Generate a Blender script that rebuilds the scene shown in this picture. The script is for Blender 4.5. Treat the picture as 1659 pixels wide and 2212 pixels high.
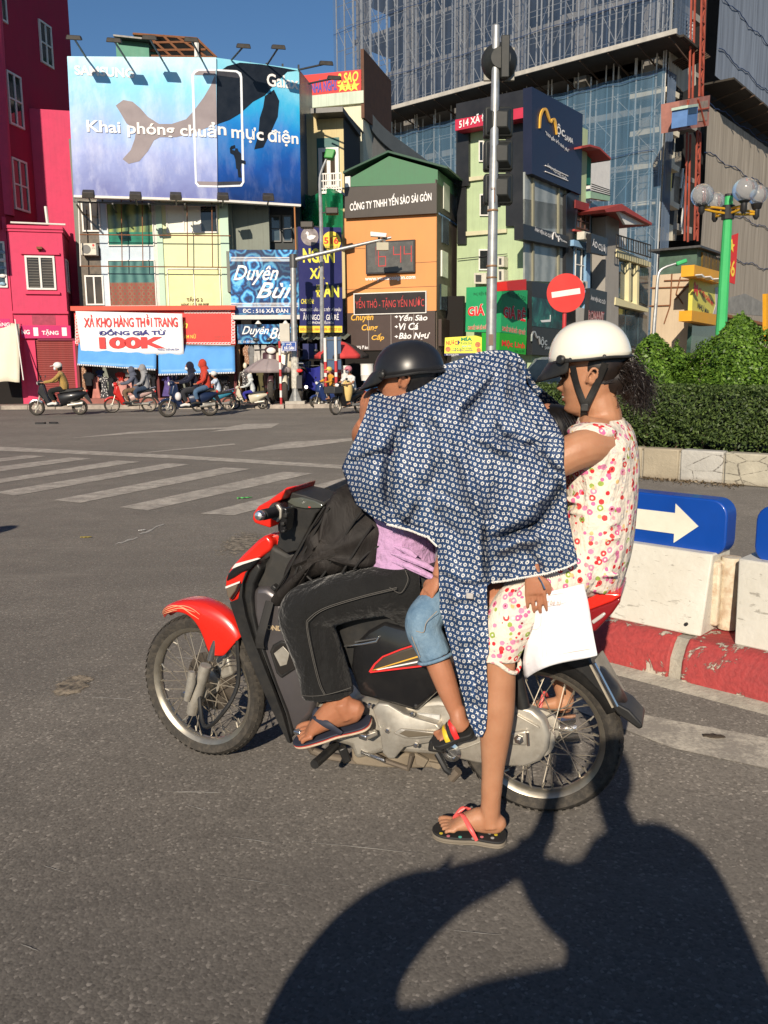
import bpy,math,random
import numpy as np
from mathutils import Vector,Matrix,Quaternion
random.seed(7);rng=np.random.default_rng(7)
SC=bpy.context.scene
for o in list(bpy.data.objects):bpy.data.objects.remove(o)
COL=SC.collection
PI=math.pi
def R(d):return math.radians(d)
# ------------------------------------------------------------------ camera
FOC,CU,CV=1838.0,829.5,1106.0
CAMH,PITCH,ROLL=1.5,R(9.8),R(-0.45)
FWD=Vector((0,math.cos(PITCH),-math.sin(PITCH)))
UP0=Vector((0,math.sin(PITCH),math.cos(PITCH)))
RGT=Vector((1,0,0))*math.cos(ROLL)+UP0*math.sin(ROLL)
UPV=UP0*math.cos(ROLL)-Vector((1,0,0))*math.sin(ROLL)
CAMP=Vector((0,0,CAMH))
cam=bpy.data.cameras.new('camera');camo=bpy.data.objects.new('camera',cam);COL.objects.link(camo)
cam.sensor_fit='VERTICAL';cam.sensor_height=36.0;cam.lens=36.0*FOC/2212.0
cam.clip_start=0.02;cam.clip_end=4000
M=Matrix.Identity(4)
for i in range(3):M[i][0]=RGT[i];M[i][1]=UPV[i];M[i][2]=-FWD[i];M[i][3]=CAMP[i]
camo.matrix_world=M
SC.camera=camo
# ------------------------------------------------------------------ sky, sun, exposure
SUNDIR=Vector((0.2176,0.936,-0.4565)).normalized()
world=bpy.data.worlds.new('World');SC.world=world;world.use_nodes=True
wn=world.node_tree.nodes;wl=world.node_tree.links;wn.clear()
sky=wn.new('ShaderNodeTexSky');sky.sky_type='NISHITA';sky.sun_disc=False
sky.sun_elevation=math.asin(-SUNDIR.z);sky.sun_rotation=math.atan2(-SUNDIR.x,-SUNDIR.y)
sky.altitude=10;sky.air_density=1.0;sky.dust_density=0.15;sky.ozone_density=4.5
bg=wn.new('ShaderNodeBackground');bg.inputs['Strength'].default_value=0.066
wo=wn.new('ShaderNodeOutputWorld')
hs=wn.new('ShaderNodeHueSaturation');hs.inputs['Saturation'].default_value=1.08;hs.inputs['Value'].default_value=1.1;wl.new(sky.outputs[0],hs.inputs['Color']);wl.new(hs.outputs[0],bg.inputs[0]);wl.new(bg.outputs[0],wo.inputs[0])
sl=bpy.data.lights.new('sun','SUN');sl.energy=4.8;sl.angle=R(0.53);sl.color=(1.0,0.87,0.70)
so=bpy.data.objects.new('sun',sl);COL.objects.link(so)
so.rotation_euler=SUNDIR.to_track_quat('-Z','Y').to_euler();so.location=(0,-30,30)
SC.view_settings.view_transform='Standard';SC.view_settings.look='None'
SC.view_settings.exposure=0.25;SC.view_settings.gamma=1.0
SC.view_settings.use_curve_mapping=False
SC.render.engine='CYCLES'
SC.cycles.max_bounces=8;SC.cycles.transparent_max_bounces=24
# ------------------------------------------------------------------ pixel -> place
def ray(u,v):return FWD+RGT*((u-CU)/FOC)+UPV*((CV-v)/FOC)
def G(u,v,z=0.0):
 d=ray(u,v);return CAMP+d*((z-CAMH)/d.z)
def at(u,v,Y):
 d=ray(u,v);return CAMP+d*(Y/d.y)
class Frame:
 def __init__(s,o,ang):
  s.o=Vector((o[0],o[1],0));s.a=ang
  s.ex=Vector((math.cos(ang),math.sin(ang),0));s.ey=Vector((-math.sin(ang),math.cos(ang),0))
 def px(s,u,v,y=0.0):
  d=ray(u,v);t=(y-(CAMP-s.o).dot(s.ey))/d.dot(s.ey)
  p=CAMP+d*t
  return(p-s.o).dot(s.ex),p.z
 def pt(s,u,v,y=0.0):
  x,z=s.px(u,v,y);return Vector((x,y,z))
 def rect(s,r,y=0.0):
  u0,v0,u1,v1=r
  a=s.px(u0,v0,y);b=s.px(u1,v0,y);c=s.px(u1,v1,y);d=s.px(u0,v1,y)
  return(a[0]+d[0])/2,(b[0]+c[0])/2,(c[1]+d[1])/2,(a[1]+b[1])/2
 def loc(s,p):
  q=Vector(p)-s.o;return Vector((q.dot(s.ex),q.dot(s.ey),p[2]))
 def wld(s,p):return s.o+s.ex*p[0]+s.ey*p[1]+Vector((0,0,p[2]))
def FR(uL,YL,uR,YR,v=788):
 a=at(uL,v,YL);b=at(uR,v,YR)
 return Frame(a,math.atan2(b.y-a.y,b.x-a.x))
 # ------------------------------------------------------------------ materials
MATS={}
def lin(h):
 return tuple(((c/255)/12.92 if c/255<=.04045 else((c/255+.055)/1.055)**2.4)for c in h)
class NT:
 def __init__(s,name):
  s.m=bpy.data.materials.new(name);s.m.use_nodes=True
  s.n=s.m.node_tree.nodes;s.l=s.m.node_tree.links;s.n.clear()
  s.out=s.n.new('ShaderNodeOutputMaterial')
 def node(s,t,ins=None,**kw):
  n=s.n.new(t)
  for k,v in kw.items():setattr(n,k,v)
  for k,v in(ins or{}).items():
   if hasattr(v,'is_linked')or isinstance(v,bpy.types.NodeSocket):s.l.new(v,n.inputs[k])
   else:n.inputs[k].default_value=v
  return n
 def math(s,op,a,b=0.0,c=0.0,clamp=False):
  n=s.node('ShaderNodeMath',{0:a,1:b,2:c},operation=op);n.use_clamp=clamp;return n.outputs[0]
 def mix(s,fac,a,b,blend='MIX'):
  n=s.node('ShaderNodeMix',data_type='RGBA',blend_type=blend)
  for k,v in((0,fac),(6,a),(7,b)):
   if isinstance(v,bpy.types.NodeSocket):s.l.new(v,n.inputs[k])
   else:n.inputs[k].default_value=v if k==0 else(v[0],v[1],v[2],1)
  return n.outputs[2]
 def noise(s,vec,scale,detail=4,rough=.55,dist=0.0):
  return s.node('ShaderNodeTexNoise',{'Vector':vec,'Scale':scale,'Detail':detail,'Roughness':rough,'Distortion':dist}).outputs[0]
 def ramp(s,fac,stops,interp='LINEAR'):
  n=s.node('ShaderNodeValToRGB',{0:fac});e=n.color_ramp.elements;n.color_ramp.interpolation=interp
  while len(e)<len(stops):e.new(0.5)
  for i,(p,c)in enumerate(stops):e[i].position=p;e[i].color=(c,c,c,1)if not hasattr(c,'__len__')else(c[0],c[1],c[2],1)
  return n.outputs[0]
 def coord(s,which='Object',scale=None):
  o=s.node('ShaderNodeTexCoord').outputs[which]
  if scale:o=s.node('ShaderNodeMapping',{0:o,3:scale}).outputs[0]
  return o
 def bsdf(s,col,rough=.6,metal=0.0,spec=.5,bump=None,bumpd=.01,**kw):
  ins={'Base Color':col if isinstance(col,bpy.types.NodeSocket)else(col[0],col[1],col[2],1),'Roughness':rough,'Metallic':metal,'Specular IOR Level':spec}
  for k,v in kw.items():ins[k.replace('_',' ')]=v
  b=s.node('ShaderNodeBsdfPrincipled',ins)
  if bump is not None:
   s.l.new(s.node('ShaderNodeBump',{'Height':bump,'Distance':bumpd,'Strength':1.0}).outputs[0],b.inputs['Normal'])
  s.l.new(b.outputs[0],s.out.inputs[0]);return b
 def out_(s,sock):s.l.new(sock,s.out.inputs[0])
def mat(name,col,rough=.6,metal=0.0,var=.12,scale=2.5,dirt=0.0,dirtcol=(.09,.075,.06),bump=0.0,bscale=60,spec=.4,streak=0.0,coat=0.0):
 if name in MATS:return MATS[name]
 t=NT(name);c=t.coord()
 n1=t.noise(c,scale,5,.6)
 k=t.ramp(n1,[(.25,1-var),(.75,1+var)])
 colr=t.mix(1.0,col,k,'MULTIPLY')
 if streak:
  cs=t.coord('Object',(3.0,3.0,.12))
  st=t.ramp(t.noise(cs,4.0,5,.65),[(.48,0),(.78,1)])
  colr=t.mix(t.math('MULTIPLY',st,streak),colr,dirtcol)
 if dirt:
  d=t.ramp(t.noise(c,scale*3.1,8,.7),[(.45,0),(.75,1)])
  colr=t.mix(t.math('MULTIPLY',d,dirt),colr,dirtcol)
 b=t.bsdf(colr,rough,metal,spec,t.noise(c,bscale,4)if bump else None,bump)
 r=t.ramp(n1,[(.2,max(0,rough-.08)),(.8,min(1,rough+.1))]);t.l.new(r,b.inputs['Roughness'])
 if coat:b.inputs['Coat Weight'].default_value=coat;b.inputs['Coat Roughness'].default_value=.08
 MATS[name]=t.m;return t.m
def glass(name,tint=(.02,.03,.035),rough=.06,curtain=None):
 if name in MATS:return MATS[name]
 t=NT(name);c=t.coord()
 n=t.ramp(t.noise(c,1.3,3),[(.3,.5),(.7,1.6)])
 col=t.mix(1.0,tint,n,'MULTIPLY')
 t.bsdf(col,rough,0,.7);MATS[name]=t.m;return t.m
 # ------------------------------------------------------------------ mesh building
def spl(pts,k=6):
 P=[np.array(p,float)for p in pts];P=[2*P[0]-P[1]]+P+[2*P[-1]-P[-2]];out=[]
 for i in range(1,len(P)-2):
  for j in range(k):
   t=j/k;a,b,c,d=P[i-1],P[i],P[i+1],P[i+2]
   out.append(.5*(2*b+(c-a)*t+(2*a-5*b+4*c-d)*t*t+(3*b-a-3*c+d)*t**3))
 out.append(P[-2]);return out
class MB:
 def __init__(s):s.v=[];s.f=[];s.m=[];s.cur=0;s.uv={}
 def add(s,vs,fs):
  n=len(s.v);s.v+=[(p[0],p[1],p[2])for p in vs];s.f+=[tuple(i+n for i in f)for f in fs];s.m+=[s.cur]*len(fs);return n
 def box(s,x0,x1,y0,y1,z0,z1):
  if x0>x1:x0,x1=x1,x0
  if y0>y1:y0,y1=y1,y0
  if z0>z1:z0,z1=z1,z0
  s.add([(x0,y0,z0),(x1,y0,z0),(x1,y1,z0),(x0,y1,z0),(x0,y0,z1),(x1,y0,z1),(x1,y1,z1),(x0,y1,z1)],[(3,2,1,0),(4,5,6,7),(0,1,5,4),(1,2,6,5),(2,3,7,6),(3,0,4,7)]);return s
 def hexa(s,p):
  s.add(p,[(3,2,1,0),(4,5,6,7),(0,1,5,4),(1,2,6,5),(2,3,7,6),(3,0,4,7)]);return s
 def bar(s,p,q,w,h=None,up=(0,0,1)):
  h=h or w;p=Vector(p);q=Vector(q);d=(q-p).normalized()
  a=d.cross(Vector(up))
  if a.length<1e-4:a=d.cross(Vector((1,0,0)))
  a.normalize();b=a.cross(d);a=a*w/2;b=b*h/2
  s.hexa([p-a-b,p+a-b,q+a-b,q-a-b,p-a+b,p+a+b,q+a+b,q-a+b]);return s
 def ring(s,c,a,b,n):return[c+a*math.cos(2*PI*i/n)+b*math.sin(2*PI*i/n)for i in range(n)]
 def loft(s,rings,cap=True,closed=False):
  n=len(rings[0]);fs=[];m=len(rings)
  for i in range(m-1 if not closed else m):
   for j in range(n):
    j2=(j+1)%n;i2=(i+1)%m
    fs.append((i*n+j,i*n+j2,i2*n+j2,i2*n+j))
  vs=[p for r in rings for p in r]
  if cap and not closed:fs.append(tuple(range(n-1,-1,-1)));fs.append(tuple((m-1)*n+j for j in range(n)))
  s.add(vs,fs);return s
 def tube(s,pts,r,n=8,ref=None,cap=True,k=0,closed=False):
  rr=r if hasattr(r,'__len__')else[r]*len(pts)
  rr=[x if hasattr(x,'__len__')else(x,x)for x in rr]
  if k:
   q=spl([tuple(p)+tuple(x)for p,x in zip(pts,rr)],k)
   pts=[Vector(x[:3])for x in q];rr=[(x[3],x[4])for x in q]
  pts=[Vector(p)for p in pts];rings=[];a=None;m=len(pts)
  for i,p in enumerate(pts):
   if closed:d=pts[(i+1)%m]-pts[i-1]
   else:d=(pts[min(i+1,m-1)]-pts[max(i-1,0)])
   d.normalize()
   if ref is not None:a=Vector(ref);a=a-d*a.dot(d)
   elif a is None:a=d.orthogonal()
   else:a=a-d*a.dot(d)
   if a.length<1e-5:a=d.orthogonal()
   a.normalize();b=d.cross(a)
   rings.append(s.ring(p,a*rr[i][0],b*rr[i][1],n))
  s.loft(rings,cap,closed);return s
 def cyl(s,p,q,r,n=12):return s.tube([p,q],r,n)
 def lathe(s,prof,c=(0,0,0),ax=(0,0,1),n=20,cap=True,a0=0,closed=False):
  c=Vector(c);d=Vector(ax).normalized();a=d.orthogonal().normalized();b=d.cross(a)
  s.loft([s.ring(c+d*h,a*r,b*r,n)for r,h in prof],cap,closed);return s
 def torus(s,c,ax,R_,r,n=32,m=8,sq=1.0):
  prof=[(R_+r*math.cos(2*PI*i/m),sq*r*math.sin(2*PI*i/m))for i in range(m)]
  s.lathe(prof,c,ax,n,closed=True);return s
 def ell(s,c,r,n=16,m=10,rot=None):
  r=r if hasattr(r,'__len__')else(r,r,r);c=Vector(c);vs=[Vector((0,0,-r[2]))];fs=[]
  for i in range(1,m):
   t=-PI/2+PI*i/m
   for j in range(n):
    f=2*PI*j/n;vs.append(Vector((r[0]*math.cos(t)*math.cos(f),r[1]*math.cos(t)*math.sin(f),r[2]*math.sin(t))))
  vs.append(Vector((0,0,r[2])))
  for j in range(n):fs.append((0,1+(j+1)%n,1+j))
  for i in range(m-2):
   for j in range(n):
    a=1+i*n+j;b=1+i*n+(j+1)%n;fs.append((a,b,b+n,a+n))
  k=1+(m-2)*n;t=len(vs)-1
  for j in range(n):fs.append((k+j,k+(j+1)%n,t))
  if rot is not None:vs=[rot@p for p in vs]
  s.add([c+p for p in vs],fs);return s
 def prism(s,poly,y0,y1,f=None):
  n=len(poly);f=f or(lambda x,y,z:(x,y,z))
  s.add([f(p[0],y0,p[1])for p in poly]+[f(p[0],y1,p[1])for p in poly],[tuple(range(n)),tuple(range(2*n-1,n-1,-1))]+[(i,i+n,(i+1)%n+n,(i+1)%n)for i in range(n)]);return s
 def grid(s,P,closeu=False):
  m=len(P);n=len(P[0]);fs=[]
  for i in range(m-1):
   for j in range(n if closeu else n-1):fs.append((i*n+j,i*n+(j+1)%n,(i+1)*n+(j+1)%n,(i+1)*n+j))
  return s.add([p for r in P for p in r],fs)
 def mesh(s,name='m'):
  me=bpy.data.meshes.new(name);me.from_pydata(s.v,[],s.f)
  if len(set(s.m))>1:me.polygons.foreach_set('material_index',s.m)
  me.update();return me
 def build(s,name,m,parent=None,smooth=False,bevel=0.0,seg=2,sub=0,fix=True,remesh=0,sm=0):
  me=s.mesh(name)
  if fix:
   import bmesh
   bm=bmesh.new();bm.from_mesh(me);bmesh.ops.recalc_face_normals(bm,faces=bm.faces);bm.to_mesh(me);bm.free()
  return link(name,me,m,parent,smooth,bevel,seg,sub,remesh,sm)
def link(name,me,m,parent=None,smooth=False,bevel=0.0,seg=2,sub=0,remesh=0,sm=0):
 o=bpy.data.objects.new(name,me);COL.objects.link(o)
 for x in(m if isinstance(m,(list,tuple))else[m]):me.materials.append(x)
 if parent is not None:o.parent=parent
 if remesh:
  d=o.modifiers.new('fuse','REMESH');d.mode='VOXEL';d.voxel_size=remesh;d.use_smooth_shade=True
  if sm:d=o.modifiers.new('smooth','SMOOTH');d.iterations=sm;d.factor=.5
 if bevel:
  d=o.modifiers.new('bevel','BEVEL');d.width=bevel;d.segments=seg;d.limit_method='ANGLE';d.angle_limit=R(35);d.use_clamp_overlap=True
 if sub:
  d=o.modifiers.new('subd','SUBSURF');d.levels=sub;d.render_levels=sub
 if smooth or(bevel and seg>1):
  me.polygons.foreach_set('use_smooth',[True]*len(me.polygons))
  try:me.set_sharp_from_angle(angle=R(40))
  except Exception:pass
 return o
def tag(o,label=None,cat=None,group=None,kind=None):
 for k,v in(('label',label),('category',cat),('group',group),('kind',kind)):
  if v:o[k]=v
 return o
def empty(name,label=None,cat=None,loc=(0,0,0),rz=0.0,group=None):
 o=bpy.data.objects.new(name,None);COL.objects.link(o);o.empty_display_size=.1
 o.location=loc;o.rotation_euler=(0,0,rz);return tag(o,label,cat,group)
def dup(root,loc=None,rz=None,label=None,group=None):
 r=root.copy();COL.objects.link(r)
 if loc is not None:r.location=loc
 if rz is not None:r.rotation_euler=(0,0,rz)
 if label:r['label']=label
 if group:r['group']=group
 for ch in list(root.children):
  c=ch.copy();COL.objects.link(c);c.parent=r
  for g in ch.children:
   d=g.copy();COL.objects.link(d);d.parent=c
 return r
 # ------------------------------------------------------------------ lettering
TXT={}
def textmesh(s,bold=0.0,shear=0.0,space=1.0,ext=0.0,align='LEFT'):
 key=(s,bold,shear,space,ext,align)
 if key in TXT:return TXT[key]
 cu=bpy.data.curves.new('t','FONT');cu.body=s;cu.size=1.0;cu.offset=bold;cu.shear=shear
 cu.space_character=space;cu.extrude=ext;cu.resolution_u=3;cu.align_x=align
 ob=bpy.data.objects.new('t',cu)
 me=ob.to_mesh();n=len(me.vertices);co=np.zeros(n*3);me.vertices.foreach_get('co',co);co=co.reshape(-1,3)
 fs=[tuple(p.vertices)for p in me.polygons];ob.to_mesh_clear()
 bpy.data.objects.remove(ob);bpy.data.curves.remove(cu)
 TXT[key]=(co,fs);return TXT[key]
def lettering(name,s,x0,x1,z0,z1,y,m,parent,bold=0.0,shear=0.0,space=1.0,ext=0.0,align='LEFT',skew=0.0):
 co,fs=textmesh(s,bold,shear,space,.03 if ext else 0.0,align)
 if len(co)==0:return None
 mn=co.min(0);mx=co.max(0)
 X=x0+(co[:,0]-mn[0])/(mx[0]-mn[0])*(x1-x0)
 Z=z0+(co[:,1]-mn[1])/(mx[1]-mn[1])*(z1-z0)+skew*(X-x0)
 Y=np.full(len(co),y)if not ext else y-ext*(co[:,2]-mn[2])/max(1e-6,mx[2]-mn[2])
 me=bpy.data.meshes.new(name);me.from_pydata(np.stack([X,Y,Z],1).tolist(),[],fs);me.update()
 return link(name,me,m,parent)
class Thing:
 def __init__(s,name,label,cat,fr,group=None):
  s.fr=fr;s.o=empty(name,label,cat,fr.o,fr.a,group)
 def box(s,part,r,y0,y1,m,parent=None,bevel=0.0,ref=None,name=None):
  x0,x1,z0,z1=s.fr.rect(r,y0 if ref is None else ref)
  return MB().box(x0,x1,y0,y1,z0,z1).build(part,m,parent or s.o,bevel=bevel,seg=1)
 def prism(s,part,poly,y0,y1,m,parent=None,ref=None):
  q=[s.fr.px(u,v,y0 if ref is None else ref)for u,v in poly]
  return MB().prism(q,y0,y1).build(part,m,parent or s.o)
 def text(s,txt,r,y,m,parent=None,name='lettering',**kw):
  x0,x1,z0,z1=s.fr.rect(r,y)
  return lettering(name,txt,x0,x1,z0,z1,y,m,parent or s.o,**kw)
 def tube(s,part,pts,rad,m,parent=None,n=6,k=0):
  return MB().tube([s.fr.pt(*p)for p in pts],rad,n,k=k).build(part,m,parent or s.o,smooth=True)
 def window(s,r,y,mf,mg,nx=2,nz=1,fw=.05,depth=.06,parent=None,name='window',sill=None,panemats=None):
  x0,x1,z0,z1=s.fr.rect(r,y)
  b=MB();ya=y-depth
  b.box(x0,x1,ya,y+.02,z0,z0+fw);b.box(x0,x1,ya,y+.02,z1-fw,z1)
  for i in range(nx+1):
   xc=x0+(x1-x0-fw)*i/nx;b.box(xc,xc+fw,ya+.003,y+.02,z0+fw*.98,z1-fw*.98)
  for j in range(1,nz):
   zc=z0+(z1-z0-fw)*j/nz;b.box(x0+.01,x1-.01,ya+.006,y+.02,zc,zc+fw*.8)
  w=b.build(name,mf,parent or s.o)
  for i in range(nx):
   for j in range(nz):
    a=x0+(x1-x0-fw)*i/nx+fw*.9;c=x0+(x1-x0-fw)*(i+1)/nx+fw*.1
    e=z0+(z1-z0-fw)*j/nz+fw*.7;f=z0+(z1-z0-fw)*(j+1)/nz+fw*.2
    g=mg if panemats is None else panemats[(i+j*nx)%len(panemats)]
    MB().box(a,c,y-.018,y-.004,e,f).build('pane',g,w)
  if sill:MB().box(x0-.06,x1+.06,ya-.06,y+.02,z0-.07,z0-.005).build('sill',sill,w)
  return w
  # ================================================================== SETTING
def asphalt_mat():
 t=NT('asphalt');c=t.coord('Object')
 big=t.noise(c,.35,6,.6);mid=t.noise(c,3.0,6,.65);fine=t.noise(c,70,3,.6)
 base=t.mix(t.ramp(big,[(.3,0),(.7,1)]),(.100,.092,.083),(.150,.137,.122))
 base=t.mix(t.ramp(mid,[(.35,0),(.75,.55)]),base,(.078,.072,.066))
 vor=t.node('ShaderNodeTexVoronoi',{'Vector':c,'Scale':110.0,'Randomness':1.0})
 cell=t.node('ShaderNodeSeparateColor',{0:vor.outputs['Color']}).outputs[0]
 stone=t.ramp(cell,[(.0,.5),(.25,.8),(.55,1.0),(.86,1.15),(.95,1.7),(1.0,2.6)])
 base=t.mix(.62,base,stone,'MULTIPLY')
 base=t.mix(t.ramp(fine,[(.3,.25),(.65,0)]),base,(.04,.037,.035))
 v2=t.node('ShaderNodeTexVoronoi',{'Vector':c,'Scale':46.0,'Randomness':1.0})
 pit=t.ramp(v2.outputs['Distance'],[(.10,.5),(.2,0)])
 c2=t.node('ShaderNodeSeparateColor',{0:v2.outputs['Color']}).outputs[1]
 pit=t.math('MULTIPLY',pit,t.ramp(c2,[(.55,0),(.62,1)]))
 base=t.mix(pit,base,(.018,.017,.017))
 lane=t.ramp(t.noise(t.node('ShaderNodeMapping',{0:c,2:(0,0,R(-24)),3:(.05,.55,1)}).outputs[0],1.0,4,.6),[(.42,0),(.62,.4)])
 base=t.mix(lane,base,(.072,.067,.062))
 cs=t.node('ShaderNodeMapping',{0:c,2:(0,0,R(18)),3:(.25,2.2,1)}).outputs[0]
 wear=t.ramp(t.noise(cs,1.4,6,.7),[(.55,0),(.8,.35)])
 base=t.mix(wear,base,(.20,.183,.163))
 oil=t.ramp(t.noise(c,.9,3,.5),[(.62,0),(.75,.4)])
 base=t.mix(oil,base,(.07,.065,.06))
 h=t.math('ADD',t.math('MULTIPLY',vor.outputs['Distance'],-.6),t.math('MULTIPLY',fine,.6))
 bs=t.bsdf(base,.82,0,.2,h,.0022);bs.inputs['Diffuse Roughness'].default_value=1.0;
 return t.m
ASPH=asphalt_mat()
def paint_mat(name,col,worn=.35,thresh=.5):
 t=NT(name);c=t.coord('Object')
 n=t.noise(c,5.5,8,.75);f=t.noise(c,60,4,.7)
 k=t.ramp(t.math('ADD',t.math('MULTIPLY',n,.65),t.math('MULTIPLY',f,.35)),[(thresh-.1,0),(thresh+.06,1)])
 v=t.mix(1.0,col,t.ramp(t.noise(c,1.2,5),[(.3,.8),(.7,1.1)]),'MULTIPLY')
 v=t.mix(t.math('MULTIPLY',k,worn),v,(.12,.11,.10))
 t.bsdf(v,.75,0,.3,f,.002).inputs['Diffuse Roughness'].default_value=.8;return t.m
PAINT=paint_mat('worn_road_paint',(.29,.27,.24),.8,.51)
PAINT2=paint_mat('edge_line_paint',(.34,.315,.27),.8,.49)
CONC=mat('concrete',(.42,.39,.34),.85,var=.2,scale=1.6,dirt=.5,dirtcol=(.2,.18,.15),bump=.004,streak=.35)
PAVE=mat('pavement_tiles',(.30,.25,.21),.85,var=.25,scale=3,dirt=.5,bump=.003)
road=MB();road.add([(-300,-40,0),(300,-40,0),(300,900,0),(-300,900,0)],[(0,1,2,3)])
road=tag(road.build('road',ASPH),kind='structure')
def sheet(name,poly,z=.004,m=PAINT,parent=road,sub=None):
 b=MB();b.add([G(u,v,z)for u,v in poly],[tuple(range(len(poly)))])
 return b.build(name,m,parent,fix=False)
Z7=lambda l:[(x*.463,877.8+y*.463)for x,y in l]
sheet('stop_line',Z7([(-60,185),(800,226),(1600,274),(2300,320),(2300,340),(1600,291),(800,242),(-60,204)]))
for q in([(-400,290),(120,228),(215,232),(-400,306)],[(-400,330),(330,238),(425,243),(-400,360)],[(-300,386),(545,252),(655,258),(-200,388)],[(-30,402),(780,265),(885,270),(70,416)],[(250,437),(1045,285),(1170,291),(375,450)],[(560,470),(1320,305),(1460,312),(690,485)],[(935,500),(1640,325),(1780,333),(1090,508)],[(1330,540),(1960,350),(2110,358),(1490,548)],[(1740,575),(2300,378),(2440,386),(1900,585)]):
 sheet('crosswalk_stripe',Z7(q))
sheet('lane_arrow',Z7([(300,151),(620,118),(1060,97),(1140,82),(1305,79),(1265,100),(975,119),(1060,104),(700,122)]),m=PAINT)
sheet('lane_arrow',Z7([(650,216),(1090,173),(1100,178),(700,215)]),m=PAINT)
sheet('lane_arrow',Z7([(1110,212),(1345,166),(1650,148),(1640,160),(1420,190),(1190,209)]),m=PAINT)
sheet('edge_line',[(1250,1500),(1373,1540),(1500,1565),(1659,1594),(1800,1615),(1800,1690),(1659,1660),(1450,1615),(1330,1568),(1210,1520)],m=PAINT2)
SCR=mat('scratched_road',(.36,.34,.30),.9,var=.4,scale=30)
for(a,b,w)in(((355,1710),(490,1713),3.0),((630,1815),(920,1845),2.2),((500,1808),(600,1822),2),((370,1420),(575,1432),2),((190,1505),(290,1512),1.6),((95,1870),(145,1886),1.8),((405,1738),(450,1752),2.2),((45,2040),(85,2055),3),((450,1890),(640,1915),1.2),((980,2010),(1090,2020),1.5),((300,1155),(357,1130),5),((250,1175),(300,1160),4)):
 pts=[];n=9;tops=[];bots=[]
 for i in range(n):
  f=i/(n-1);u=a[0]+(b[0]-a[0])*f;v=a[1]+(b[1]-a[1])*f+random.uniform(-1,1)*w*.3
  h=w*.5*math.sin(PI*min(1,max(.03,f)))**.5*random.uniform(.35,1.0)
  tops.append((u,v-h));bots.append((u,v+h))
 sheet('road_scratch',tops+bots[::-1],.003,SCR)
def patch_mat(name,col,lo=.5):
 t=NT(name);c=t.coord('Object');g=t.coord('Generated')
 v=t.node('ShaderNodeTexVoronoi',{'Vector':c,'Scale':38.0});n=t.noise(c,16,8,.7)
 colr=t.mix(t.ramp(n,[(.4,0),(.65,1)]),(.05,.045,.04),col)
 b=t.bsdf(colr,.9,0,.2,v.outputs['Distance'],.008);b.inputs['Diffuse Roughness'].default_value=.8
 gs=t.node('ShaderNodeSeparateXYZ',{0:g})
 dx=t.math('SUBTRACT',gs.outputs[0],.5);dy=t.math('SUBTRACT',gs.outputs[1],.5)
 r=t.math('SQRT',t.math('ADD',t.math('MULTIPLY',dx,dx),t.math('MULTIPLY',dy,dy)))
 a=t.math('SUBTRACT',t.math('ADD',n,lo),t.math('MULTIPLY',r,2.0))
 t.l.new(t.ramp(a,[(.38,0),(.5,1)]),b.inputs['Alpha']);return t.m
sheet('broken_patch',[(70,1500),(110,1462),(180,1440),(235,1450),(215,1490),(140,1520),(80,1525)],.0025,patch_mat('broken_asphalt',(.24,.20,.15),.45))
sheet('broken_patch',[(330,1210),(420,1140),(545,1100),(640,1120),(640,1250),(560,1290),(430,1290)],.0025,patch_mat('sandy_asphalt',(.20,.175,.14),.15))
pv=MB();kerb_pts=[(-70,32.8),(-13,31.5),(-3.5,30.6),(1.5,31.2),(7,34.5),(40,58)]
back=[(-70,80),(-13,80),(-3.5,80),(1.5,80),(8,80),(60,80)]
top=[(x,y,.14)for x,y in kerb_pts];n=len(top)
pv.add(top+[(x,y,.14)for x,y in back],[(i,i+1,n+i+1,n+i)for i in range(n-1)])
tag(pv.build('pavement',PAVE,fix=False),kind='structure')
KST=mat('kerb_stone',(.36,.31,.26),.9,var=.3,scale=2,dirt=.5,bump=.004)
kerbo=empty('kerb',kind='structure')if False else tag(empty('kerb'),kind='structure')
for i in range(n-1):
 a=Vector(kerb_pts[i]);b=Vector(kerb_pts[i+1]);L=(b-a).length;d=(b-a)/L;nn=Vector((d.y,-d.x))
 m_=int(L//1.0)
 for j in range(m_):
  p=a+d*(L*j/m_);q=a+d*(L*(j+1)/m_-.02)
  if abs(p.x)>16:continue
  e=nn*.16;zz=.142+random.uniform(0,.006)
  MB().hexa([(p.x+e.x,p.y+e.y,-.02),(q.x+e.x,q.y+e.y,-.02),(q.x,q.y,-.02),(p.x,p.y,-.02),(p.x+e.x*.8,p.y+e.y*.8,zz),(q.x+e.x*.8,q.y+e.y*.8,zz),(q.x,q.y,zz),(p.x,p.y,zz)]).build('kerb_stone',KST,kerbo,bevel=.015,seg=1)
LIT={'g':mat('green_wrapper',(.12,.5,.12),.35,var=.4,scale=60),'y':mat('dry_leaf',(.42,.32,.06),.7),'w':mat('white_scrap',(.7,.68,.64),.7),'b':mat('black_rubber',(.02,.02,.022),.6),'d':mat('dark_leaf',(.06,.045,.03),.8)}
def scrap(name,label,cat,u,v,w,m,ang=0.0,curl=.3,asp=.35,z=0.0):
 p=G(u,v,z);b=MB();P=[]
 for i in range(7):
  row=[]
  for j in range(4):
   x=(i/6-.5)*w;y=(j/3-.5)*w*asp*(1-.55*abs(i/6-.5)*2);zz=.006+curl*w*.25*abs(math.sin(i*1.7+j*.8))
   row.append((x*math.cos(ang)-y*math.sin(ang),x*math.sin(ang)+y*math.cos(ang),zz))
  P.append(row)
 b.grid(P);o=b.build(name,m,smooth=True);o.location=p
 d=o.modifiers.new('thick','SOLIDIFY');d.thickness=.002
 return tag(o,label,cat)
scrap('wrapper','crumpled green plastic wrapper on the crosswalk ahead of the red motorbike','litter',528,1077,.17,LIT['g'],.3)
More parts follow.
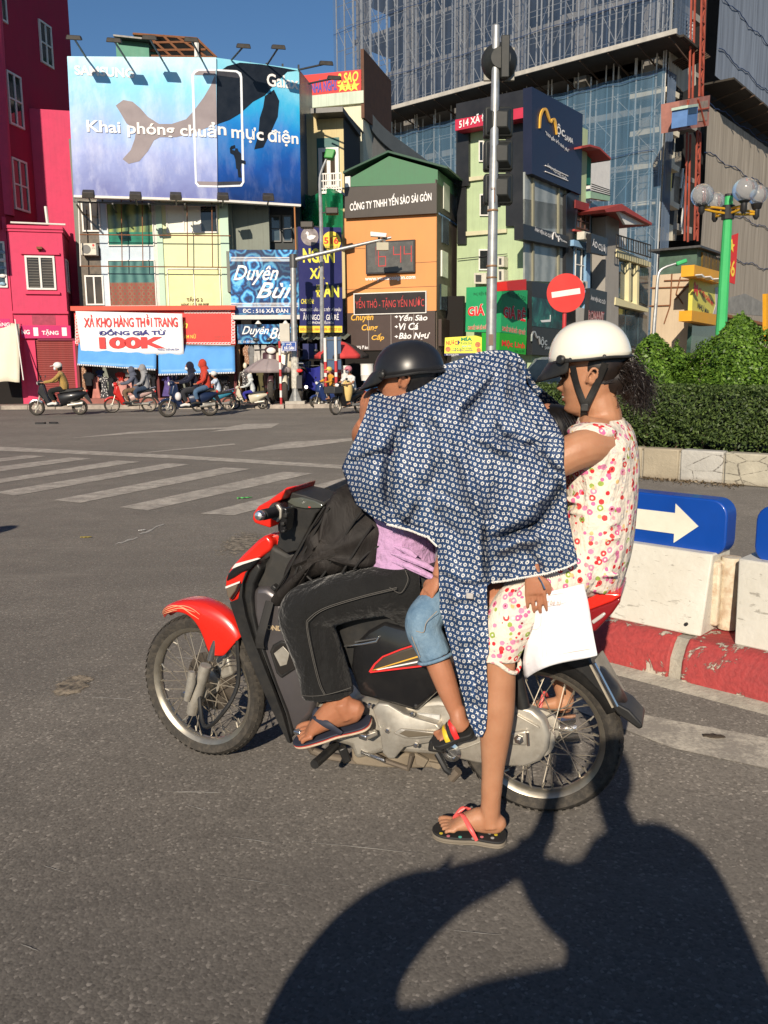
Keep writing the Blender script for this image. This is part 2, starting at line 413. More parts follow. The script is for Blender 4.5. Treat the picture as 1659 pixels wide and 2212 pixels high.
scrap('dry_leaf','small yellow dry leaf lying on the asphalt left of the motorbike','leaf',186,1162,.10,LIT['y'],.1)
scrap('paper_scrap','tiny pale scrap on the road just past the crosswalk end','litter',307,1147,.07,LIT['w'],.6)
scrap('dark_leaf','dark dead leaf on the white edge line beside the red kerb','leaf',1542,1593,.085,LIT['d'],-.2,.15,.5,.005)
sl_=G(88,916);b=MB()
for dx,dy,an in((0,0,.2),(.32,.1,-.3)):
 P=[(math.cos(an)*x-math.sin(an)*y+dx,math.sin(an)*x+math.cos(an)*y+dy)for x,y in((-.14,-.03),(-.05,-.05),(.1,-.045),(.14,0),(.1,.045),(-.05,.04),(-.14,.03))]
 b.prism([(p[0],p[1])for p in P],.005,.05,f=lambda x,y,z:(x,z,y))
o=b.build('slippers',LIT['b']);o.location=sl_;tag(o,'dark flattened slippers lying on the road in front of the scooter','slippers')
# ================================================================== TRAFFIC ISLANDS, BARRIERS, HEDGE
def redkerb_mat():
 t=NT('red_kerb_paint');c=t.coord('Object')
 n=t.noise(c,9,8,.72,.6);n2=t.noise(c,2.2,5,.6);f=t.noise(c,45,4)
 col=t.mix(t.ramp(n2,[(.3,0),(.7,1)]),(.43,.055,.05),(.33,.045,.045))
 col=t.mix(t.ramp(f,[(.35,.35),(.6,0)]),col,(.16,.03,.03))
 z=t.node('ShaderNodeSeparateXYZ',{0:c}).outputs[2]
 low=t.ramp(z,[(0,.16),(.06,.0),(.19,.0),(.225,.1)])
 chip=t.ramp(t.math('ADD',n,low),[(.60,0),(.635,1)])
 col=t.mix(chip,col,t.mix(f,(.40,.36,.29),(.52,.45,.36)))
 t.bsdf(col,.7,0,.4,t.math('ADD',t.math('MULTIPLY',chip,-.5),f),.006);return t.m
REDK=redkerb_mat()
def barrier_mat():
 t=NT('white_barrier_paint');c=t.coord('Object')
 base=t.mix(t.ramp(t.noise(c,3,6,.65),[(.35,0),(.75,1)]),(.62,.60,.53),(.53,.50,.42))
 cs=t.node('ShaderNodeMapping',{0:c,2:(R(12),R(35),R(25)),3:(3.0,9.0,9.0)}).outputs[0]
 sc=t.ramp(t.noise(cs,3.2,5,.7,.4),[(.60,0),(.66,1)])
 base=t.mix(t.math('MULTIPLY',sc,.6),base,(.17,.15,.12))
 rust=t.ramp(t.noise(c,11,6,.75),[(.70,0),(.76,1)])
 base=t.mix(t.math('MULTIPLY',rust,.5),base,(.33,.16,.06))
 t.bsdf(base,.5,0,.45,t.noise(c,30,4),.003);return t.m
BARW=barrier_mat()
RUST=mat('rusty_white_steel',(.62,.55,.42),.6,var=.2,scale=6,dirt=.8,dirtcol=(.30,.13,.04))
MORT=mat('kerb_mortar',(.36,.33,.27),.9,var=.25,scale=8,dirt=.4,bump=.006)
ka=Vector((1.13,4.04));kb=Vector((1.70,3.50));kd=(kb-ka).normalized();kn=Vector((kd.y,-kd.x))
if kn.y>0:kn=-kn
kang=math.atan2(kd.y,kd.x)
island=tag(empty('traffic_island',loc=(ka.x,ka.y,0),rz=kang),kind='structure')
KH=.215
joints=[-1.62,-.93,-.25,.315,.98,1.65,2.3]
for i in range(len(joints)-1):
 a,b_=joints[i]+.03,joints[i+1]-.03
 prof=[(-.0,0),(.012,.12),(.05,KH-.03),(.085,KH),(.60,KH),(.60,0)]
 r0=[(a,y,z)for y,z in prof];r1=[(b_,y,z)for y,z in prof]
 MB().loft([r0,[(a*.5+b_*.5,y+.004,z+.003)for y,z in prof],r1]).build('kerb_stone',REDK,island,bevel=.012)
 prof=[(.014,0),(.026,.12),(.066,KH-.035),(.095,KH-.008),(.59,KH-.008),(.59,0)]
 MB().loft([[(b_-.002,y,z)for y,z in prof],[(b_+.062,y,z)for y,z in prof]]).build('mortar_joint',MORT,island)
fil=MB();fil.loft([[(-1.7,-.06,.001),(-1.7,.01,.001),(-1.7,.01,.03)],[(2.3,-.07,.001),(2.3,.01,.001),(2.3,.01,.03)]])
fil.build('mortar_fillet',MORT,island)
IF=Frame((ka.x,ka.y),kang)
BLUE=mat('blue_sign_paint',(.004,.055,.32),.35,var=.1,scale=3,dirt=.12,dirtcol=(.02,.04,.1),coat=.2)
SIGNW=mat('cream_reflective_sheet',(.72,.70,.58),.5,var=.06,scale=6,dirt=.15,dirtcol=(.4,.36,.25))
def barrier(x0,x1,label):
 rt=empty('concrete_barrier',label,'barrier',IF.wld((x0,.13,KH)),kang,'white barriers on the red kerb')
 L=x1-x0;H=.385
 rings=[]
 for x,ins in((0,.05),(.05,0),(L*.5,0),(L-.05,0),(L,.05)):
  rings.append([(x+(.04 if x==0 else 0),0.0+ins*.2,.0),(x,.36,.0),(x,.31,H),(x,.09+ins*.2,H)])
 MB().loft(rings).build('body',BARW,rt,bevel=.008)
 MB().box(L-.015,L+.03,.12,.30,.03,H-.04).build('end_channel',RUST,rt,bevel=.01)
 MB().cyl((L+.05,.2,.01),(L+.05,.2,H-.02),.045,14).build('joint_post',RUST,rt,smooth=True)
 MB().cyl((L-.07,-.004,.05),(L-.07,.01,.05),.008,8).build('bolt_hole',LIT['b'],rt)
 return rt
xr=IF.px(1515,1390,.13)[0]
barrier(xr-1.32,xr-.01,'white steel barrier nearest the motorbike, standing on the red kerb')
barrier(xr+.11,xr+1.5,'white barrier cut by the right edge, past the rusty joint')
def arrowbox(xa,xb,z0,z1,label,arrow=True):
 rt=empty('arrow_sign',label,'sign',IF.wld((xa,.34,KH+.385)),kang,'blue direction boxes above the barriers')
 L=xb-xa;h=z1-z0;zb=z0-(KH+.385);r=.075
 pl=[]
 for cx,cz,a0 in((L-r,zb+h-r,0),(r,zb+h-r,90),(r,zb+r,180),(L-r,zb+r,270)):
  for k in range(6):a=R(a0+18*k);pl.append((cx+r*math.cos(a),cz+r*math.sin(a)))
 MB().prism(pl,-.06,.06).build('box_body',BLUE,rt,bevel=.008)
 if arrow:
  xs=L-.135;zc=zb+h*.5;t_=h*.19
  a_=[(.1,zc-t_),(xs-.12,zc-t_),(xs-.12,zc-h*.36),(xs,zc),(xs-.12,zc+h*.36),(xs-.12,zc+t_),(.1,zc+t_)]
  MB().prism(a_,-.064,-.0605).build('arrow',SIGNW,rt)
 for x in(.14,L-.14):MB().cyl((x,0,-.01),(x,0,zb+.01),.032,14).build('post',BARW,rt,smooth=True)
 return rt
e1=IF.px(1573,1140,.30);zt=IF.px(1545,1080,.28)[1];zb=IF.px(1530,1200,.28)[1]
arrowbox(e1[0]-1.15,e1[0]-.0,zb,zt,'blue box sign with cream arrow pointing right, behind the woman')
e2=IF.px(1631,1160,.28);arrowbox(e2[0],e2[0]+1.15,zb,zt,'blue rounded sign box cut off by the right edge')
wa=Vector((G(1374,1031).x,G(1374,1031).y));wb=Vector((G(1658,1054).x,G(1658,1054).y));wd=(wb-wa).normalized();wang=math.atan2(wd.y,wd.x)
PF=Frame((wa.x,wa.y),wang)
def stone_mat(name,col):
 t=NT(name);c=t.coord('Object')
 n=t.noise(c,2.6,7,.7);f=t.noise(c,24,5,.7)
 cl=t.mix(t.ramp(n,[(.3,0),(.7,1)]),col,tuple(x*.68 for x in col))
 cr=t.node('ShaderNodeTexVoronoi',{'Vector':t.node('ShaderNodeMapping',{0:c,3:(1,1,2.6)}).outputs[0],'Scale':2.3},feature='DISTANCE_TO_EDGE')
 ed=t.math('ADD',cr.outputs['Distance'],t.math('MULTIPLY',t.math('SUBTRACT',f,.5),.12))
 crack=t.math('MULTIPLY',t.ramp(ed,[(.0,1),(.022,0)]),t.ramp(t.noise(c,1.1,2),[(.5,0),(.56,1)]))
 cl=t.mix(t.math('MULTIPLY',crack,.8),cl,(.06,.05,.04))
 z=t.node('ShaderNodeSeparateXYZ',{0:c}).outputs[2]
 cl=t.mix(t.math('MULTIPLY',t.ramp(z,[(0,.7),(.07,0)]),t.ramp(f,[(.3,.3),(.6,1)])),cl,(.16,.12,.08))
 t.bsdf(cl,.8,0,.35,f,.008);return t.m
STN=[stone_mat('wall_stone',(.50,.46,.36)),stone_mat('wall_stone_grey',(.52,.50,.45)),stone_mat('wall_stone_tan',(.42,.36,.26))]
wall=empty('planter_wall','low wall of big pale stone blocks in front of the hedge','wall',PF.wld((0,0,0)),wang)
x=-3.4;k=0
while x<4.6:
 w=[.50,.56,.64,.60,.55,.62][k%6]
 dy=random.uniform(-.012,.012)
 MB().box(x+.012,x+w-.012,dy,.20,0,.40+random.uniform(-.008,.008)).build('stone_block',STN[(k*2+k//3)%3],wall,bevel=.02)
 x+=w;k+=1
MB().box(-3.4,4.6,.03,.17,0,.36).build('mortar_core',MORT,wall)
SOIL=mat('soil',(.10,.07,.045),.95,var=.4,scale=5,bump=.02,bscale=20)
sb=MB();sb.box(-3.4,9,.2,6.5,.0,.33);o=sb.build('planting_bed',SOIL);o.location=PF.wld((0,0,0));o.rotation_euler.z=wang;tag(o,kind='structure')
def leaf_mat(name,dark,light,rough=.5):
 t=NT(name);a=t.node('ShaderNodeAttribute',attribute_name='tone').outputs['Fac']
 col=t.mix(a,dark,light)
 d=t.node('ShaderNodeBsdfPrincipled',{'Base Color':col,'Roughness':rough,'Specular IOR Level':.3})
 tr=t.node('ShaderNodeBsdfTranslucent',{0:t.mix(1.0,col,(1.1,1.15,.5),'MULTIPLY')})
 m_=t.node('ShaderNodeMixShader',{0:.3,1:d.outputs[0],2:tr.outputs[0]});t.out_(m_.outputs[0]);return t.m
def leaf_mesh(name,P,N,size,m,parent,asp=.5,tone=None,jitter=.9):
 n=len(P);P=np.asarray(P);N=np.asarray(N)
 d=rng.normal(size=(n,3));nn=N+jitter*rng.normal(size=(n,3))*.6;nn/=np.linalg.norm(nn,axis=1)[:,None]
 d-=nn*(d*nn).sum(1)[:,None];d/=np.linalg.norm(d,axis=1)[:,None];s_=np.cross(nn,d)
 L=size*rng.uniform(.6,1.25,n)[:,None]
 V=np.stack([P-d*L*.5,P+s_*L*asp*.5+nn*L*.08,P+d*L*.5,P-s_*L*asp*.5+nn*L*.08],1).reshape(-1,3)
 me=bpy.data.meshes.new(name);me.vertices.add(4*n);me.vertices.foreach_set('co',V.ravel())
 me.loops.add(4*n);me.loops.foreach_set('vertex_index',np.arange(4*n,dtype=np.int32))
 me.polygons.add(n);me.polygons.foreach_set('loop_start',np.arange(0,4*n,4,dtype=np.int32))
 at_=me.attributes.new('tone','FLOAT','FACE');at_.data.foreach_set('value',(rng.uniform(0,1,n)**1.3 if tone is None else tone).astype(np.float32))
 me.update(calc_edges=True);me.validate()
 return link(name,me,m,parent)
HL=leaf_mat('hedge_leaf',(.030,.055,.016),(.13,.19,.05));SLF=leaf_mat('shrub_leaf',(.035,.085,.012),(.19,.33,.045),.4)
TWIG=mat('twig_bark',(.09,.06,.04),.9,var=.3,scale=12)
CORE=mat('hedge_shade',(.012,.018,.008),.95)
def bumpy(x,s=1.0,seed=0):return math.sin(x*2.1*s+seed)*.5+math.sin(x*5.3*s+seed*2.3)*.3+math.sin(x*11.7*s+seed*1.7)*.2
hr=empty('hedge','long clipped dark green hedge behind the stone block wall','hedge',PF.wld((0,0,.33)),wang)
hz=PF.px(1500,836,.45)[1]-.33;x0,x1=-3.0,7.0;dep=1.25
def hedge_pts(n):
 P=[];N=[]
 for _ in range(n):
  x=random.uniform(x0,x1);r=random.random()
  if r<.55:
   z=random.uniform(.0,hz);y=.42+.10*bumpy(x*1.3+z*2,1,1)-.08*math.sin(z/hz*PI)+max(0,z-hz+.14)**2*3;nv=(0,-1,.25)
   if z<.16 and random.random()<.6:continue
   dpt=abs(random.gauss(0,.07));P.append((x,y+dpt,z));N.append(nv)
  elif r<.92:
   y=random.uniform(.42,.42+dep);z=hz+.035*bumpy(x+y*3,1.4,2)-abs(random.gauss(0,.05));P.append((x,y,z));N.append((0,-.15,1))
  else:
   y=random.uniform(.42,.42+dep);z=random.uniform(0.1,hz);P.append((x0 if random.random()<.5 else x0+.05,y,z));N.append((-1,0,0))
 return P,N
P,N=hedge_pts(60000);leaf_mesh('foliage',P,N,.055,HL,hr,.42,jitter=1.3)['kind']='stuff'
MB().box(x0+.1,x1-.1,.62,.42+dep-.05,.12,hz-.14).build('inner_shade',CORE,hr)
for i in range(26):
 xx=x0+.2+i*.38+random.uniform(-.1,.1);yy=.5+random.uniform(0,.25)
 MB().tube([(xx,yy,-.02),(xx+random.uniform(-.06,.06),yy,.2),(xx+random.uniform(-.12,.12),yy+.02,.45)],[.02,.014,.01],6).build('stem',TWIG,hr)
def shrub(u,vt,Y,vb_w,label,H0=.3,dens=9000,lean=0.0):
 top=at(u,vt,Y);base=Vector((top.x,Y,.33));H=top.z-.33
 rt=empty('shrub',label,'shrub',base,0,'pointed shrubs behind the hedge')
 Wd=vb_w*Y/FOC/2;P=[];N=[];T=[]
 knots=[(random.uniform(0,2*PI),random.uniform(.1,.9)*H,random.uniform(.07,.16))for _ in range(70)]
 for _ in range(int(dens*1.7)):
  z=H*(1-random.random()**.62)if random.random()<.75 else H*random.random();f=random.uniform(0,2*PI)
  zz=z/H
  r=Wd*(1-zz)**.75*(.88+.12*math.cos(3*f+zz*9))+.03
  for(kf,kz,kr)in knots:
   df=(f-kf+PI)%(2*PI)-PI
   q=(df*r)**2+(z-kz)**2
   if q<kr*kr*2.2:r+=.11*Wd*math.exp(-q/(kr*kr))
  r*=1-abs(random.gauss(0,.09));r=max(.01,r)
  P.append((r*math.cos(f)+lean*zz,r*math.sin(f),z+random.gauss(0,.02)));N.append((math.cos(f),math.sin(f),.7));T.append(min(1,random.random()**1.2))
 dens_=0
 for s in range(14):
  f=random.uniform(0,2*PI);zz=random.uniform(.15,1.0);r=Wd*(1-zz)**.75
  for q in range(22):P.append((r*math.cos(f)*(1+.1*q/22)+random.gauss(0,.025)+lean*zz,r*math.sin(f)+random.gauss(0,.025),zz*H+q*.007));N.append((0,-.3,1));T.append(random.random())
 leaf_mesh('crown',P,N,.062,SLF,rt,.55,tone=np.array(T),jitter=1.0)
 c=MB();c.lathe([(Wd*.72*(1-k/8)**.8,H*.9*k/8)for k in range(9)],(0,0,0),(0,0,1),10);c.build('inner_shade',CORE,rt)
 MB().tube([(0,0,-.02),(.02,0,H*.4),(0,0,H*.85)],[.05,.035,.012],7).build('trunk',TWIG,rt)
 for k in range(7):
  f=k*2.4;MB().tube([(0,0,H*(.12+.1*k)),(Wd*.6*math.cos(f)*(1-.1*k),Wd*.6*math.sin(f)*(1-.1*k),H*(.2+.11*k))],[.018,.006],5).build('branch',TWIG,rt)
shrub(1412,724,13.6,190,'smaller pointed green shrub nearest the white helmet')
shrub(1462,752,14.2,150,'lowest shrub top, between the two taller pointed shrubs',dens=6000)
shrub(1600,682,13.6,360,'largest cone-shaped shrub, in front of the green lamp post',dens=17000)
shrub(1690,735,13.0,220,'shrub cut by the right edge, behind the hedge',dens=6000)
P=[(random.uniform(-.3,1.4),-abs(random.gauss(0,.16))-.01,.006+random.random()*.02)for _ in range(420)]
DL=leaf_mat('dead_leaf',(.10,.06,.03),(.42,.34,.24))
o=leaf_mesh('leaf_litter',P,[(0,0,1)]*len(P),.05,DL,None,.4);o.location=PF.wld((0,0,0));o.rotation_euler.z=wang;tag(o,'scatter of dry leaves along the foot of the block wall','leaves',kind='stuff')
# ================================================================== STREET, LEFT HALF
def mk(k,ox,oy):
 def f(*a):return tuple(round(x*k+(ox if i%2==0 else oy),2)for i,x in enumerate(a))
 return f
zA=mk(.463,0,0);zB=mk(.463,0,384);zC=mk(.3968,603.5,0);zD=mk(.3968,603.5,438.9)
zE=mk(.3056,1152,0);zF=mk(.3056,1152,438.9);zL=mk(.2158,0,411.4);zH=mk(.2149,1014.9,576)
def zp(z,*pts):return[z(*p)for p in pts]
PINK=mat('pink_stucco',(.62,.055,.13),.8,var=.07,scale=1.2,dirt=.25,dirtcol=(.33,.035,.08),streak=.22,bump=.003)
PINKD=mat('dark_red_stucco',(.40,.018,.06),.8,var=.1,scale=1.0,dirt=.2,dirtcol=(.2,.015,.04),streak=.25,bump=.003)
WHITE=mat('white_paint',(.74,.72,.68),.5,var=.07,scale=4,dirt=.2,dirtcol=(.4,.37,.32),streak=.15)
BLK=mat('black_paint',(.018,.018,.02),.45,var=.2,scale=4,dirt=.2,dirtcol=(.06,.055,.05))
STEEL=mat('dark_steel',(.10,.10,.10),.5,.6,var=.2,scale=8)
GALV=mat('galvanised_steel',(.42,.43,.43),.42,.75,var=.18,scale=7,dirt=.35,dirtcol=(.30,.29,.27))
RUSTB=mat('rusted_bar',(.20,.085,.04),.85,var=.35,scale=9)
GL_D=glass('dark_glass',(.02,.024,.026));GL_B=glass('blue_glass',(.05,.075,.09));GL_G=glass('green_glass',(.03,.06,.05))
GL_BR=glass('brown_glass',(.045,.033,.022),.12)
RED=mat('red_sign',(.62,.03,.025),.45,var=.06,dirt=.08);YEL=mat('yellow_letters',(.85,.62,.06),.4,var=.04)
WHT=mat('white_letters',(.82,.80,.78),.45,var=.04);REDL=mat('red_letters',(.70,.03,.03),.5,var=.04);NAVYL=mat('navy_letters',(.02,.02,.19),.5,var=.05)
NAVY=mat('navy_vinyl',(.012,.014,.11),.4,var=.1,scale=1.5);GOLD=mat('gold_letters',(.75,.42,.06),.35,var=.06)
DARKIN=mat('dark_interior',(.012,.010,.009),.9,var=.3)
def curtain_mat(name,c1,c2,sx=9.0,lower=None,zsplit=0.0,pat=None):
 t=NT(name);c=t.coord('Object');s=t.node('ShaderNodeSeparateXYZ',{0:c})
 n=t.noise(c,1.4,4)
 w=t.math('SINE',t.math('ADD',t.math('MULTIPLY',s.outputs[0],sx*6.28),t.math('MULTIPLY',n,6.0)))
 k=t.ramp(w,[(.0,0),(1.0,1)]);k=t.math('MULTIPLY_ADD',w,.5,.5)
 col=t.mix(k,c1,c2)
 if lower:
  col2=t.mix(k,tuple(x*.7 for x in lower),lower)
  if pat:
   v=t.node('ShaderNodeTexVoronoi',{'Vector':t.node('ShaderNodeMapping',{0:c,3:(1,.01,.8)}).outputs[0],'Scale':5.5,'Randomness':0.0})
   col2=t.mix(t.ramp(v.outputs['Distance'],[(.22,1),(.3,0),(.42,.0),(.5,.8)]),col2,pat)
  col=t.mix(t.ramp(t.math('ADD',s.outputs[2],t.math('MULTIPLY',n,.15)),[(zsplit,1),(zsplit+.02,0)])if 0<=zsplit<=1 else t.math('LESS_THAN',s.outputs[2],zsplit),col,col2)
 t.bsdf(col,.16,0,.5);MATS[name]=t.m;return t.m
 # ---------------- pink corner house
FP=FR(20,32.8,190,33.5)
pk=Thing('pink_house','bright pink plastered shophouse with white shuttered window, far left','house',FP)
xl,xr_,z0,z1=FP.rect((29,488,146,868))
MB().box(xl,xr_,0,2.2,.14,z1).build('bay_wall',PINK,pk.o)
MB().box(xl-.05,xr_+.06,-.07,2.25,z1-.13,z1+.0).build('cornice',PINK,pk.o,bevel=.02,seg=1)
MB().box(xl-.04,xr_+.05,-.05,2.2,z1-.22,z1-.15).build('cornice',PINK,pk.o)
zz=FP.px(90,676)[1];MB().box(xl-.03,xr_+.05,-.09,.1,zz-.04,zz+.06).build('string_course',PINK,pk.o,bevel=.015,seg=1)
pk.window(zL(258,655,555,995),-.002,WHITE,GL_BR,2,1,.07)
w_=FP.rect(zL(275,680,540,980))
lv=MB()
for i in range(11):
 zc=w_[2]+(w_[3]-w_[2])*(i+.5)/11
 for a,b_ in((w_[0]+.05,(w_[0]+w_[1])/2-.06),((w_[0]+w_[1])/2+.07,w_[1]-.03)):
  lv.box(a,b_,-.045,-.022,zc-.008,zc+.012)
lv.build('louvre',mat('grey_louvre',(.16,.15,.13),.5),pk.o)['kind']='stuff'
pk.box('lintel',zL(205,618,595,640),-.09,.0,PINK);pk.box('sill',zL(250,1015,600,1038),-.09,0,PINK)
pk.box('wall_lamp',zL(365,562,420,585),-.22,-.02,RUSTB);pk.box('lamp_bracket',zL(383,585,405,612),-.06,0,RUSTB)
pk.box('recess_panel',zL(322,1248,556,1345),-.006,.0,mat('dark_pink',(.36,.06,.10),.85,var=.3,scale=6))  # recess panel laid flat, in a darker pink than the wall
bn=pk.box('banner',zL(208,1352,708,1480),-.13,-.10,mat('magenta_banner',(.52,.012,.13),.5,var=.1,scale=2))
for s_,r in(('NG',(216,1395,298,1440)),('1',(335,1372,382,1456)),('TẶNG',(418,1392,586,1456)),('1',(620,1372,668,1456))):
 pk.text(s_,zL(*r),-.135,WHT,bn,bold=.03)
SHUT=mat('red_shutter',(.30,.06,.055),.55,var=.14,scale=3,dirt=.25,dirtcol=(.2,.12,.1))
pk.box('door_reveal',zL(372,1484,748,2125),-.012,.0,mat('shutter_shade',(.12,.02,.03),.8))
x0,x1,z0,z1=FP.rect(zL(385,1500,752,2120),-.03)
sh=empty('roller_shutter');sh.parent=pk.o
ns=34;mesh_slat=None
for i in range(ns):
 zc=.15+(z1-.15)*i/ns;h=(z1-.15)/ns
 if mesh_slat is None:
  b=MB();b.loft([[(x0,-.02,0),(x0,-.035,h*.25),(x0,-.045,h*.6),(x0,-.03,h*.94),(x0,-.012,h*.94),(x0,-.012,0)],[(x1,-.02,0),(x1,-.035,h*.25),(x1,-.045,h*.6),(x1,-.03,h*.94),(x1,-.012,h*.94),(x1,-.012,0)]])
  o=b.build('slat',SHUT,sh);mesh_slat=o.data
 else:o=bpy.data.objects.new('slat',mesh_slat);COL.objects.link(o);o.parent=sh
 o.location.z=zc
pk.box('shutter_housing',zL(375,1482,748,1502),-.10,.0,mat('shutter_box',(.2,.02,.05),.7))
for r in((262,1500,372,2125),(748,1500,806,2120)):pk.box('pilaster',zL(*r),-.08,.0,PINK)
sd=MB();yz=FP.rect(zL(700,672,790,1010),0)
sd.box(xr_,xr_+.05,.45,1.25,yz[2],yz[3]);so_=sd.build('side_window',WHITE,pk.o)
MB().box(xr_+.03,xr_+.06,.54,1.16,yz[2]+.09,yz[3]-.09).build('pane',GL_D,so_)
MB().box(xr_+.045,xr_+.075,.82,.88,yz[2]+.09,yz[3]-.09).build('mullion',WHITE,so_)
x0,x1,z0,z1=FP.rect((82,238,172,868),2.25);MB().box(x0-1.5,x1,2.25,7,.14,z1).build('rear_wall',PINK,pk.o)
x0,x1,z0,z1=FP.rect((-60,400,24,868),.05);MB().box(x0-3,x1,.05,3,.14,FP.px(10,468,.05)[1]).build('left_wall',PINK,pk.o)
MB().tube([FP.pt(-2,140,.6)+Vector((0,0,9)),FP.pt(8,466,.6)],.38,16).build('corner_column',PINK,pk.o,smooth=True)
lw=pk.window(zL(-60,510,62,972),.05,WHITE,GL_B,1,1,.07)
HATS=mat('hat_display',(.25,.4,.5),.7,var=.6,scale=6)
for i in range(5):
 p=FP.pt(4+i*.5,545+i*17,-.03);MB().ell(p,(.12,.05,.07),10,6).build('hat',[HATS,WHITE][i%2],pk.o)
pk.tube('gutter_pipe',[zL(105,320)+(-.1,),zL(655,342)+(-.1,)],.035,WHITE)
pk.tube('vent_pipe',[zL(455,160)+(.8,),zL(478,345)+(.8,)],.06,WHITE)
FD=FR(-70,30.2,158,37.2)
dk=Thing('dark_red_house','tall dark red house with narrow white windows at the left edge','house',FD)
x0,x1,z0,z1=FD.rect((-70,0,146,468),0);MB().box(x0-2,x1+.6,0,4,FD.px(20,470)[1]-.5,24).build('flank_wall',PINKD,dk.o)
for r in((185,112,240,303),(36,348,101,588),(60,748,128,983),(-30,-140,22,90)):
 dk.window(zA(*r),-.01,WHITE,GL_D,2,2,.075,sill=None)
aw=Thing('cloth_awning','off-white cloth blind hanging over the shop front, far left','awning',FP)
P=[]
for i in range(9):
 row=[]
 for j in range(10):
  u,v=zL(-120+315*i/8,1330+585*j/9+6*math.sin(i));q=FP.pt(u,v,-.28-.9*j/9-.02*math.sin(i*1.3+j*.4));row.append(q)
 P.append(row)
b=MB();b.grid(P);o=b.build('cloth',mat('off_white_cloth',(.72,.66,.52),.8,var=.06,scale=2),aw.o,smooth=True);o.modifiers.new('t','SOLIDIFY').thickness=.01
aw.tube('pole',[zL(150,1290)+(-.3,),zL(235,1900)+(-1.25,)],.02,WHITE)
b2=Thing('small_banner','small magenta banner above the off-white blind, at the left edge','banner',FP)
o=b2.box('sheet',zL(-90,1283,100,1405),-.34,-.31,MATS['magenta_banner']);b2.text('TẶNG',zL(-60,1310,98,1370),-.345,WHT,o,bold=.02)
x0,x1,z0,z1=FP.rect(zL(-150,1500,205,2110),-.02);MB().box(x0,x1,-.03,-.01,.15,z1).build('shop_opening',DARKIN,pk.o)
# ---------------- glass-fronted house under the billboard
FG=FR(170,34.2,500,34.4)
gh=Thing('glass_house','narrow house with curtained glass bays and mint pilasters under the billboard','house',FG)
LB=mat('pale_blue_stucco',(.50,.60,.68),.75,var=.08,dirt=.3,dirtcol=(.7,.7,.68),scale=3)
YG=mat('pale_yellow_green_stucco',(.66,.70,.42),.7,var=.06,streak=.12,dirtcol=(.4,.4,.25))
MINT=mat('mint_tiles',(.42,.58,.46),.5,var=.08);TILE=mat('white_tiles',(.60,.62,.56),.5,var=.15,scale=8,dirt=.3)
GREYG=mat('grey_green_wall',(.20,.22,.19),.85,var=.1,streak=.3)
x0,x1,z0,z1=FG.rect((168,300,505,868),.25);MB().box(x0,x1,.25,8,.14,z1).build('body_wall',GREYG,gh.o)
gh.box('side_bay',zB(375,100,475,600),-.02,.25,mat('brown_spandrel',(.085,.065,.045),.4,var=.5,scale=7))
gh.window(zL(820,108,1006,415),-.03,WHITE,GL_BR,2,1,.06);gh.window(zL(856,850,1042,1150),-.03,WHITE,GL_BR,2,1,.06)
gh.box('blue_frame',zB(468,100,735,602),-.04,.25,LB)
C1=curtain_mat('green_gold_curtain',(.05,.11,.06),(.30,.36,.10),2.4,(.02,.20,.13),FG.px(*zB(600,255))[1])
C2=curtain_mat('teal_curtain',(.03,.10,.10),(.10,.23,.21),2.6,(.22,.15,.09),FG.px(*zB(600,490))[1],(.28,.06,.04))
gh.window(zB(500,118,716,318),-.06,WHITE,C1,1,1,.035);gh.window(zB(508,384,728,601),-.06,WHITE,C2,1,1,.035)
gh.box('tile_column',zB(716,100,760,602),-.07,.25,TILE);gh.box('yellow_wall',zB(758,100,1068,602),-.045,.25,YG)
for r in((735,100,762,602),(1030,100,1070,602)):gh.box('mint_pilaster',zB(*r),-.10,.0,MINT)
WP=mat('white_panes',(.72,.73,.62),.3,var=.05)
gh.window(zB(776,128,1016,258),-.05,WHITE,GL_D,3,1,.05,panemats=[WP,WP,GL_D]);gh.window(zB(784,424,1030,602),-.05,WHITE,mat('cream_panes',(.70,.72,.36),.25,var=.05),2,1,.03)
BRL=mat('brown_letters',(.13,.05,.03),.6)
gh.text('TẦNG 2',zB(870,553,945,577),-.10,BRL,bold=.02);gh.text('HÀNG 1 GIÁ 100 000Đ',zB(845,581,975,601),-.10,BRL,bold=.02)
for z_ in(265,412):gh.tube('scaffold_bar',[zB(372,z_)+(-.55,),zB(1075,z_+6)+(-.55,)],.022,RUSTB)
for i,x_ in enumerate((566,663,872,988)):gh.tube('scaffold_bar',[zB(x_,105)+(-.55,),zB(x_+4,415)+(-.55,)],.020,RUSTB)
gh.tube('scaffold_bar',[zB(366,108)+(-.55,),zB(376,412)+(-.55,)],.026,WHITE)
def aircon(T,r,y,d=.32,fan=True,parent=None):
 x0,x1,z0,z1=T.fr.rect(r,y-d)
 ac=MB().box(x0,x1,y-d,y,z0,z1).build('air_conditioner',mat('aircon_casing',(.60,.57,.48),.5,var=.08,dirt=.3),parent or T.o,bevel=.015,seg=1)
 w=(z1-z0)*.38
 MB().cyl((x0+(x1-x0)*.36,y-d-.012,(z0+z1)/2),(x0+(x1-x0)*.36,y-d+.02,(z0+z1)/2),w,16).build('fan_grille',STEEL,ac)
 return ac
a_=aircon(gh,zL(808,528,962,648),-.05)
gh.text('LG',zL(922,570,948,584),-.375,STEEL,a_,name='brand_mark');p=FG.pt(*zL(934,548),-.375);MB().cyl(p,p+Vector((0,-.003,0)),.045,12).build('brand_disc',REDL,a_)
gh.box('return_wall',zB(1062,90,1255,350),.6,5,GREYG);gh.box('recess',zB(1250,100,1400,345),1.2,5,mat('dark_grey_wall',(.05,.055,.055),.8,var=.3))  # recess wall is a near-black grey
for r in((1262,175,1310,300),(1320,175,1362,300)):gh.window(zB(*r),1.18,STEEL,GL_B,1,2,.05)
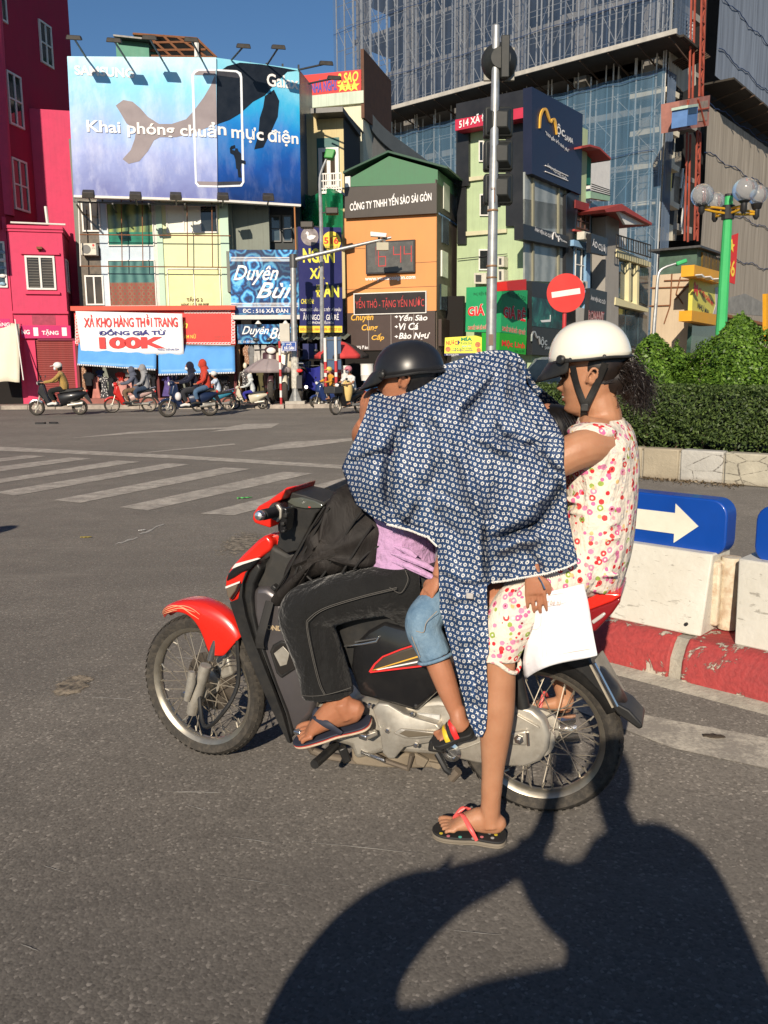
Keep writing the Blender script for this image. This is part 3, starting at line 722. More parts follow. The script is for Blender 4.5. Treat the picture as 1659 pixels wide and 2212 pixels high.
gh.tube('rusty_post',[zB(1374,135)+(-.3,),zB(1381,350)+(-.3,)],.03,mat('orange_rust',(.40,.17,.06),.8))
# ---------------- red shop sign with greek key, white banner, blue blinds
FS=FR(150,32.9,510,33.1)
ss=Thing('shop_sign','long red shop sign board with white greek-key border under the glass house','sign',FS)
bd=ss.box('board',zB(350,620,1096,780),-.10,.3,RED);ss.box('top_ledge',zB(328,597,1096,618),-.28,.35,mat('red_ledge',(.60,.07,.035),.5,var=.08))
KEYW=WHT
def greek(T,u0,u1,v0,v1,vert,y,parent):
 b=MB();n=9 if vert else 15
 for i in range(n):
  if vert:ua,ub,va,vb=u0,u1,v0+(v1-v0)*i/n,v0+(v1-v0)*(i+.82)/n
  else:ua,ub,va,vb=u0+(u1-u0)*i/n,u0+(u1-u0)*(i+.82)/n,v0,v1
  x0,x1,z0,z1=T.fr.rect(T_z(ua,va,ub,vb),y);t_=min(x1-x0,z1-z0)*.2
  b.box(x0,x1,y-.004,y,z1-t_,z1);b.box(x0,x0+t_,y-.004,y,z0,z1-t_);b.box(x0+t_,x1,y-.004,y,z0,z0+t_);b.box(x1-t_,x1,y-.004,y,z0+t_,z1-2.2*t_)
 b.build('key_border',KEYW,parent)
T_z=zB
greek(ss,1080,1096,632,776,True,-.105,bd);greek(ss,860,1078,619,632,False,-.105,bd);greek(ss,870,1078,768,779,False,-.105,bd);greek(ss,351,366,640,776,True,-.105,bd)
ss.text('h',zB(850,668,876,702),-.106,YEL,bd,bold=.01,shear=.3);ss.text('ÁM NỮ',zB(858,728,914,750),-.106,YEL,bd,bold=.01)
ss.text('01689 640 0564',zB(1000,736,1082,747),-.106,mat('dull_red_letters',(.4,.06,.05),.6),bd);ss.text('0977 811 618',zB(1000,750,1082,761),-.106,MATS['dull_red_letters'],bd)
bn=Thing('sale_banner','white vinyl sale banner with red and navy lettering, hung over the red sign','banner',FS)
b=MB();P=[]
for i in range(25):
 row=[];f=i/24
 for j in range(9):
  g=j/8;u,v=zB((352*(1-f)+850*f)*(1-g)+(380*(1-f)+858*f)*g,(622*(1-f)+634*f)*(1-g)+(820*(1-f)+830*f)*g)
  row.append(FS.pt(u,v,-.36+.012*math.sin(f*21+g*3)+.01*math.sin(g*9+f*4)))
 P.append(row)
b.grid(P);sh_=b.build('sheet',mat('white_vinyl',(.80,.80,.80),.35,var=.03),bn.o,smooth=True);sh_.modifiers.new('t','SOLIDIFY').thickness=.006
for s_,r,m_,bo in(('XẢ KHO HÀNG THỜI TRANG',(390,636,828,697),REDL,.025),('ĐỒNG GIÁ TỪ',(460,703,772,734),NAVYL,.03),('100K',(462,742,770,797),REDL,.05),('Hotline: 0189.646.0564',(735,795,836,806),NAVYL,.0)):
 bn.text(s_,zB(*r),-.395,m_,sh_,bold=bo,space=.95)
BLIND=mat('blue_tarpaulin',(.10,.32,.68),.5,var=.08,scale=2);TRIM=mat('white_trim',(.78,.80,.84),.6)
def blind(poly,label,y0,y1):
 T=Thing('shop_blind',label,'awning',FS,'blue blinds under the red sign');b=MB();P=[];n=22
 (ua,va),(ub,vb),(uc,vc),(ud,vd)=[zB(*p)for p in poly]
 for i in range(n+1):
  f=i/n;row=[]
  for j in range(7):
   g=j/6;u=(ua*(1-f)+ub*f)*(1-g)+(ud*(1-f)+uc*f)*g;v=(va*(1-f)+vb*f)*(1-g)+(vd*(1-f)+vc*f)*g
   row.append(FS.pt(u,v,y0+(y1-y0)*g+.02*math.sin(f*9)*g+.012*math.sin(f*31)))
  P.append(row)
 b.grid(P);o=b.build('tarpaulin',BLIND,T.o,smooth=True);o.modifiers.new('t','SOLIDIFY').thickness=.008
 tr=MB()
 for i in range(0,n*2):
  f0=i/(n*2);f1=(i+.5)/(n*2);e0=Vector(P[0][6]).lerp(Vector(P[n][6]),f0);e1=Vector(P[0][6]).lerp(Vector(P[n][6]),f1)
  tr.hexa([e0+Vector((0,-.012,-.05)),e1+Vector((0,-.012,-.05)),e1+Vector((0,.0,-.05)),e0+Vector((0,0,-.05)),e0+Vector((0,-.012,.01)),e1+Vector((0,-.012,.01)),e1+Vector((0,0,.01)),e0+Vector((0,0,.01))])
 tr.build('dashed_hem',TRIM,T.o)['kind']='stuff'
 MB().bar(P[0][0],P[n][0],.05).build('roller_bar',STEEL,T.o)
blind([(366,770),(730,780),(728,893),(362,868)],'blue shop blind left of the gap, below the white banner',-.15,-.75)
blind([(738,776),(1094,784),(1097,906),(740,916)],'blue shop blind on the right, wider and lower',-.15,-.8)
sp=Thing('clothes_shop','dark open shop front full of hanging clothes under blue blinds','shop',FS)
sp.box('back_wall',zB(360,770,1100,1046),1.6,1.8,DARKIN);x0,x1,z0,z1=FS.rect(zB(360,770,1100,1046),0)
MB().box(x0,x1,0,1.6,.1405,.15).build('shop_floor',mat('shop_floor',(.2,.12,.1),.7),sp.o)
for u_ in(364,735,1096):sp.box('door_post',zB(u_-6,775,u_+6,1042),-.05,1.6,mat('maroon_post',(.13,.025,.025),.7))
sp.box('step',zB(366,1028,1096,1052),-.35,0,mat('red_step',(.26,.10,.08),.8,var=.2))
sp.tube('clothes_rail',[zB(372,872)+(-.1,),zB(1094,900)+(-.1,)],.015,STEEL)
GCOL={'pink':(.55,.22,.18),'black':(.02,.02,.024),'floral':(.3,.16,.1),'spot':(.05,.05,.055),'red':(.5,.04,.03),'purple':(.12,.09,.28),'white':(.55,.52,.48),'olive':(.11,.10,.05),'navy':(.03,.04,.1),'grey':(.22,.22,.22),'orange':(.6,.2,.04),'rose':(.6,.3,.26)}
def garment_mat(c):
 n='cloth_'+c
 if n in MATS:return MATS[n]
 t=NT(n);co=t.coord('Object');col=GCOL[c]
 if c in('spot','floral'):
  v=t.node('ShaderNodeTexVoronoi',{'Vector':co,'Scale':16.0});k=t.ramp(v.outputs['Distance'],[(.3,1),(.36,0)])
  cc=t.mix(k,col,(.6,.58,.55)if c=='spot' else(.55,.4,.3))
 else:cc=t.mix(t.ramp(t.noise(co,5,4),[(.3,0),(.7,1)]),col,tuple(x*.6 for x in col))
 t.bsdf(cc,.85,0,.2);MATS[n]=t.m;return t.m
def garment(fr,u,v,w,h,y,c,label,kind='dress',group='clothes hung in the open shop front'):
 p=fr.pt(u,v,y);s_=(CAMP-fr.wld(p)).length/FOC;W=w*s_/2;H=h*s_
 base=fr.wld(p)
 if kind=='dress':outl=[(-.35,0),(-.95,-.12),(-.85,-.22),(-.55,-.2),(-.5,-.42),(-1,-1),(1,-1),(.5,-.42),(.55,-.2),(.85,-.22),(.95,-.12),(.35,0),(0,-.06)]
 elif kind=='shirt':outl=[(-.3,0),(-1,-.2),(-.9,-.55),(-.62,-.48),(-.62,-1),(.62,-1),(.62,-.48),(.9,-.55),(1,-.2),(.3,0),(0,-.08)]
 else:outl=[(-.7,0),(-1,-1),(-.1,-1),(0,-.3),(.1,-1),(1,-1),(.7,0)]
 b=MB();pts=[(x*W,z*H)for x,z in outl]
 for k,(yy,q)in enumerate(((-.04,.85),(0,1.0),(.04,.85))):pass
 rings=[[(x*q,yy,z*q if q==1 else z*.985-.004)for x,z in pts]for yy,q in((-.05,.8),(-.02,.97),(.02,.97),(.05,.8))]
 b.loft(rings)
 o=b.build(kind if kind!='dress' else 'dress',garment_mat(c),None,smooth=True);o.location=base;o.rotation_euler.z=fr.a
 return tag(o,label,kind,group)
for i,(x_,y_,w,h,c,k,lab)in enumerate(((382,878,40,150,'floral','dress','long peach patterned dress at the left end of the clothes shop'),(412,905,50,60,'black','shirt','black blouse with yellow print beside the peach dress'),(446,925,46,105,'pink','dress','dusty pink sleeveless dress hanging behind the red motorbike front'),(484,925,48,110,'spot','dress','black dress with white dots right of the pink dress'),(466,895,40,30,'navy','shirt','dark blue top hung above the dotted dress'),(515,930,36,90,'black','dress','plain black dress behind the checked rider'),(560,905,46,40,'red','shirt','bright red top hung high in the clothes shop'),(560,945,60,75,'rose','shirt','pale pink tee shirt with short sleeves behind the riders'),(602,930,50,80,'rose','dress','pale rose slip dress right of the pink tee'),(596,885,40,40,'grey','shirt','grey top hung above the two riders on the red bike'),(690,910,34,110,'white','dress','white dress at the left door post'),(715,915,28,110,'black','dress','narrow black dress beside the centre post'),(780,925,56,90,'purple','dress','purple dress behind the dark blue scooter'),(815,915,40,110,'navy','dress','navy dress behind the scooter driver'),(1010,915,44,100,'black','dress','black dress behind the man in the blue shirt'),(1045,920,50,35,'black','shirt','black crop top above the dotted skirt'),(1055,945,46,60,'spot','dress','dotted skirt with white flowers near the mint scooter'),(985,945,30,70,'red','dress','red dress behind the man on the blue motorbike'),(900,930,40,70,'olive','dress','olive dress behind the red hooded rider'))):
 u,v=zB(x_,y_);garment(FS,u,v,w*.463,h*.463,-.12 if i%2 else .15,c,lab,k)
 # ---------------- rose-print signs, textile shop
FB=FR(498,33.4,645,33.6)
def rose_mat():
 t=NT('blue_rose_print');c=t.coord('Object')
 n=t.node('ShaderNodeTexNoise',{'Vector':c,'Scale':2.0,'Detail':3.0});w=t.node('ShaderNodeVectorMath',{0:n.outputs['Color'],1:(.35,.35,.35)},operation='MULTIPLY')
 p=t.node('ShaderNodeVectorMath',{0:c,1:w.outputs[0]},operation='ADD').outputs[0]
 v=t.node('ShaderNodeTexVoronoi',{'Vector':p,'Scale':1.35,'Randomness':.8})
 r=t.math('SINE',t.math('ADD',t.math('MULTIPLY',v.outputs['Distance'],30.0),t.math('MULTIPLY',n.outputs[0],9.0)))
 col=t.ramp(t.math('MULTIPLY_ADD',r,.5,.5),[(.0,(.004,.02,.10)),(.35,(.01,.12,.38)),(.7,(.03,.28,.62)),(1.0,(.16,.52,.80))])
 col=t.mix(t.ramp(v.outputs['Distance'],[(.42,0),(.62,.85)]),col,(.003,.012,.05))
 t.bsdf(col,.3,0,.5);return t.m
ROSE=rose_mat()
db=Thing('rose_sign','large blue rose printed sign with white script lettering and address','sign',FB)
o=db.box('panel',zB(1075,336,1393,640),-.25,-.05,ROSE)
for v_ in(370,378,386,584,592,600):db.box('stripe',zB(1076,v_,1392,v_+3),-.256,-.25,WHT,o)
db.box('address_strip',zB(1076,603,1392,632),-.253,-.25,mat('deep_blue_strip',(.006,.05,.2),.4),o)
db.text('Duyên',zB(1088,408,1300,500),-.262,WHT,o,bold=.012,shear=.45);db.text('Bùi',zB(1195,488,1368,562),-.262,WHT,o,bold=.012,shear=.45)
db.text('ĐC : 516 XÃ ĐÀN',zB(1132,607,1344,630),-.262,WHT,o,bold=.01)
d2=Thing('rose_sign','small narrow blue rose sign below the ledge, over the textile shop','sign',FB)
o=d2.box('panel',zB(1108,684,1388,774),-.25,-.05,ROSE);d2.text('Duyên',zB(1128,692,1255,742),-.256,WHT,o,bold=.01,shear=.45);d2.text('Bùi',zB(1255,700,1350,752),-.256,WHT,o,bold=.01,shear=.45);d2.text('ĐC : 516 XÃ ĐÀN',zB(1112,757,1190,770),-.256,WHT,o)
ts=Thing('textile_shop','small shop with hung trousers and mannequins under the rose signs','shop',FB)
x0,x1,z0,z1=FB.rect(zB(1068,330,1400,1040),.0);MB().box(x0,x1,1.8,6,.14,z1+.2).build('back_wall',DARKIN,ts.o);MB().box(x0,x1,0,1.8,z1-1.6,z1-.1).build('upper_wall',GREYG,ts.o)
ts.box('ledge',zB(1085,640,1420,660),-.55,.1,mat('white_ledge',(.6,.58,.54),.6));ts.box('left_post',zB(1098,775,1122,1040),-.05,1.5,mat('tan_post',(.35,.19,.09),.7));ts.box('right_post',zB(1385,660,1400,1040),-.05,1.5,DARKIN)
for u_ in(1205,1332):p=FB.pt(*zB(u_,682),-.4);MB().lathe([(.03,.16),(.05,.1),(.13,.0)],p,(0,0,1),12).build('shade_lamp',WHITE,ts.o,smooth=True)
for i,(x_,c)in enumerate(((1150,'floral'),(1170,'grey'),(1198,'white'),(1232,'white'),(1262,'spot'),(1300,'olive'),(1335,'white'))):
 u,v=zB(x_,780);garment(FB,u,v,17,(46 if i%2 else 40),-.1,c,['printed scarf at the left of the textile shop rail','grey top hung beside the printed scarf','first pair of white trousers on the textile shop rail','second pair of white trousers on the textile rail','dark speckled trousers over the parasol','brown trousers over the right of the parasol','white trousers nearest the galvanised mast'][i],'trousers' if i>1 else 'shirt','garments on the textile shop rail')
u,v=zB(1215,895);garment(FB,u,v,20,55,.3,'olive','green dress standing behind the white scooter rider','dress','garments on the textile shop rail')
def mannequin(u,v,hh,y,label):
 p=FB.pt(u,v,y);s_=(CAMP-FB.wld(p)).length/FOC;H=hh*s_
 rt=empty('mannequin',label,'mannequin',FB.wld(p)-Vector((0,0,H)),FB.a);CR=mat('cream_mannequin',(.72,.65,.5),.4)
 MB().ell((0,0,H-.12),(.08,.09,.12),12,8).build('head',CR,rt,smooth=True)
 MB().tube([(0,0,H-.24),(0,0,H-.3),(0,0,H-.36),(0,0,H-.55),(0,0,H-.7),(0,0,H-.9)],[(.05,.05),(.07,.06),(.19,.09),(.14,.1),(.12,.09),(.16,.1)],12,ref=(1,0,0)).build('torso',garment_mat('spot'),rt,smooth=True)
 for s in(-1,1):MB().tube([(s*.19,0,H-.36),(s*.24,0,H-.62),(s*.25,0,H-.9)],[.045,.035,.025],8).build('arm',CR,rt,smooth=True)
 MB().cyl((0,0,0),(0,0,H-.9),.02,8).build('stand',STEEL,rt)
mannequin(*zB(1143,862),66,-.45,'cream shop mannequin in a dark floral top beside the grey parasol')
# ---------------- tall navy NGAN sign
FN=FR(643,33.2,745,33.5)
ng=Thing('restaurant_sign','tall navy banner sign with big yellow words and a swan emblem','sign',FN)
o=ng.box('panel',zD(107,130,342,705),-.35,-.15,NAVY)
for s_,r in(('NGAN',(128,246,300,325)),('XÃ',(165,340,245,412)),('ĐÀN',(198,432,325,512))):ng.text(s_,zD(*r),-.366,mat('lemon_letters',(.82,.72,.08),.4),o,bold=.035)
for s_,r in(('CHUYÊN:',(118,515,188,548)),):ng.text(s_,zD(*r),-.362,MATS['lemon_letters'],o,bold=.02,shear=.2)
for s_,r in(('NGAN CHẶT - LẨU - RIÊNG TIẾT - ĐỒ NHẬU',(114,565,336,592)),('ĂN NGON  GIÁ RẺ',(128,596,324,636)),('CÓ PHÒNG ĐIỀU HÒA',(155,636,297,658))):ng.text(s_,zD(*r),-.362,WHT,o,bold=.012)
yb=ng.box('phone_strip',zD(108,668,342,704),-.356,-.35,YEL,o);ng.text('ĐIỆN THOẠI: 0984 023 878 - 0973 227 520',zD(114,676,336,697),-.362,REDL,o,bold=.01)
p=FN.pt(*zD(283,208),-.33);r_=49*.3968*33.3/FOC
MB().cyl(p,p+Vector((0,-.06,0)),r_,28).build('round_plate',YEL,o);ng.text('516',zD(243,185,322,222),-.396,REDL,o,bold=.03);ng.text('510 CHUYỂN VỀ',zD(245,228,318,243),-.396,NAVYL,o)
p=FN.pt(*zD(165,182),-.34);MB().cyl(p,p+Vector((0,-.03,0)),r_*.93,28).build('emblem_disc',mat('emblem_grey',(.25,.22,.22),.5,var=.5,scale=5),o)
ng.prism('swan',zp(zD,(142,165),(150,152),(160,160),(158,178),(175,172),(200,178),(185,195),(165,200),(150,190),(152,172)),-.378,-.372,WHT,o)
# ---------------- stall under the navy sign: shed roof, blue cloth, red board
st=Thing('food_stall','dark food stall with corrugated shed roof under the navy sign','stall',FN)
st.box('back',zD(100,700,420,1080),1.2,1.5,DARKIN);q=[FN.pt(*zD(120,740),-.2),FN.pt(*zD(360,738),-.6),FN.pt(*zD(405,700),.6),FN.pt(*zD(125,708),.6)]
b=MB();P=[]
for i in range(41):
 f=i/40;a=q[0].lerp(q[1],f);c=q[3].lerp(q[2],f);dz=Vector((0,0,.025*math.sin(i*1.57)));P.append([a+dz,c+dz])
b.grid(P);o=b.build('shed_roof',mat('corrugated_sheet',(.22,.25,.2),.6,.3,var=.3),st.o);o.modifiers.new('t','SOLIDIFY').thickness=.01
st.box('menu_board',zD(128,765,205,850),-.1,-.05,mat('faded_menu',(.02,.025,.10),.5,var=.5));st.box('red_board',zD(245,880,345,960),-.3,-.25,RED)
st.text('NGAN 510',zD(250,898,342,925),-.306,WHT,bold=.02);st.text('BÚN MIẾN',zD(262,932,330,950),-.306,YEL,bold=.02)
BC=mat('royal_blue_cloth',(.015,.02,.22),.8,var=.15,scale=3)
bc=Thing('blue_cloth','royal blue cloth hung as a screen behind the lamp pole','cloth',FN);P=[]
for i in range(15):
 f=i/14;row=[]
 for j in range(10):
  g=j/9;u,v=zD(118+112*f,884+14*math.sin(f*PI)*(1-g)+150*g*(.75+.25*f));row.append(FN.pt(u,v,-1.0+.05*math.sin(f*11+g*2)))
 P.append(row)
b=MB();b.grid(P);o=b.build('cloth',BC,bc.o,smooth=True);o.modifiers.new('t','SOLIDIFY').thickness=.01
MB().bar(P[0][0],P[14][0],.02).build('rope',STEEL,bc.o)
# ================================================================== BILLBOARD
def ad_mat(name,stops,mott,gl,zr):
 t=NT(name);c=t.coord('Object');s=t.node('ShaderNodeSeparateXYZ',{0:c})
 n=t.noise(c,.45,5,.6);n2=t.noise(t.node('ShaderNodeMapping',{0:c,3:(1.0,1.0,.35)}).outputs[0],1.6,6,.65)
 zz=t.math('DIVIDE',t.math('SUBTRACT',s.outputs[2],zr[0]),zr[1]-zr[0])
 g=t.math('ADD',zz,t.math('MULTIPLY',t.math('SUBTRACT',n,.5),.55))
 col=t.ramp(g,stops)
 col=t.mix(t.ramp(n2,[(.45,0),(.75,mott)]),col,(.75,.78,.9))
 t.bsdf(col,gl,0,.5,t.noise(c,1.1,3),.02);return t.m
F1=FR(145,32.3,467,33.4);F2=FR(467,33.4,650,34.65);F3=FR(649,34.7,677,38.5)
zr=(F1.px(300,428)[1],F1.px(300,122)[1])
AD1=ad_mat('glare_ocean_print',[(.0,(.15,.17,.40)),(.3,(.30,.36,.66)),(.6,(.28,.52,.86)),(.85,(.24,.64,.90)),(1.0,(.5,.80,.92))],.5,.32,zr)  # pale print colours paint in the sun glare on the left vinyl
AD2=ad_mat('deep_ocean_print',[(.0,(.004,.022,.12)),(.25,(.006,.07,.34)),(.55,(.012,.22,.62)),(.8,(.03,.42,.72)),(1.0,(.25,.65,.80))],.12,.35,zr)
bb=Thing('billboard','huge ocean billboard advertising a phone, with a whale and a diver','billboard',F1)
def onF(Fr):
 d=F1.loc(Fr.o);e=empty('panel_frame');return d
def bpoly(part,Fr,pts,y0,y1,m,parent=None):
 q=[Fr.px(u,v,y0)for u,v in pts]
 b=MB();b.prism(q,y0,y1,f=lambda x,y,z:F1.loc(Fr.wld((x,y,z))));return b.build(part,m,parent or bb.o)
def btext(s_,Fr,r,y,m,parent,**kw):
 o=lettering('lettering',s_,*Fr.rect(r,y),y,m,parent,**kw)
 Mx=Matrix.Translation(F1.loc(Fr.o))@Matrix.Rotation(Fr.a-F1.a,4,'Z');o.data.transform(Mx);return o
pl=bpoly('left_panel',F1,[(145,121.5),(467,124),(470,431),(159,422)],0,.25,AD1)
pr=bpoly('right_panel',F2,[(463,124),(646,149),(650,442),(470,431)],0,.25,AD2)
ps=bpoly('side_panel',F3,[(646,150),(674,185),(678,470),(650,442)],0,.25,mat('dim_side_print',(.02,.06,.14),.4,var=.5,scale=1))
for Fr,e in((F1,[(159,421),(470,430),(470,435),(159,426)]),(F2,[(470,430),(650,441),(650,446),(470,435)])):bpoly('edge_trim',Fr,e,-.05,.2,WHITE)
WH1=mat('whale_print_glare',(.27,.23,.24),.35,var=.12,scale=2);WH2=mat('whale_print',(.008,.012,.02),.35,var=.3)  # left-panel whale and bezel grey has the sun glare mixed into the colour
bpoly('whale_tail',F1,zp(zA,(540,492),(575,466),(618,474),(655,505),(690,545),(742,578),(800,578),(868,556),(905,515),(950,455),(985,395),(1006,340),(1012,580),(960,598),(900,622),(820,640),(745,640),(718,655),(690,705),(650,752),(600,764),(572,742),(610,700),(628,650),(635,610),(590,575),(558,520)),-.008,.0,WH1,pl)
bpoly('whale_body',F2,zp(zA,(1007,345),(1060,308),(1120,292),(1220,300),(1330,318),(1390,330),(1340,335),(1280,395),(1236,445),(1180,475),(1120,530),(1070,560),(1012,580)),-.008,.0,WH2,pr)
bpoly('whale_flipper',F2,zp(zA,(1236,448),(1278,418),(1303,470),(1296,545),(1262,620),(1228,688),(1186,697),(1205,630),(1212,550),(1228,500)),-.008,.0,WH2,pr)
PHW=mat('phone_outline',(.80,.84,.88),.3);PHD=mat('phone_bezel',(.05,.05,.06),.3)
def ringpoly(Fr,outer,w,part,m,parent):
 bpoly(part,Fr,outer,-.012,-.008,m,parent)
for seg,Fr in(([(893,350),(905,330),(925,322),(1006,322),(1006,330),(928,331),(912,340),(905,352),(918,850),(930,864),(1014,866),(1014,874),(925,873),(910,855)],F1),([(1006,322),(1105,328),(1125,340),(1130,360),(1140,850),(1128,870),(1014,874),(1014,866),(1120,862),(1130,850),(1120,362),(1112,345),(1100,337),(1006,330)],F2)):
 bpoly('phone_outline',Fr,[zA(*p)for p in seg],-.014,-.006,PHW,pl if Fr is F1 else pr)
bpoly('phone_bezel',F1,zp(zA,(912,340),(928,331),(1006,330),(1006,350),(910,350)),-.013,-.006,WH1,pl);bpoly('phone_bezel',F2,zp(zA,(1006,330),(1100,337),(1116,350),(1118,365),(1006,350)),-.013,-.006,PHD,pr)
bpoly('phone_bezel',F1,zp(zA,(917,846),(1014,848),(1014,866),(930,864)),-.013,-.006,WH1,pl);bpoly('phone_bezel',F2,zp(zA,(1014,848),(1130,846),(1120,862),(1014,866)),-.013,-.006,PHD,pr)
bpoly('diver',F2,zp(zA,(1072,690),(1078,684),(1084,700),(1096,702),(1098,692),(1108,692),(1112,704),(1124,715),(1126,745),(1145,750),(1146,766),(1126,762),(1122,790),(1128,828),(1112,826),(1108,790),(1102,785),(1098,745),(1090,722),(1074,714)),-.02,-.014,WH2,pr)
bpoly('diver_camera',F2,zp(zA,(1076,682),(1096,676),(1098,690),(1080,696)),-.02,-.014,WH2,pr)
btext('SAMSUNG',F1,zA(348,312,625,357),-.02,WHT,pl,bold=.035);btext('Galax',F2,zA(1245,350,1393,410),-.02,WHT,pr,bold=.02)
btext('Khai phóng chuẩ',F1,zA(405,556,1008,645),-.035,WHT,pl,bold=.02);btext('n',F2,zA(1016,590,1056,630),-.02,WHT,pr,bold=.02);btext('mực',F2,zA(1080,592,1230,666),-.02,WHT,pr,bold=.02);btext('điện',F2,zA(1250,606,1392,682),-.02,WHT,pr,bold=.02)
LAMPM=mat('floodlight_casing',(.05,.045,.04),.5,.3,var=.3,scale=8);LENS=mat('floodlight_lens',(.30,.27,.22),.2,var=.3)
def flood(base,head,Fr,yb,yh,parent=None):
 a=F1.loc(Fr.wld(Fr.pt(*base,yb)));h=F1.loc(Fr.wld(Fr.pt(*head,yh)))
 o=MB().tube([a,h],.035,6).build('lamp_arm',STEEL,bb.o)
 MB().hexa([h+Vector(p)for p in((-.26,-.12,-.10),(.26,-.12,-.10),(.26,.22,.02),(-.26,.22,.02),(-.22,-.14,.05),(.22,-.14,.05),(.22,.16,.14),(-.22,.16,.14))]).build('floodlight',LAMPM,o,bevel=.02,seg=1)
for bse,hd in(((400,266),(345,178)),((590,280),(532,190)),((760,285),(697,178)),((945,285),(893,188))):flood(zA(*bse),zA(*hd),F1,-.05,-1.5)
for bse,hd in(((1080,280),(1136,217)),((1248,300),(1299,222)),((1392,326),(1522,297)),((1440,390),(1560,365))):flood(zA(*bse),zA(*hd),F2,-.05,-1.5)
for i,hd in enumerate(((412,905),(632,913),(820,915),(1040,917),(1252,920))):
 Fr=F1 if i<3 else F2;p=F1.loc(Fr.wld(Fr.pt(*zA(*hd),-.7)))
 o=MB().tube([p+Vector((0,.7,-.2)),p+Vector((0,0,-.12))],.03,6).build('lamp_arm',STEEL,bb.o)
 MB().hexa([p+Vector(q)for q in((-.22,-.08,-.16),(.22,-.08,-.16),(.22,.14,-.04),(-.22,.14,-.04),(-.2,-.12,.03),(.2,-.12,.03),(.2,.08,.17),(-.2,.08,.17))]).build('floodlight',LAMPM,o,bevel=.02,seg=1)
fr=MB()
for Fr,ua,ub in((F1,160,466),(F2,472,645)):
 for f in range(6):
  u=ua+(ub-ua)*f/5;a=F1.loc(Fr.wld(Fr.pt(u,130+f*2,.3)));c=F1.loc(Fr.wld(Fr.pt(u,436,.3)));fr.bar(a,c,.06)
 for v in(436,300,200):fr.bar(F1.loc(Fr.wld(Fr.pt(ua,v,.32))),F1.loc(Fr.wld(Fr.pt(ub,v+8,.32))),.06)
for f in range(7):
 Fr=F1 if f<4 else F2;u=165+f*78;a=F1.loc(Fr.wld(Fr.pt(u,440,.1)));fr.bar(a,a+Vector((0,2.0,-.1)),.05)
fr.build('support_frame',STEEL,bb.o)['kind']='stuff'
FT=FR(250,38,470,38)
rs=Thing('roof_shed','green metal shed with a rusty open truss roof above the billboard','shed',FT)
rs.box('shed_wall',zA(542,175,695,300),0,2,mat('green_sheet',(.07,.22,.16),.6,.2,var=.12,streak=.2));rs.prism('shed_roof',zp(zA,(528,160),(698,178),(698,186),(528,168)),-.4,2.2,STEEL)
for a,b_ in(((698,200),(925,195)),((698,262),(1010,268)),((700,175),(800,265)),((760,165),(860,265)),((825,172),(960,265)),((918,180),(1010,268)),((620,158),(918,180)),((700,235),(960,232))):rs.tube('truss_bar',[zA(*a)+(.2,),zA(*b_)+(.2,)],.05,RUSTB)
rs.tube('truss_post',[zA(917,200)+(0,),zA(917,268)+(0,)],.1,WHITE);rs.prism('sheet_roof',zp(zA,(620,156),(920,176),(1015,270),(1005,272),(910,186),(620,162)),.3,3,STEEL)
# ================================================================== ORANGE SHOP WITH THE CLOCK
FO=FR(745,33.9,945,32.7)
og=Thing('orange_shop','narrow orange panelled shop with a green gable, clock and brown sign','building',FO)
ORG=mat('orange_panel',(.66,.27,.085),.55,var=.06,scale=1.2,streak=.08,dirtcol=(.4,.15,.05));BRN=mat('brown_panel',(.058,.036,.03),.5,var=.12);DGR=mat('charcoal_panel',(.065,.055,.048),.5,var=.12)
x0,x1,z0,z1=FO.rect(zD(358,70,855,1080));MB().box(x0,x1,.06,4.2,.14,z1+.0).build('body_wall',mat('shop_side',(.13,.10,.08),.6,var=.25,streak=.3),og.o)
og.box('orange_front',zD(358,66,855,592),-.03,.06,ORG)
for v_ in(170,300,440):pass
for(a,b_)in(((358,250),(468,246)),((738,325),(855,318)),((358,470),(855,452))):og.tube('panel_seam',[zD(*a)+(-.032,),zD(*b_)+(-.032,)],.008,DGR)
sg=og.prism('name_board',zp(zC,(356,1020),(856,996),(856,1160),(356,1188)),-.22,.06,DGR)
og.text('CÔNG TY TNHH YẾN SÀO SÀI GÒN',zC(383,1070,828,1134),-.236,WHT,sg,bold=.02,skew=.055)
x0,x1,zz0,zz1=FO.rect(zC(356,1005,856,1172));MB().box(x1-.002,x1+.04,-.2,3.6,zz0+.05,zz1+.02).build('name_board_return',DGR,og.o)
GRN=mat('green_gable',(.07,.19,.10),.6,var=.08,streak=.15);GRD=mat('green_roof',(.025,.075,.045),.5,var=.2)
gb=og.prism('gable',zp(zC,(388,1016),(388,968),(598,850),(862,925),(862,998)),-.02,4.2,GRN)
xa,za=FO.px(*zC(356,950));xb,zb=FO.px(*zC(600,836));xc,zc=FO.px(*zC(872,912))
for(p,q)in(((xa,za),(xb,zb)),((xb,zb),(xc+.35,zc-.1))):MB().hexa([(p[0],-.2,p[1]),(q[0],-.2,q[1]),(q[0],4.4,q[1]),(p[0],4.4,p[1]),(p[0],-.2,p[1]+.07),(q[0],-.2,q[1]+.07),(q[0],4.4,q[1]+.07),(p[0],4.4,p[1]+.07)]).build('roof',GRD,og.o)
ck=og.box('clock_case',zD(470,205,737,381),-.16,-.03,BLK);og.box('clock_face',zD(478,213,729,373),-.166,-.16,mat('clock_glass',(.10,.10,.095),.25,var=.25,scale=3),ck)
LED=NT('red_led');LED.bsdf((.35,.02,.02),.5,Emission_Color=(1,.06,.05,1),Emission_Strength=.22);LED=LED.m
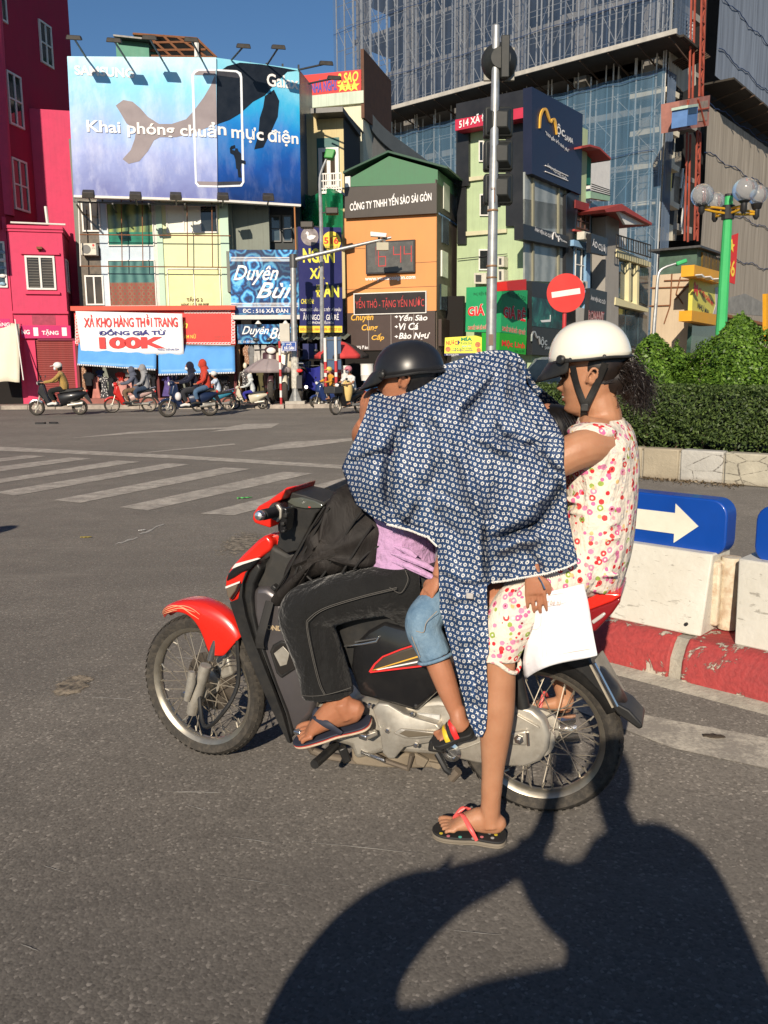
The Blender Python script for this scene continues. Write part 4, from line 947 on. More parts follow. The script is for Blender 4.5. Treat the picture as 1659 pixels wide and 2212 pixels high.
def digit(T,ch,r,y,parent):
 seg={'0':'abcdef','1':'bc','4':'bcfg','6':'acdefg'}[ch];x0,x1,z0,z1=T.fr.rect(r,y);w=(x1-x0)*.16;zm=(z0+z1)/2
 S={'a':(x0,x1,z1-w,z1),'g':(x0,x1,zm-w/2,zm+w/2),'d':(x0,x1,z0,z0+w),'f':(x0,x0+w,zm,z1),'b':(x1-w,x1,zm,z1),'e':(x0,x0+w,z0,zm),'c':(x1-w,x1,z0,zm)}
 b=MB();
 for k,s_ in enumerate(seg):a=S[s_];g=.012;b.box(a[0]+g,a[1]-g,y-.004-.0005*k,y,a[2]+g,a[3]-g)
 b.build('digit',LED,parent)
for ch,r in(('1',(500,236,528,338)),('6',(536,236,582,346)),('4',(618,232,664,326)),('4',(676,230,722,322))):digit(og,ch,zD(*r),-.17,ck)
og.text('www.yensaosaigon.com',zD(466,396,740,424),-.05,WHT,bold=.025,skew=.0)
lb=og.box('led_board',zD(404,484,800,604),-.16,-.03,WHITE);og.box('led_face',zD(409,489,795,599),-.164,-.16,mat('led_black',(.015,.01,.01),.4),lb);og.text('YẾN THÔ - TẶNG YẾN NƯỚC',zD(414,505,788,578),-.168,LED,lb,bold=.0)
bp=og.box('brown_sign',zD(360,592,848,800),-.10,.06,BRN)
for u_ in(484,606,730):og.box('seam',zD(u_,594,u_+3,798),-.103,-.10,mat('pale_seam',(.3,.26,.24),.6),bp)
for s_,r,m_ in(('Chuyên',(390,603,512,648),GOLD),('Cung',(448,660,536,702),GOLD),('Cấp',(502,710,570,752),GOLD),('Yến Sào',(650,600,806,640),WHT),('Vi Cá',(650,652,758,690),WHT),('Bào Ngư',(650,704,820,748),WHT),('Xã Đàn',(420,775,482,795),WHT)):og.text(s_,zD(*r),-.112,m_,bp,bold=.02,shear=.22 if s_!='Xã Đàn' else 0)
for v_ in(618,672,726):og.prism('star_mark',zp(zD,(626,v_),(634,v_-4),(640,v_-8),(640,v_-3),(648,v_),(640,v_+4),(640,v_+9),(634,v_+4)),-.11,-.10,WHT,bp)
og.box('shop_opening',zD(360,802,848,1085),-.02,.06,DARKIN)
x0,x1,z0,z1=FO.rect(zD(358,70,855,1080))
for k in range(4):
 zc=1.2+k*1.55;MB().box(x1,x1+.06,.5+.1*k,1.4+.1*k,2.6+zc*.8,2.6+zc*.8+.95).build('side_window',[GL_B,WP][k%2],og.o)
MB().box(x1,x1+.12,.3,3.4,2.2,3.2).build('side_sign',BRN,og.o)
og.box('satellite_box',zC(358,960,386,1018),-.02,.2,WHITE)
# ================================================================== YELLOW HOUSE, HOTEL
FY=FR(660,38.0,778,37.6)
yh=Thing('yellow_house','tall cream-yellow house with a white balcony door between billboard and orange shop','house',FY)
CRM=mat('cream_yellow_stucco',(.58,.48,.26),.8,var=.08,streak=.45,dirtcol=(.3,.24,.14));DKG=mat('dark_render',(.045,.047,.05),.85,var=.2)
x0,x1,z0,z1=FY.rect(zC(178,612,352,1240));MB().box(x0-.6,x1,0,7,.14,z1).build('body_wall',CRM,yh.o);MB().box(x1,x1+.02,.0,7,.14,z1).build('flank',DKG,yh.o)
yh.box('roof_slab',zC(170,585,345,612),-.9,3,STEEL);yh.tube('stair_rail',[zC(345,600)+(0,),zC(465,735)+(4,)],.05,STEEL)
yh.box('door_recess',zC(205,750,328,1035),-.01,.0,mat('teal_head',(.03,.12,.11),.5));dw=yh.window(zC(215,805,325,1030),-.012,WHITE,GL_BR,2,1,.16)
bl=empty('balcony');bl.parent=yh.o
x0,x1,z0,z1=FY.rect(zC(225,945,338,1040),-.9);MB().box(x0,x1,-.95,0,z0-.1,z0).build('slab',WHITE,bl)
for k in range(9):MB().cyl((x0+(x1-x0)*k/8,-.9,z0),(x0+(x1-x0)*k/8,-.9,z1),.025,6).build('baluster',WHITE,bl)
for z_ in(z1,z0+(z1-z0)*.6,z0+.1):MB().bar((x0,-.9,z_),(x1,-.9,z_),.05).build('rail',WHITE,bl)
GNET=NT('green_net');c_=GNET.coord();d_=GNET.node('ShaderNodeBsdfDiffuse',{0:(.015,.20,.09,1)});tr_=GNET.node('ShaderNodeBsdfTransparent');k_=GNET.ramp(GNET.noise(c_,3,4),[(.3,.55),(.7,.9)]);GNET.out_(GNET.node('ShaderNodeMixShader',{0:k_,1:tr_.outputs[0],2:d_.outputs[0]}).outputs[0])
gn=Thing('green_net','torn green safety net draped under the balcony of the yellow house','net',FY);P=[]
for i in range(21):
 f=i/20;P.append([FY.pt(*zC(120+225*f,1045+20*math.sin(f*7)*(1-g/8)+(280+50*math.sin(f*5))*g/8),-1.1+.25*math.sin(f*14+g*.5))for g in range(9)])
b=MB();b.grid(P);b.build('net',GNET.m,gn.o,smooth=True).modifiers.new('t','SOLIDIFY').thickness=.01
FH=FR(660,42.0,782,41.2)
ht=Thing('hotel','white hotel top with a red rooftop sign and a sweeping grey curved wall','building',FH)
x0,x1,z0,z1=FH.rect(zC(130,520,455,760));MB().box(x0,x1,0,5,.14,z1).build('body_wall',mat('ivory_wall',(.62,.60,.46),.7,var=.08,streak=.2),ht.o)
ht.box('parapet',zC(130,508,458,575),-.15,.1,mat('pale_mint_parapet',(.52,.60,.50),.7,var=.08,streak=.3))
sg=ht.prism('roof_sign',zp(zC,(128,410),(447,378),(447,500),(128,522)),-.1,.1,RED)
ht.text('NHÀ NGHỈ',zC(172,425,312,502),-.12,mat('blue_letters',(.05,.06,.35),.4),sg,bold=.03,skew=.03);ht.text('3 SAO',zC(316,395,430,452),-.12,YEL,sg,bold=.03,shear=.2,skew=.03)
for k in range(3):
 cx,cz=FH.px(*zC(342+33*k,472-2*k),-.12);MB().prism([(cx+(.27 if q%2==0 else .11)*math.sin(q*PI/5),cz+(.27 if q%2==0 else .11)*math.cos(q*PI/5))for q in range(10)],-.125,-.115).build('star',YEL,sg)
q0=FH.pt(*zC(447,440),0);MB().hexa([(q0.x,-.1,q0.z-1.6),(q0.x+.15,-.1,q0.z-1.6),(q0.x+.15,4.5,q0.z-1.6),(q0.x,4.5,q0.z-1.6),(q0.x,-.1,q0.z+1.3),(q0.x+.15,-.1,q0.z+1.3),(q0.x+.15,4.5,q0.z+1.3),(q0.x,4.5,q0.z+1.3)]).build('sign_return',mat('rusty_sign_back',(.12,.06,.04),.8,var=.3),sg)
FC2=FR(778,41.5,930,47);top=[(455,560),(500,640),(560,705),(640,770),(720,828),(790,880)];b=MB();r0=[];r1=[]
poly=[FC2.px(*zC(*p))for p in top];poly=[tuple(q)for q in spl(poly,4)]
cw_=MB().prism(poly+[(poly[-1][0],.2),(poly[0][0],.2)],0,3).build('curved_wall',mat('grey_render',(.20,.20,.19),.85,var=.12,streak=.25),ht.o)
cw_.data.transform(Matrix.Translation(FH.loc(FC2.o))@Matrix.Rotation(FC2.a-FH.a,4,'Z'))
cw2=MB().prism([(p[0],p[1]+.05)for p in poly]+[(p[0],p[1]-.7)for p in poly[::-1]],-.15,.0).build('curved_band',mat('grey_band',(.085,.10,.11),.8,var=.15),ht.o)
cw2.data.transform(Matrix.Translation(FH.loc(FC2.o))@Matrix.Rotation(FC2.a-FH.a,4,'Z'))
# ================================================================== BLACK BRIDAL STUDIO ON THE CORNER
ML=FR(985,34.9,1150,33.0);MR=FR(1150,33.0,1257,36.6)
ms=Thing('bridal_studio','black clad corner studio with a gold letter sign and big glass bays','building',MR)
PGRN=mat('pale_green_stucco',(.40,.50,.30),.75,var=.08,streak=.3,dirtcol=(.22,.25,.16));BCL=mat('black_cladding',(.022,.023,.026),.35,var=.25,scale=1.5);NVS=mat('navy_board',(.016,.02,.045),.35,var=.15,scale=1)
def onL(y):return None
def lpart(part,pts,y0,y1,m,parent=None):
 q=[ML.px(u,v,y0)for u,v in pts];b=MB();b.prism(q,y0,y1,f=lambda x,y,z:MR.loc(ML.wld((x,y,z))));return b.build(part,m,parent or ms.o)
def rq(z,a,b_,c,d):return zp(z,(a,b_),(c,b_),(c,d),(a,d))
L0=ML.wld((0,.02,0));C0=MR.wld((0,.02,0));R0=MR.wld(MR.pt(1257,700,0));zt_=MR.px(1150,200)[1]
core=MB();bk=(C0-R0);corner4=L0+(R0-C0)
core.prism([(0,0)]*3,0,0)if False else None
pts=[MR.loc(p)for p in(L0,C0,R0,corner4)]
core.add([(p.x,p.y,.14)for p in pts]+[(p.x,p.y,zt_-.3)for p in pts],[(0,1,2,3),(4,5,6,7),(0,1,5,4),(1,2,6,5),(2,3,7,6),(3,0,4,7)]);core.build('body_wall',PGRN,ms.o)
lpart('black_frame_top',zp(zC,(962,565),(1372,478),(1372,640),(962,705)),-.12,.02,BCL);lpart('black_frame_side',zp(zC,(962,700),(1030,690),(1030,1010),(962,1020)),-.14,.02,BCL);lpart('black_frame_side',zp(zC,(1232,600),(1372,580),(1372,1230),(1232,1230)),-.13,.02,BCL)
lpart('dark_corner',zp(zC,(968,1020),(1015,1016),(1015,1330),(968,1330)),-.08,.02,BCL)
rsn=lpart('number_sign',zp(zC,(957,652),(1376,575),(1376,632),(957,712)),-.7,-.1,mat('crimson_sign',(.5,.03,.07),.45))
o=lettering('lettering','514 XÃ ĐÀN',*ML.rect(zC(978,630,1180,680),-.72),-.72,WHT,rsn,bold=.02,skew=.09);o.data.transform(Matrix.Translation(MR.loc(ML.o))@Matrix.Rotation(ML.a-MR.a,4,'Z'))
for r in((1090,1055,1140,1175),(1085,765,1112,880)):wp_=lpart('window',rq(zC,*r),-.06,.0,WHITE);lpart('pane',rq(zC,r[0]+6,r[1]+8,r[2]-6,r[3]-8),-.07,-.06,GL_D,wp_)
wp_=lpart('window',rq(zD,1085,250,1140,365),-.06,0,WHITE);lpart('pane',rq(zD,1092,258,1134,357),-.07,-.06,GL_D,wp_)
for v0 in(165,970):pass
lpart('string_course',zp(zD,(1015,155),(1235,140),(1235,160),(1015,178)),-.1,0,mat('cream_band',(.55,.52,.35),.7));lpart('string_course',zp(zC,(1018,965),(1115,955),(1115,975),(1018,988)),-.1,0,MATS['cream_band'])
for r in((1060,380,1125,438),(1188,290,1222,345),(1188,360,1222,428)):
 wp_=lpart('air_conditioner',rq(zD,*r),-.4,-.05,MATS['aircon_casing']);lpart('fan_grille',rq(zD,r[0]+8,r[1]+10,r[0]+(r[2]-r[0])*.6,r[3]-10),-.41,-.4,STEEL,wp_)
lpart('cable',zp(zD,(968,302),(1240,274),(1240,278),(968,306)),-.12,-.1,BLK)
nb=MB().hexa([MR.pt(*zC(1375,945),-.3),MR.pt(*zC(1643,1060),-.3),MR.pt(*zC(1643,1060),-.3)+Vector((0,.35,0)),MR.pt(*zC(1375,945),-.3)+Vector((0,.35,0)),MR.pt(*zC(1375,472),-.3),MR.pt(*zC(1652,622),-.3),MR.pt(*zC(1652,622),-.3)+Vector((0,.35,0)),MR.pt(*zC(1375,472),-.3)+Vector((0,.35,0))]).build('name_box',NVS,ms.o)
def mlogo(zf,ox,oy,s_,m,parent,y,part='letter_mark'):
 pts=[(0,140),(5,60),(20,15),(38,5),(52,30),(66,72),(78,100),(90,78),(102,78),(110,105),(116,145),(120,185)];wd=[8,11,15,17,14,11,9,12,14,12,10,7]
 q=spl([(p[0],p[1],w)for p,w in zip(pts,wd)],4);up=[];dn=[]
 for i,p in enumerate(q):
  d=q[min(i+1,len(q)-1)][:2]-q[max(0,i-1)][:2];d=d/np.linalg.norm(d);n_=np.array([-d[1],d[0]])
  a=p[:2]+n_*p[2]*.5;c=p[:2]-n_*p[2]*.5;up.append(zf(ox+a[0]*s_,oy+a[1]*s_));dn.append(zf(ox+c[0]*s_,oy+c[1]*s_))
 b=MB();q1=[MR.px(u,v,y)for u,v in up];q2=[MR.px(u,v,y)for u,v in dn]
 for i in range(len(q1)-1):b.prism([q1[i],q1[i+1],q2[i+1],q2[i]],y,y+.05)
 return b.build(part,m,parent)
mlogo(zE,50,765,1.0,GOLD,nb,-.36)
for s_,r,m_ in(('ộc',(165,880,222,975),WHT),('SAMA',(222,965,282,1003),WHT),('"Nơi gắn kết tình yêu"',(85,958,255,1050),WHT),('ẢNH VIỆN ÁO CƯỚI',(98,1180,238,1258),WHT)):
 x0,x1,z0,z1=MR.rect(zE(*r),-.32);sk=0
 if r[2]-r[0]>100:h=(z1-z0)*.42;sk=-(z1-z0-h)/(x1-x0);z0,z1=z1-h,z1
 lettering('lettering',s_,x0,x1,z0,z1,-.32,m_,nb,bold=.015,skew=sk)
for e in(((85,1170),(245,1245)),((85,1212),(245,1278))):ms.tube('rule',[zE(*e[0])+(-.32,),zE(*e[1])+(-.32,)],.02,WHT,nb)
GLC=curtain_mat('pale_curtain_glass',(.20,.22,.21),(.34,.36,.34),1.2)
def rquad(part,a,b_,c,d,y0,y1,m,parent=None):return ms.prism(part,[a,b_,c,d],y0,y1,m,parent)
for(k,q,m_)in(('glass_bay',zp(zE,(-60,1215),(300,1370),(300,1616),(-60,1616)),GLC),('glass_bay',zp(zF,(-60,-30),(240,20),(235,245),(-60,165)),GLC),('black_band',zp(zF,(-70,145),(252,235),(248,315),(-70,255)),BCL),('glass_bay',zp(zF,(-60,250),(232,310),(228,560),(-60,548)),GLC)):
 y0=-.05 if k=='glass_bay' else-.35;o=ms.prism(k,q,y0,.02,m_)
 if k=='black_band':sgb=o
for u_ in(0,180,225):ms.prism('mullion',zp(zF,(u_,-180),(u_+10,-178),(u_+8,565),(u_-2,565)),-.12,.0,mat('olive_frame',(.25,.24,.17),.5))
ms.prism('black_pier',zp(zE,(238,1370),(330,1330),(300,1616),(236,1616)),-.2,.1,BCL);ms.prism('black_pier',zp(zF,(232,-60),(300,0),(280,560),(230,560)),-.2,.1,BCL)
for s_,r in(('ẢNH VIỆN ÁO CƯỚI',(10,178,135,242)),('ộc',(178,225,205,275)),('SAMA',(205,262,240,280))):
 x0,x1,z0,z1=MR.rect(zF(*r),-.36);h=(z1-z0)*.62;lettering('lettering',s_,x0,x1,z1-h,z1,-.36,WHT,sgb,bold=.02,skew=-(z1-z0-h)/(x1-x0))
mlogo(zF,140,205,.36,WHT,sgb,-.38)
lo=ms.prism('lower_cladding',zp(zF,(-8,550),(300,600),(300,1090),(-8,1070)),-.28,.02,BCL)
SEA=NT('sea_poster');c_=SEA.coord();n_=SEA.noise(c_,1.1,6,.65,.8);SEA.bsdf(SEA.ramp(n_,[(.35,(.006,.012,.014)),(.5,(.01,.06,.06)),(.6,(.02,.16,.13)),(.72,(.05,.15,.03))]),.35)
ms.prism('poster',zp(zF,(-6,662),(212,700),(212,892),(-6,868)),-.3,-.28,SEA.m,lo);ms.prism('poster_boat',zp(zF,(50,828),(125,822),(122,838),(60,842)),-.31,-.3,WHT,lo);ms.prism('poster_mast',zp(zF,(120,790),(124,790),(124,830),(120,830)),-.31,-.3,WHT,lo)
mlogo(zF,-8,905,.5,mat('chrome_letters',(.55,.55,.55),.3,.6),lo,-.34)
for s_,r in(('ộc',(50,945,95,1020)),('SAMA',(78,1012,120,1034))):x0,x1,z0,z1=MR.rect(zF(*r),-.3);lettering('lettering',s_,x0,x1,z0,z1,-.32,MATS['chrome_letters'],lo,bold=.02)
ms.prism('red_panel',zp(zH,(370,150),(568,125),(568,235),(380,240)),-.9,-.3,RED)
GB=mat('green_vinyl',(.02,.30,.11),.45,var=.08,scale=2);GB2=mat('bright_green_vinyl',(.02,.32,.03),.45,var=.08)
GL_=FR(1008,32.0,1083,31.2);GR_=FR(1085,31.2,1140,32.3)
gs=Thing('phone_shop_sign','green corner sign box with red and white price lettering','sign',GL_)
def gpart(Fr,part,pts,y0,y1,m,parent=None):q=[Fr.px(u,v,y0)for u,v in pts];b=MB();b.prism(q,y0,y1,f=lambda x,y,z:GL_.loc(Fr.wld((x,y,z))));return b.build(part,m,parent or gs.o)
def gtext(Fr,s_,r,y,m,parent,**kw):o=lettering('lettering',s_,*Fr.rect(r,y),y,m,parent,**kw);o.data.transform(Matrix.Translation(GL_.loc(Fr.o))@Matrix.Rotation(Fr.a-GL_.a,4,'Z'));return o
p1=gpart(GL_,'left_face',zp(zH,(-35,208),(312,195),(300,660),(-45,655)),-.02,.5,GB);gpart(GL_,'edge_trim',zp(zH,(310,195),(330,192),(312,660),(296,660)),-.05,.3,WHITE)
p2=gpart(GR_,'right_face',zp(zH,(322,195),(580,240),(570,690),(312,660)),-.02,.3,GB);p3=gpart(GR_,'lower_face',zp(zH,(300,662),(572,690),(562,885),(296,840)),-.02,.3,GB2);gpart(GL_,'lower_face',zp(zH,(120,665),(300,662),(296,850),(118,850)),0,.3,GB2)
OUT=mat('white_outline',(.75,.72,.7),.5);DGT=mat('dark_green_letters',(.01,.06,.03),.5)
for Fr,a in((GL_,[('PHỤ KIỆN ĐIỆN THOẠI',(38,245,290,292),DGT,0,0),('GIÁ RẺ',(-20,365,290,492),REDL,.04,0),('CAM KẾT GIÁ RẺ NHẤT - ĐẸP NHẤT',(-20,572,290,640),REDL,.01,0)]),(GR_,[('PHỤ KIỆN ĐIỆN THOẠI',(380,240,565,318),DGT,0,-.12),('GIÁ RẺ',(338,370,562,515),REDL,.04,-.09),('CAM KẾT GIÁ RẺ NHẤT - ĐẸP NHẤT',(325,580,560,660),REDL,.01,-.09)])):
 for s_,r,m_,bo,sk in a:
  pr_=p1 if Fr is GL_ else p2
  if bo:gtext(Fr,s_,zH(*r),-.024,OUT,pr_,bold=bo+.03,skew=sk)
  gtext(Fr,s_,zH(*r),-.03,m_,pr_,bold=bo,skew=sk)
gtext(GR_,'Mộc Linh',zH(322,735,552,815),-.03,REDL,p3,bold=.03,skew=-.06);gtext(GR_,'0904 223 839',zH(450,840,548,862),-.03,DGT,p3)
JF=FR(958,32.2,1048,32.0)
jb=Thing('juice_banner','yellow juice stall banner with green and red words, right of the black helmet','banner',JF)
o=jb.prism('sheet',zp(zD,(902,732),(1112,718),(1112,826),(898,826)),0,.03,mat('lemon_vinyl',(.78,.70,.06),.45,var=.05));jb.prism('navy_strip',zp(zD,(898,818),(1112,815),(1112,828),(897,830)),-.006,.0,NAVY,o)
GLT=mat('green_letters',(.02,.25,.08),.5)
for s_,r,m_,bo in(('NƯỚC',(908,742,968,772),REDL,.03),('MÍA',(988,726,1050,750),GLT,.05),('ÉP HOA QUẢ',(986,752,1050,770),GLT,.02),('SINH TỐ',(995,770,1042,783),mat('sky_letters',(.1,.4,.6),.5),.02),('TRÀ SỮA THÁI',(945,784,1050,796),GLT,.02),('THẺ ĐIỆN THOẠI',(935,796,1052,808),NAVYL,.02),('ĐC: 514 XÃ ĐÀN',(908,819,975,828),WHT,.01)):jb.text(s_,zD(*r),-.01,m_,o,bold=bo)
jb.prism('arrow',zp(zD,(970,742),(984,757),(970,776)),-.01,-.002,NAVY,o)
for c_,rr in(((918,795),14),((1080,770),15),((1085,800),12)):p=JF.pt(*zD(*c_),-.004);MB().cyl(p,p+Vector((0,-.006,0)),rr*.3968*32/FOC,14).build('fruit_picture',mat('fruit_print',(.5,.16,.06),.5,var=.6,scale=12),o)
lw_=Thing('white_gate_wall','white wall and dark gate below the juice banner','wall',FR(940,33.8,1010,33.4));lw_.box('wall',(975,745,1062,868),0,.4,WHITE);lw_.box('dark_gap',(940,640,1000,868),.5,.8,DARKIN)
# ================================================================== ROW RUNNING AWAY TO THE RIGHT
GRYW=mat('grey_smooth_render',(.32,.30,.27),.8,var=.08,streak=.15);CREAM=mat('cream_frame',(.66,.60,.36),.6,var=.06);RROOF=mat('red_tin_roof',(.34,.05,.04),.6,var=.15)
nb_=Thing('red_balcony_house','narrow house with a red curved roof and green-railed balcony beside the navy sign','house',MR)
def rp(T,part,z,pts,y0,y1,m,parent=None):return T.prism(part,zp(z,*pts),y0,y1,m,parent)
rp(nb_,'green_wall',zE,[(342,1060),(412,1040),(405,1310),(340,1290)],.1,5,mat('green_wall',(.03,.20,.13),.7,var=.1));rp(nb_,'inner_wall',zE,[(405,1080),(545,1120),(540,1420),(400,1420)],1.6,1.8,WHITE);rp(nb_,'ceiling_panel',zE,[(412,1050),(545,1110),(545,1135),(412,1080)],.0,1.8,DKG)
rp(nb_,'roof',zE,[(340,1035),(400,1020),(470,1040),(548,1115),(548,1128),(470,1055),(400,1035),(340,1048)],-.6,4,RROOF)
rp(nb_,'balcony_wall',zE,[(405,1350),(545,1380),(540,1420),(405,1400)],-.2,.0,mat('mint_balcony',(.25,.42,.30),.7));
for k in range(4):nb_.tube('balcony_rail',[zE(412,1300+k*16)+(-.2,),zE(543,1345+k*12)+(-.2,)],.02,STEEL)
rp(nb_,'body_wall',zF,[(296,-40),(405,-10),(400,1000),(285,980)],.05,6,mat('grey_blue_wall',(.24,.30,.36),.75,var=.1));rp(nb_,'red_box',zE,[(300,1412),(395,1440),(392,1495),(298,1470)],-.25,.1,mat('dark_red_box',(.22,.03,.03),.7))
nb_.window(zF(298,70,392,188),-.02,mat('brown_frame',(.1,.05,.04),.6),GL_BR,3,2,.05);rp(nb_,'red_ledge',zF,[(294,182),(394,210),(392,222),(292,196)],-.3,.1,RROOF)
bh=Thing('blue_house','slim blue-trimmed house with tall window, right of the bridal studio','house',MR);BLT=mat('sky_blue_trim',(.20,.36,.55),.7,var=.1,dirt=.3,dirtcol=(.5,.55,.6))
rp(bh,'blue_trim',zF,[(288,258),(405,290),(402,330),(286,300)],-.35,.0,BLT);rp(bh,'blue_pilaster',zF,[(378,330),(404,335),(398,950),(372,940)],-.25,.0,BLT);rp(bh,'blue_pilaster',zF,[(284,305),(294,307),(290,920),(280,915)],-.2,.0,BLT)
bh.window(zF(290,318,378,560),-.1,WHITE,GL_D,2,2,.05);rp(bh,'white_shutter',zF,[(275,730),(370,745),(366,930),(272,920)],-.2,-.1,mat('grey_blind',(.5,.5,.5),.6))
for r in((360,205,412,262),(345,550,385,610)):aircon(bh,zF(*r),-.3)
gh2=Thing('grey_house','grey rendered house with cream window frames, red roof and black balcony rail','house',MR)
rp(gh2,'body_wall',zF,[(512,95),(608,45),(600,1010),(505,1000)],-.3,5,GRYW);rp(gh2,'glass_front',zF,[(400,-20),(505,60),(500,1000),(395,1000)],.3,5,GL_B);rp(gh2,'front_wall',zF,[(598,320),(835,420),(805,1060),(590,1000)],0,5,GRYW)
rp(gh2,'white_gable',zF,[(600,30),(665,100),(660,310),(598,310)],.5,5,WHITE);rp(gh2,'roof',zE,[(505,1480),(625,1440),(838,1575),(838,1592),(640,1490),(515,1500)],-1.2,2.5,RROOF);rp(gh2,'soffit',zF,[(600,62),(640,52),(836,150),(650,150)],-1.0,-.9,WHITE)
for q in([(592,325),(832,420),(828,452),(590,378)],[(584,665),(815,745),(812,770),(580,718)]):rp(gh2,'cream_band',zF,q,-.35,.02,CREAM)
for a,b_ in((590,678),(692,738),(752,815)):
 k=(a-590)*.36;rp(gh2,'window',zF,[(a,380+k*.9),(b_,410+k*.9),(b_-4,690+k*.6),(a-4,662+k*.6)],-.1,.0,GL_B)
for a in(684,742):k=(a-590)*.36;rp(gh2,'cream_mullion',zF,[(a-6,385+k),(a+8,390+k),(a+4,690+k*.6),(a-10,686+k*.6)],-.3,.0,CREAM)
for a,b_ in((575,650),(655,740),(745,808)):k=(a-575)*.3;rp(gh2,'shop_window',zF,[(a,725+k),(b_,745+k),(b_-6,1015),(a-4,1000)],-.1,.0,GL_B)
rl=empty('balcony_rail');rl.parent=gh2.o
for k in range(15):f=k/14;gh2.tube('baluster',[zF(588+240*f,222+75*f)+(-.8,),zF(588+240*f,312+70*f)+(-.8,)],.022,BLK,rl)
for o_ in(0,88):gh2.tube('rail',[zF(586,222+o_)+(-.8,),zF(830,297+o_)+(-.8,)],.03,BLK,rl)
s1=Thing('bridal_sign','black hanging sign reading wedding dress in white letters beside the air conditioner','sign',MR);o=rp(s1,'panel',zF,[(412,212),(526,250),(522,372),(408,348)],-.9,-.7,BCL);x0,x1,z0,z1=MR.rect(zF(418,255,516,335),-.92);lettering('lettering','ÁO CƯỚI',x0,x1,z0+(z1-z0)*.25,z1,-.92,WHT,o,bold=.02,skew=-.12)
s2=Thing('bridal_sign','taller black studio sign with pink rimmed word above the white helmet','sign',MR);o=rp(s2,'panel',zF,[(402,600),(522,628),(515,842),(390,830)],-.9,-.7,BCL)
x0,x1,z0,z1=MR.rect(zF(406,655,510,715),-.92);lettering('lettering','ẢNH VIỆN ÁO CƯỚI',x0,x1,z0+.1,z1,-.92,WHT,o,bold=.01,skew=-.07);x0,x1,z0,z1=MR.rect(zF(390,762,500,835),-.95);lettering('lettering','ROMANT',x0,x1,z0,z1,-.95,mat('pink_white_letters',(.7,.5,.48),.4),o,bold=.05);lettering('lettering','ROMANT',x0,x1,z0,z1,-.96,mat('maroon_letters',(.25,.02,.03),.4),o,bold=.0)
BW=FR(1396,44.5,1502,43.0);BS=FR(1502,43.0,1563,47.0)
bg_=Thing('beige_house','windowless beige house with rusty pipes and a yellow and orange corner sign','house',BW);BEI=mat('beige_render',(.52,.42,.30),.8,var=.1,scale=1,streak=.3,dirtcol=(.33,.22,.13))
x0,x1,z0,z1=BW.rect(zF(832,500,1135,1100));MB().box(x0,x1,0,4,.14,z1).build('blank_wall',BEI,bg_.o);MB().box(x0+.2,x1-.1,.3,3.5,z1,z1+1.15).build('roof_shed',mat('dull_green_shed',(.07,.12,.09),.7,var=.3),bg_.o);MB().box(x0-.2,x1+.2,-.2,4,z1+1.15,z1+1.25).build('shed_roof',STEEL,bg_.o)
for p_ in(((925,548),(1130,542)),((830,600),(1130,590)),((820,728),(968,722)),((980,500),(968,722)),((968,722),(925,850)),((1040,520),(1010,640)),((1128,545),(1005,680)),((1010,640),(1058,712))):bg_.tube('rusty_pipe',[zF(*p_[0])+(-.05,),zF(*p_[1])+(-.05,)],.035,RUSTB)
def bpart(part,pts,y0,y1,m,parent=None):q=[BS.px(u,v,y0)for u,v in zp(zF,*pts)];b=MB();b.prism(q,y0,y1,f=lambda x,y,z:BW.loc(BS.wld((x,y,z))));return b.build(part,m,parent or bg_.o)
OGV=mat('orange_vinyl',(.68,.33,.02),.5,var=.08);YGV=mat('yellow_spa_vinyl',(.58,.55,.10),.5,var=.1)
bpart('sign_head',[(1140,435),(1342,490),(1332,570),(1135,515)],-.5,.1,OGV);yv=bpart('sign_panel',[(1132,515),(1320,570),(1308,785),(1122,765)],-.1,.1,YGV);bpart('sign_foot',[(1122,758),(1318,790),(1314,866),(1118,832)],-.5,.1,OGV)
bpart('lower_shop',[(1125,850),(1300,870),(1290,1080),(1110,1060)],0,.2,GL_G);bpart('portrait',[(1285,600),(1308,590),(1306,785),(1270,785),(1290,720)],-.12,-.1,mat('portrait_print',(.45,.42,.45),.5,var=.3),yv)
def btxt(s_,r,m_,sk,**kw):x0,x1,z0,z1=BS.rect(zF(*r),-.12);o=lettering('lettering',s_,x0,x1,z0,z1,-.12,m_,yv,skew=sk,**kw);o.data.transform(Matrix.Translation(BW.loc(BS.o))@Matrix.Rotation(BS.a-BW.a,4,'Z'))
btxt('MỸ VIỆN CHÂN MÀY',(1172,598,1282,652),REDL,-.22,bold=.03);btxt('NHƯ MAI',(1162,700,1245,748),BLK,-.15,bold=.03);btxt('M',(1138,555,1165,640),REDL,-.2,bold=.04)
for k in range(3):bpart('sign_lamp',[(1195+60*k,500+14*k),(1215+60*k,520+14*k),(1208+60*k,528+14*k),(1188+60*k,508+14*k)],-.9,-.6,WHITE)
for k in range(6):bpart('letter_board',[(1200+24*k,345+9*k),(1220+24*k,352+9*k),(1218+24*k,470+9*k),(1198+24*k,462+9*k)],.2,.35,mat('brass_board',(.16,.10,.02),.5,.3,var=.4))
fl=Thing('red_flag_banner','red vertical banner with yellow star behind the green lamp post','banner',FR(1572,46,1600,47));o=fl.prism('sheet',zp(zF,(1388,235),(1450,212),(1425,572),(1375,555)),0,.05,RED)
cx,cz=fl.fr.px(*zF(1402,305),-.02);MB().prism([(cx+(.36 if q%2==0 else .15)*math.sin(q*PI/5),cz+(.36 if q%2==0 else .15)*math.cos(q*PI/5))for q in range(10)],-.03,-.005).build('star',YEL,o);fl.text('36',zF(1372,400,1425,518),-.01,YEL,o,bold=.02)
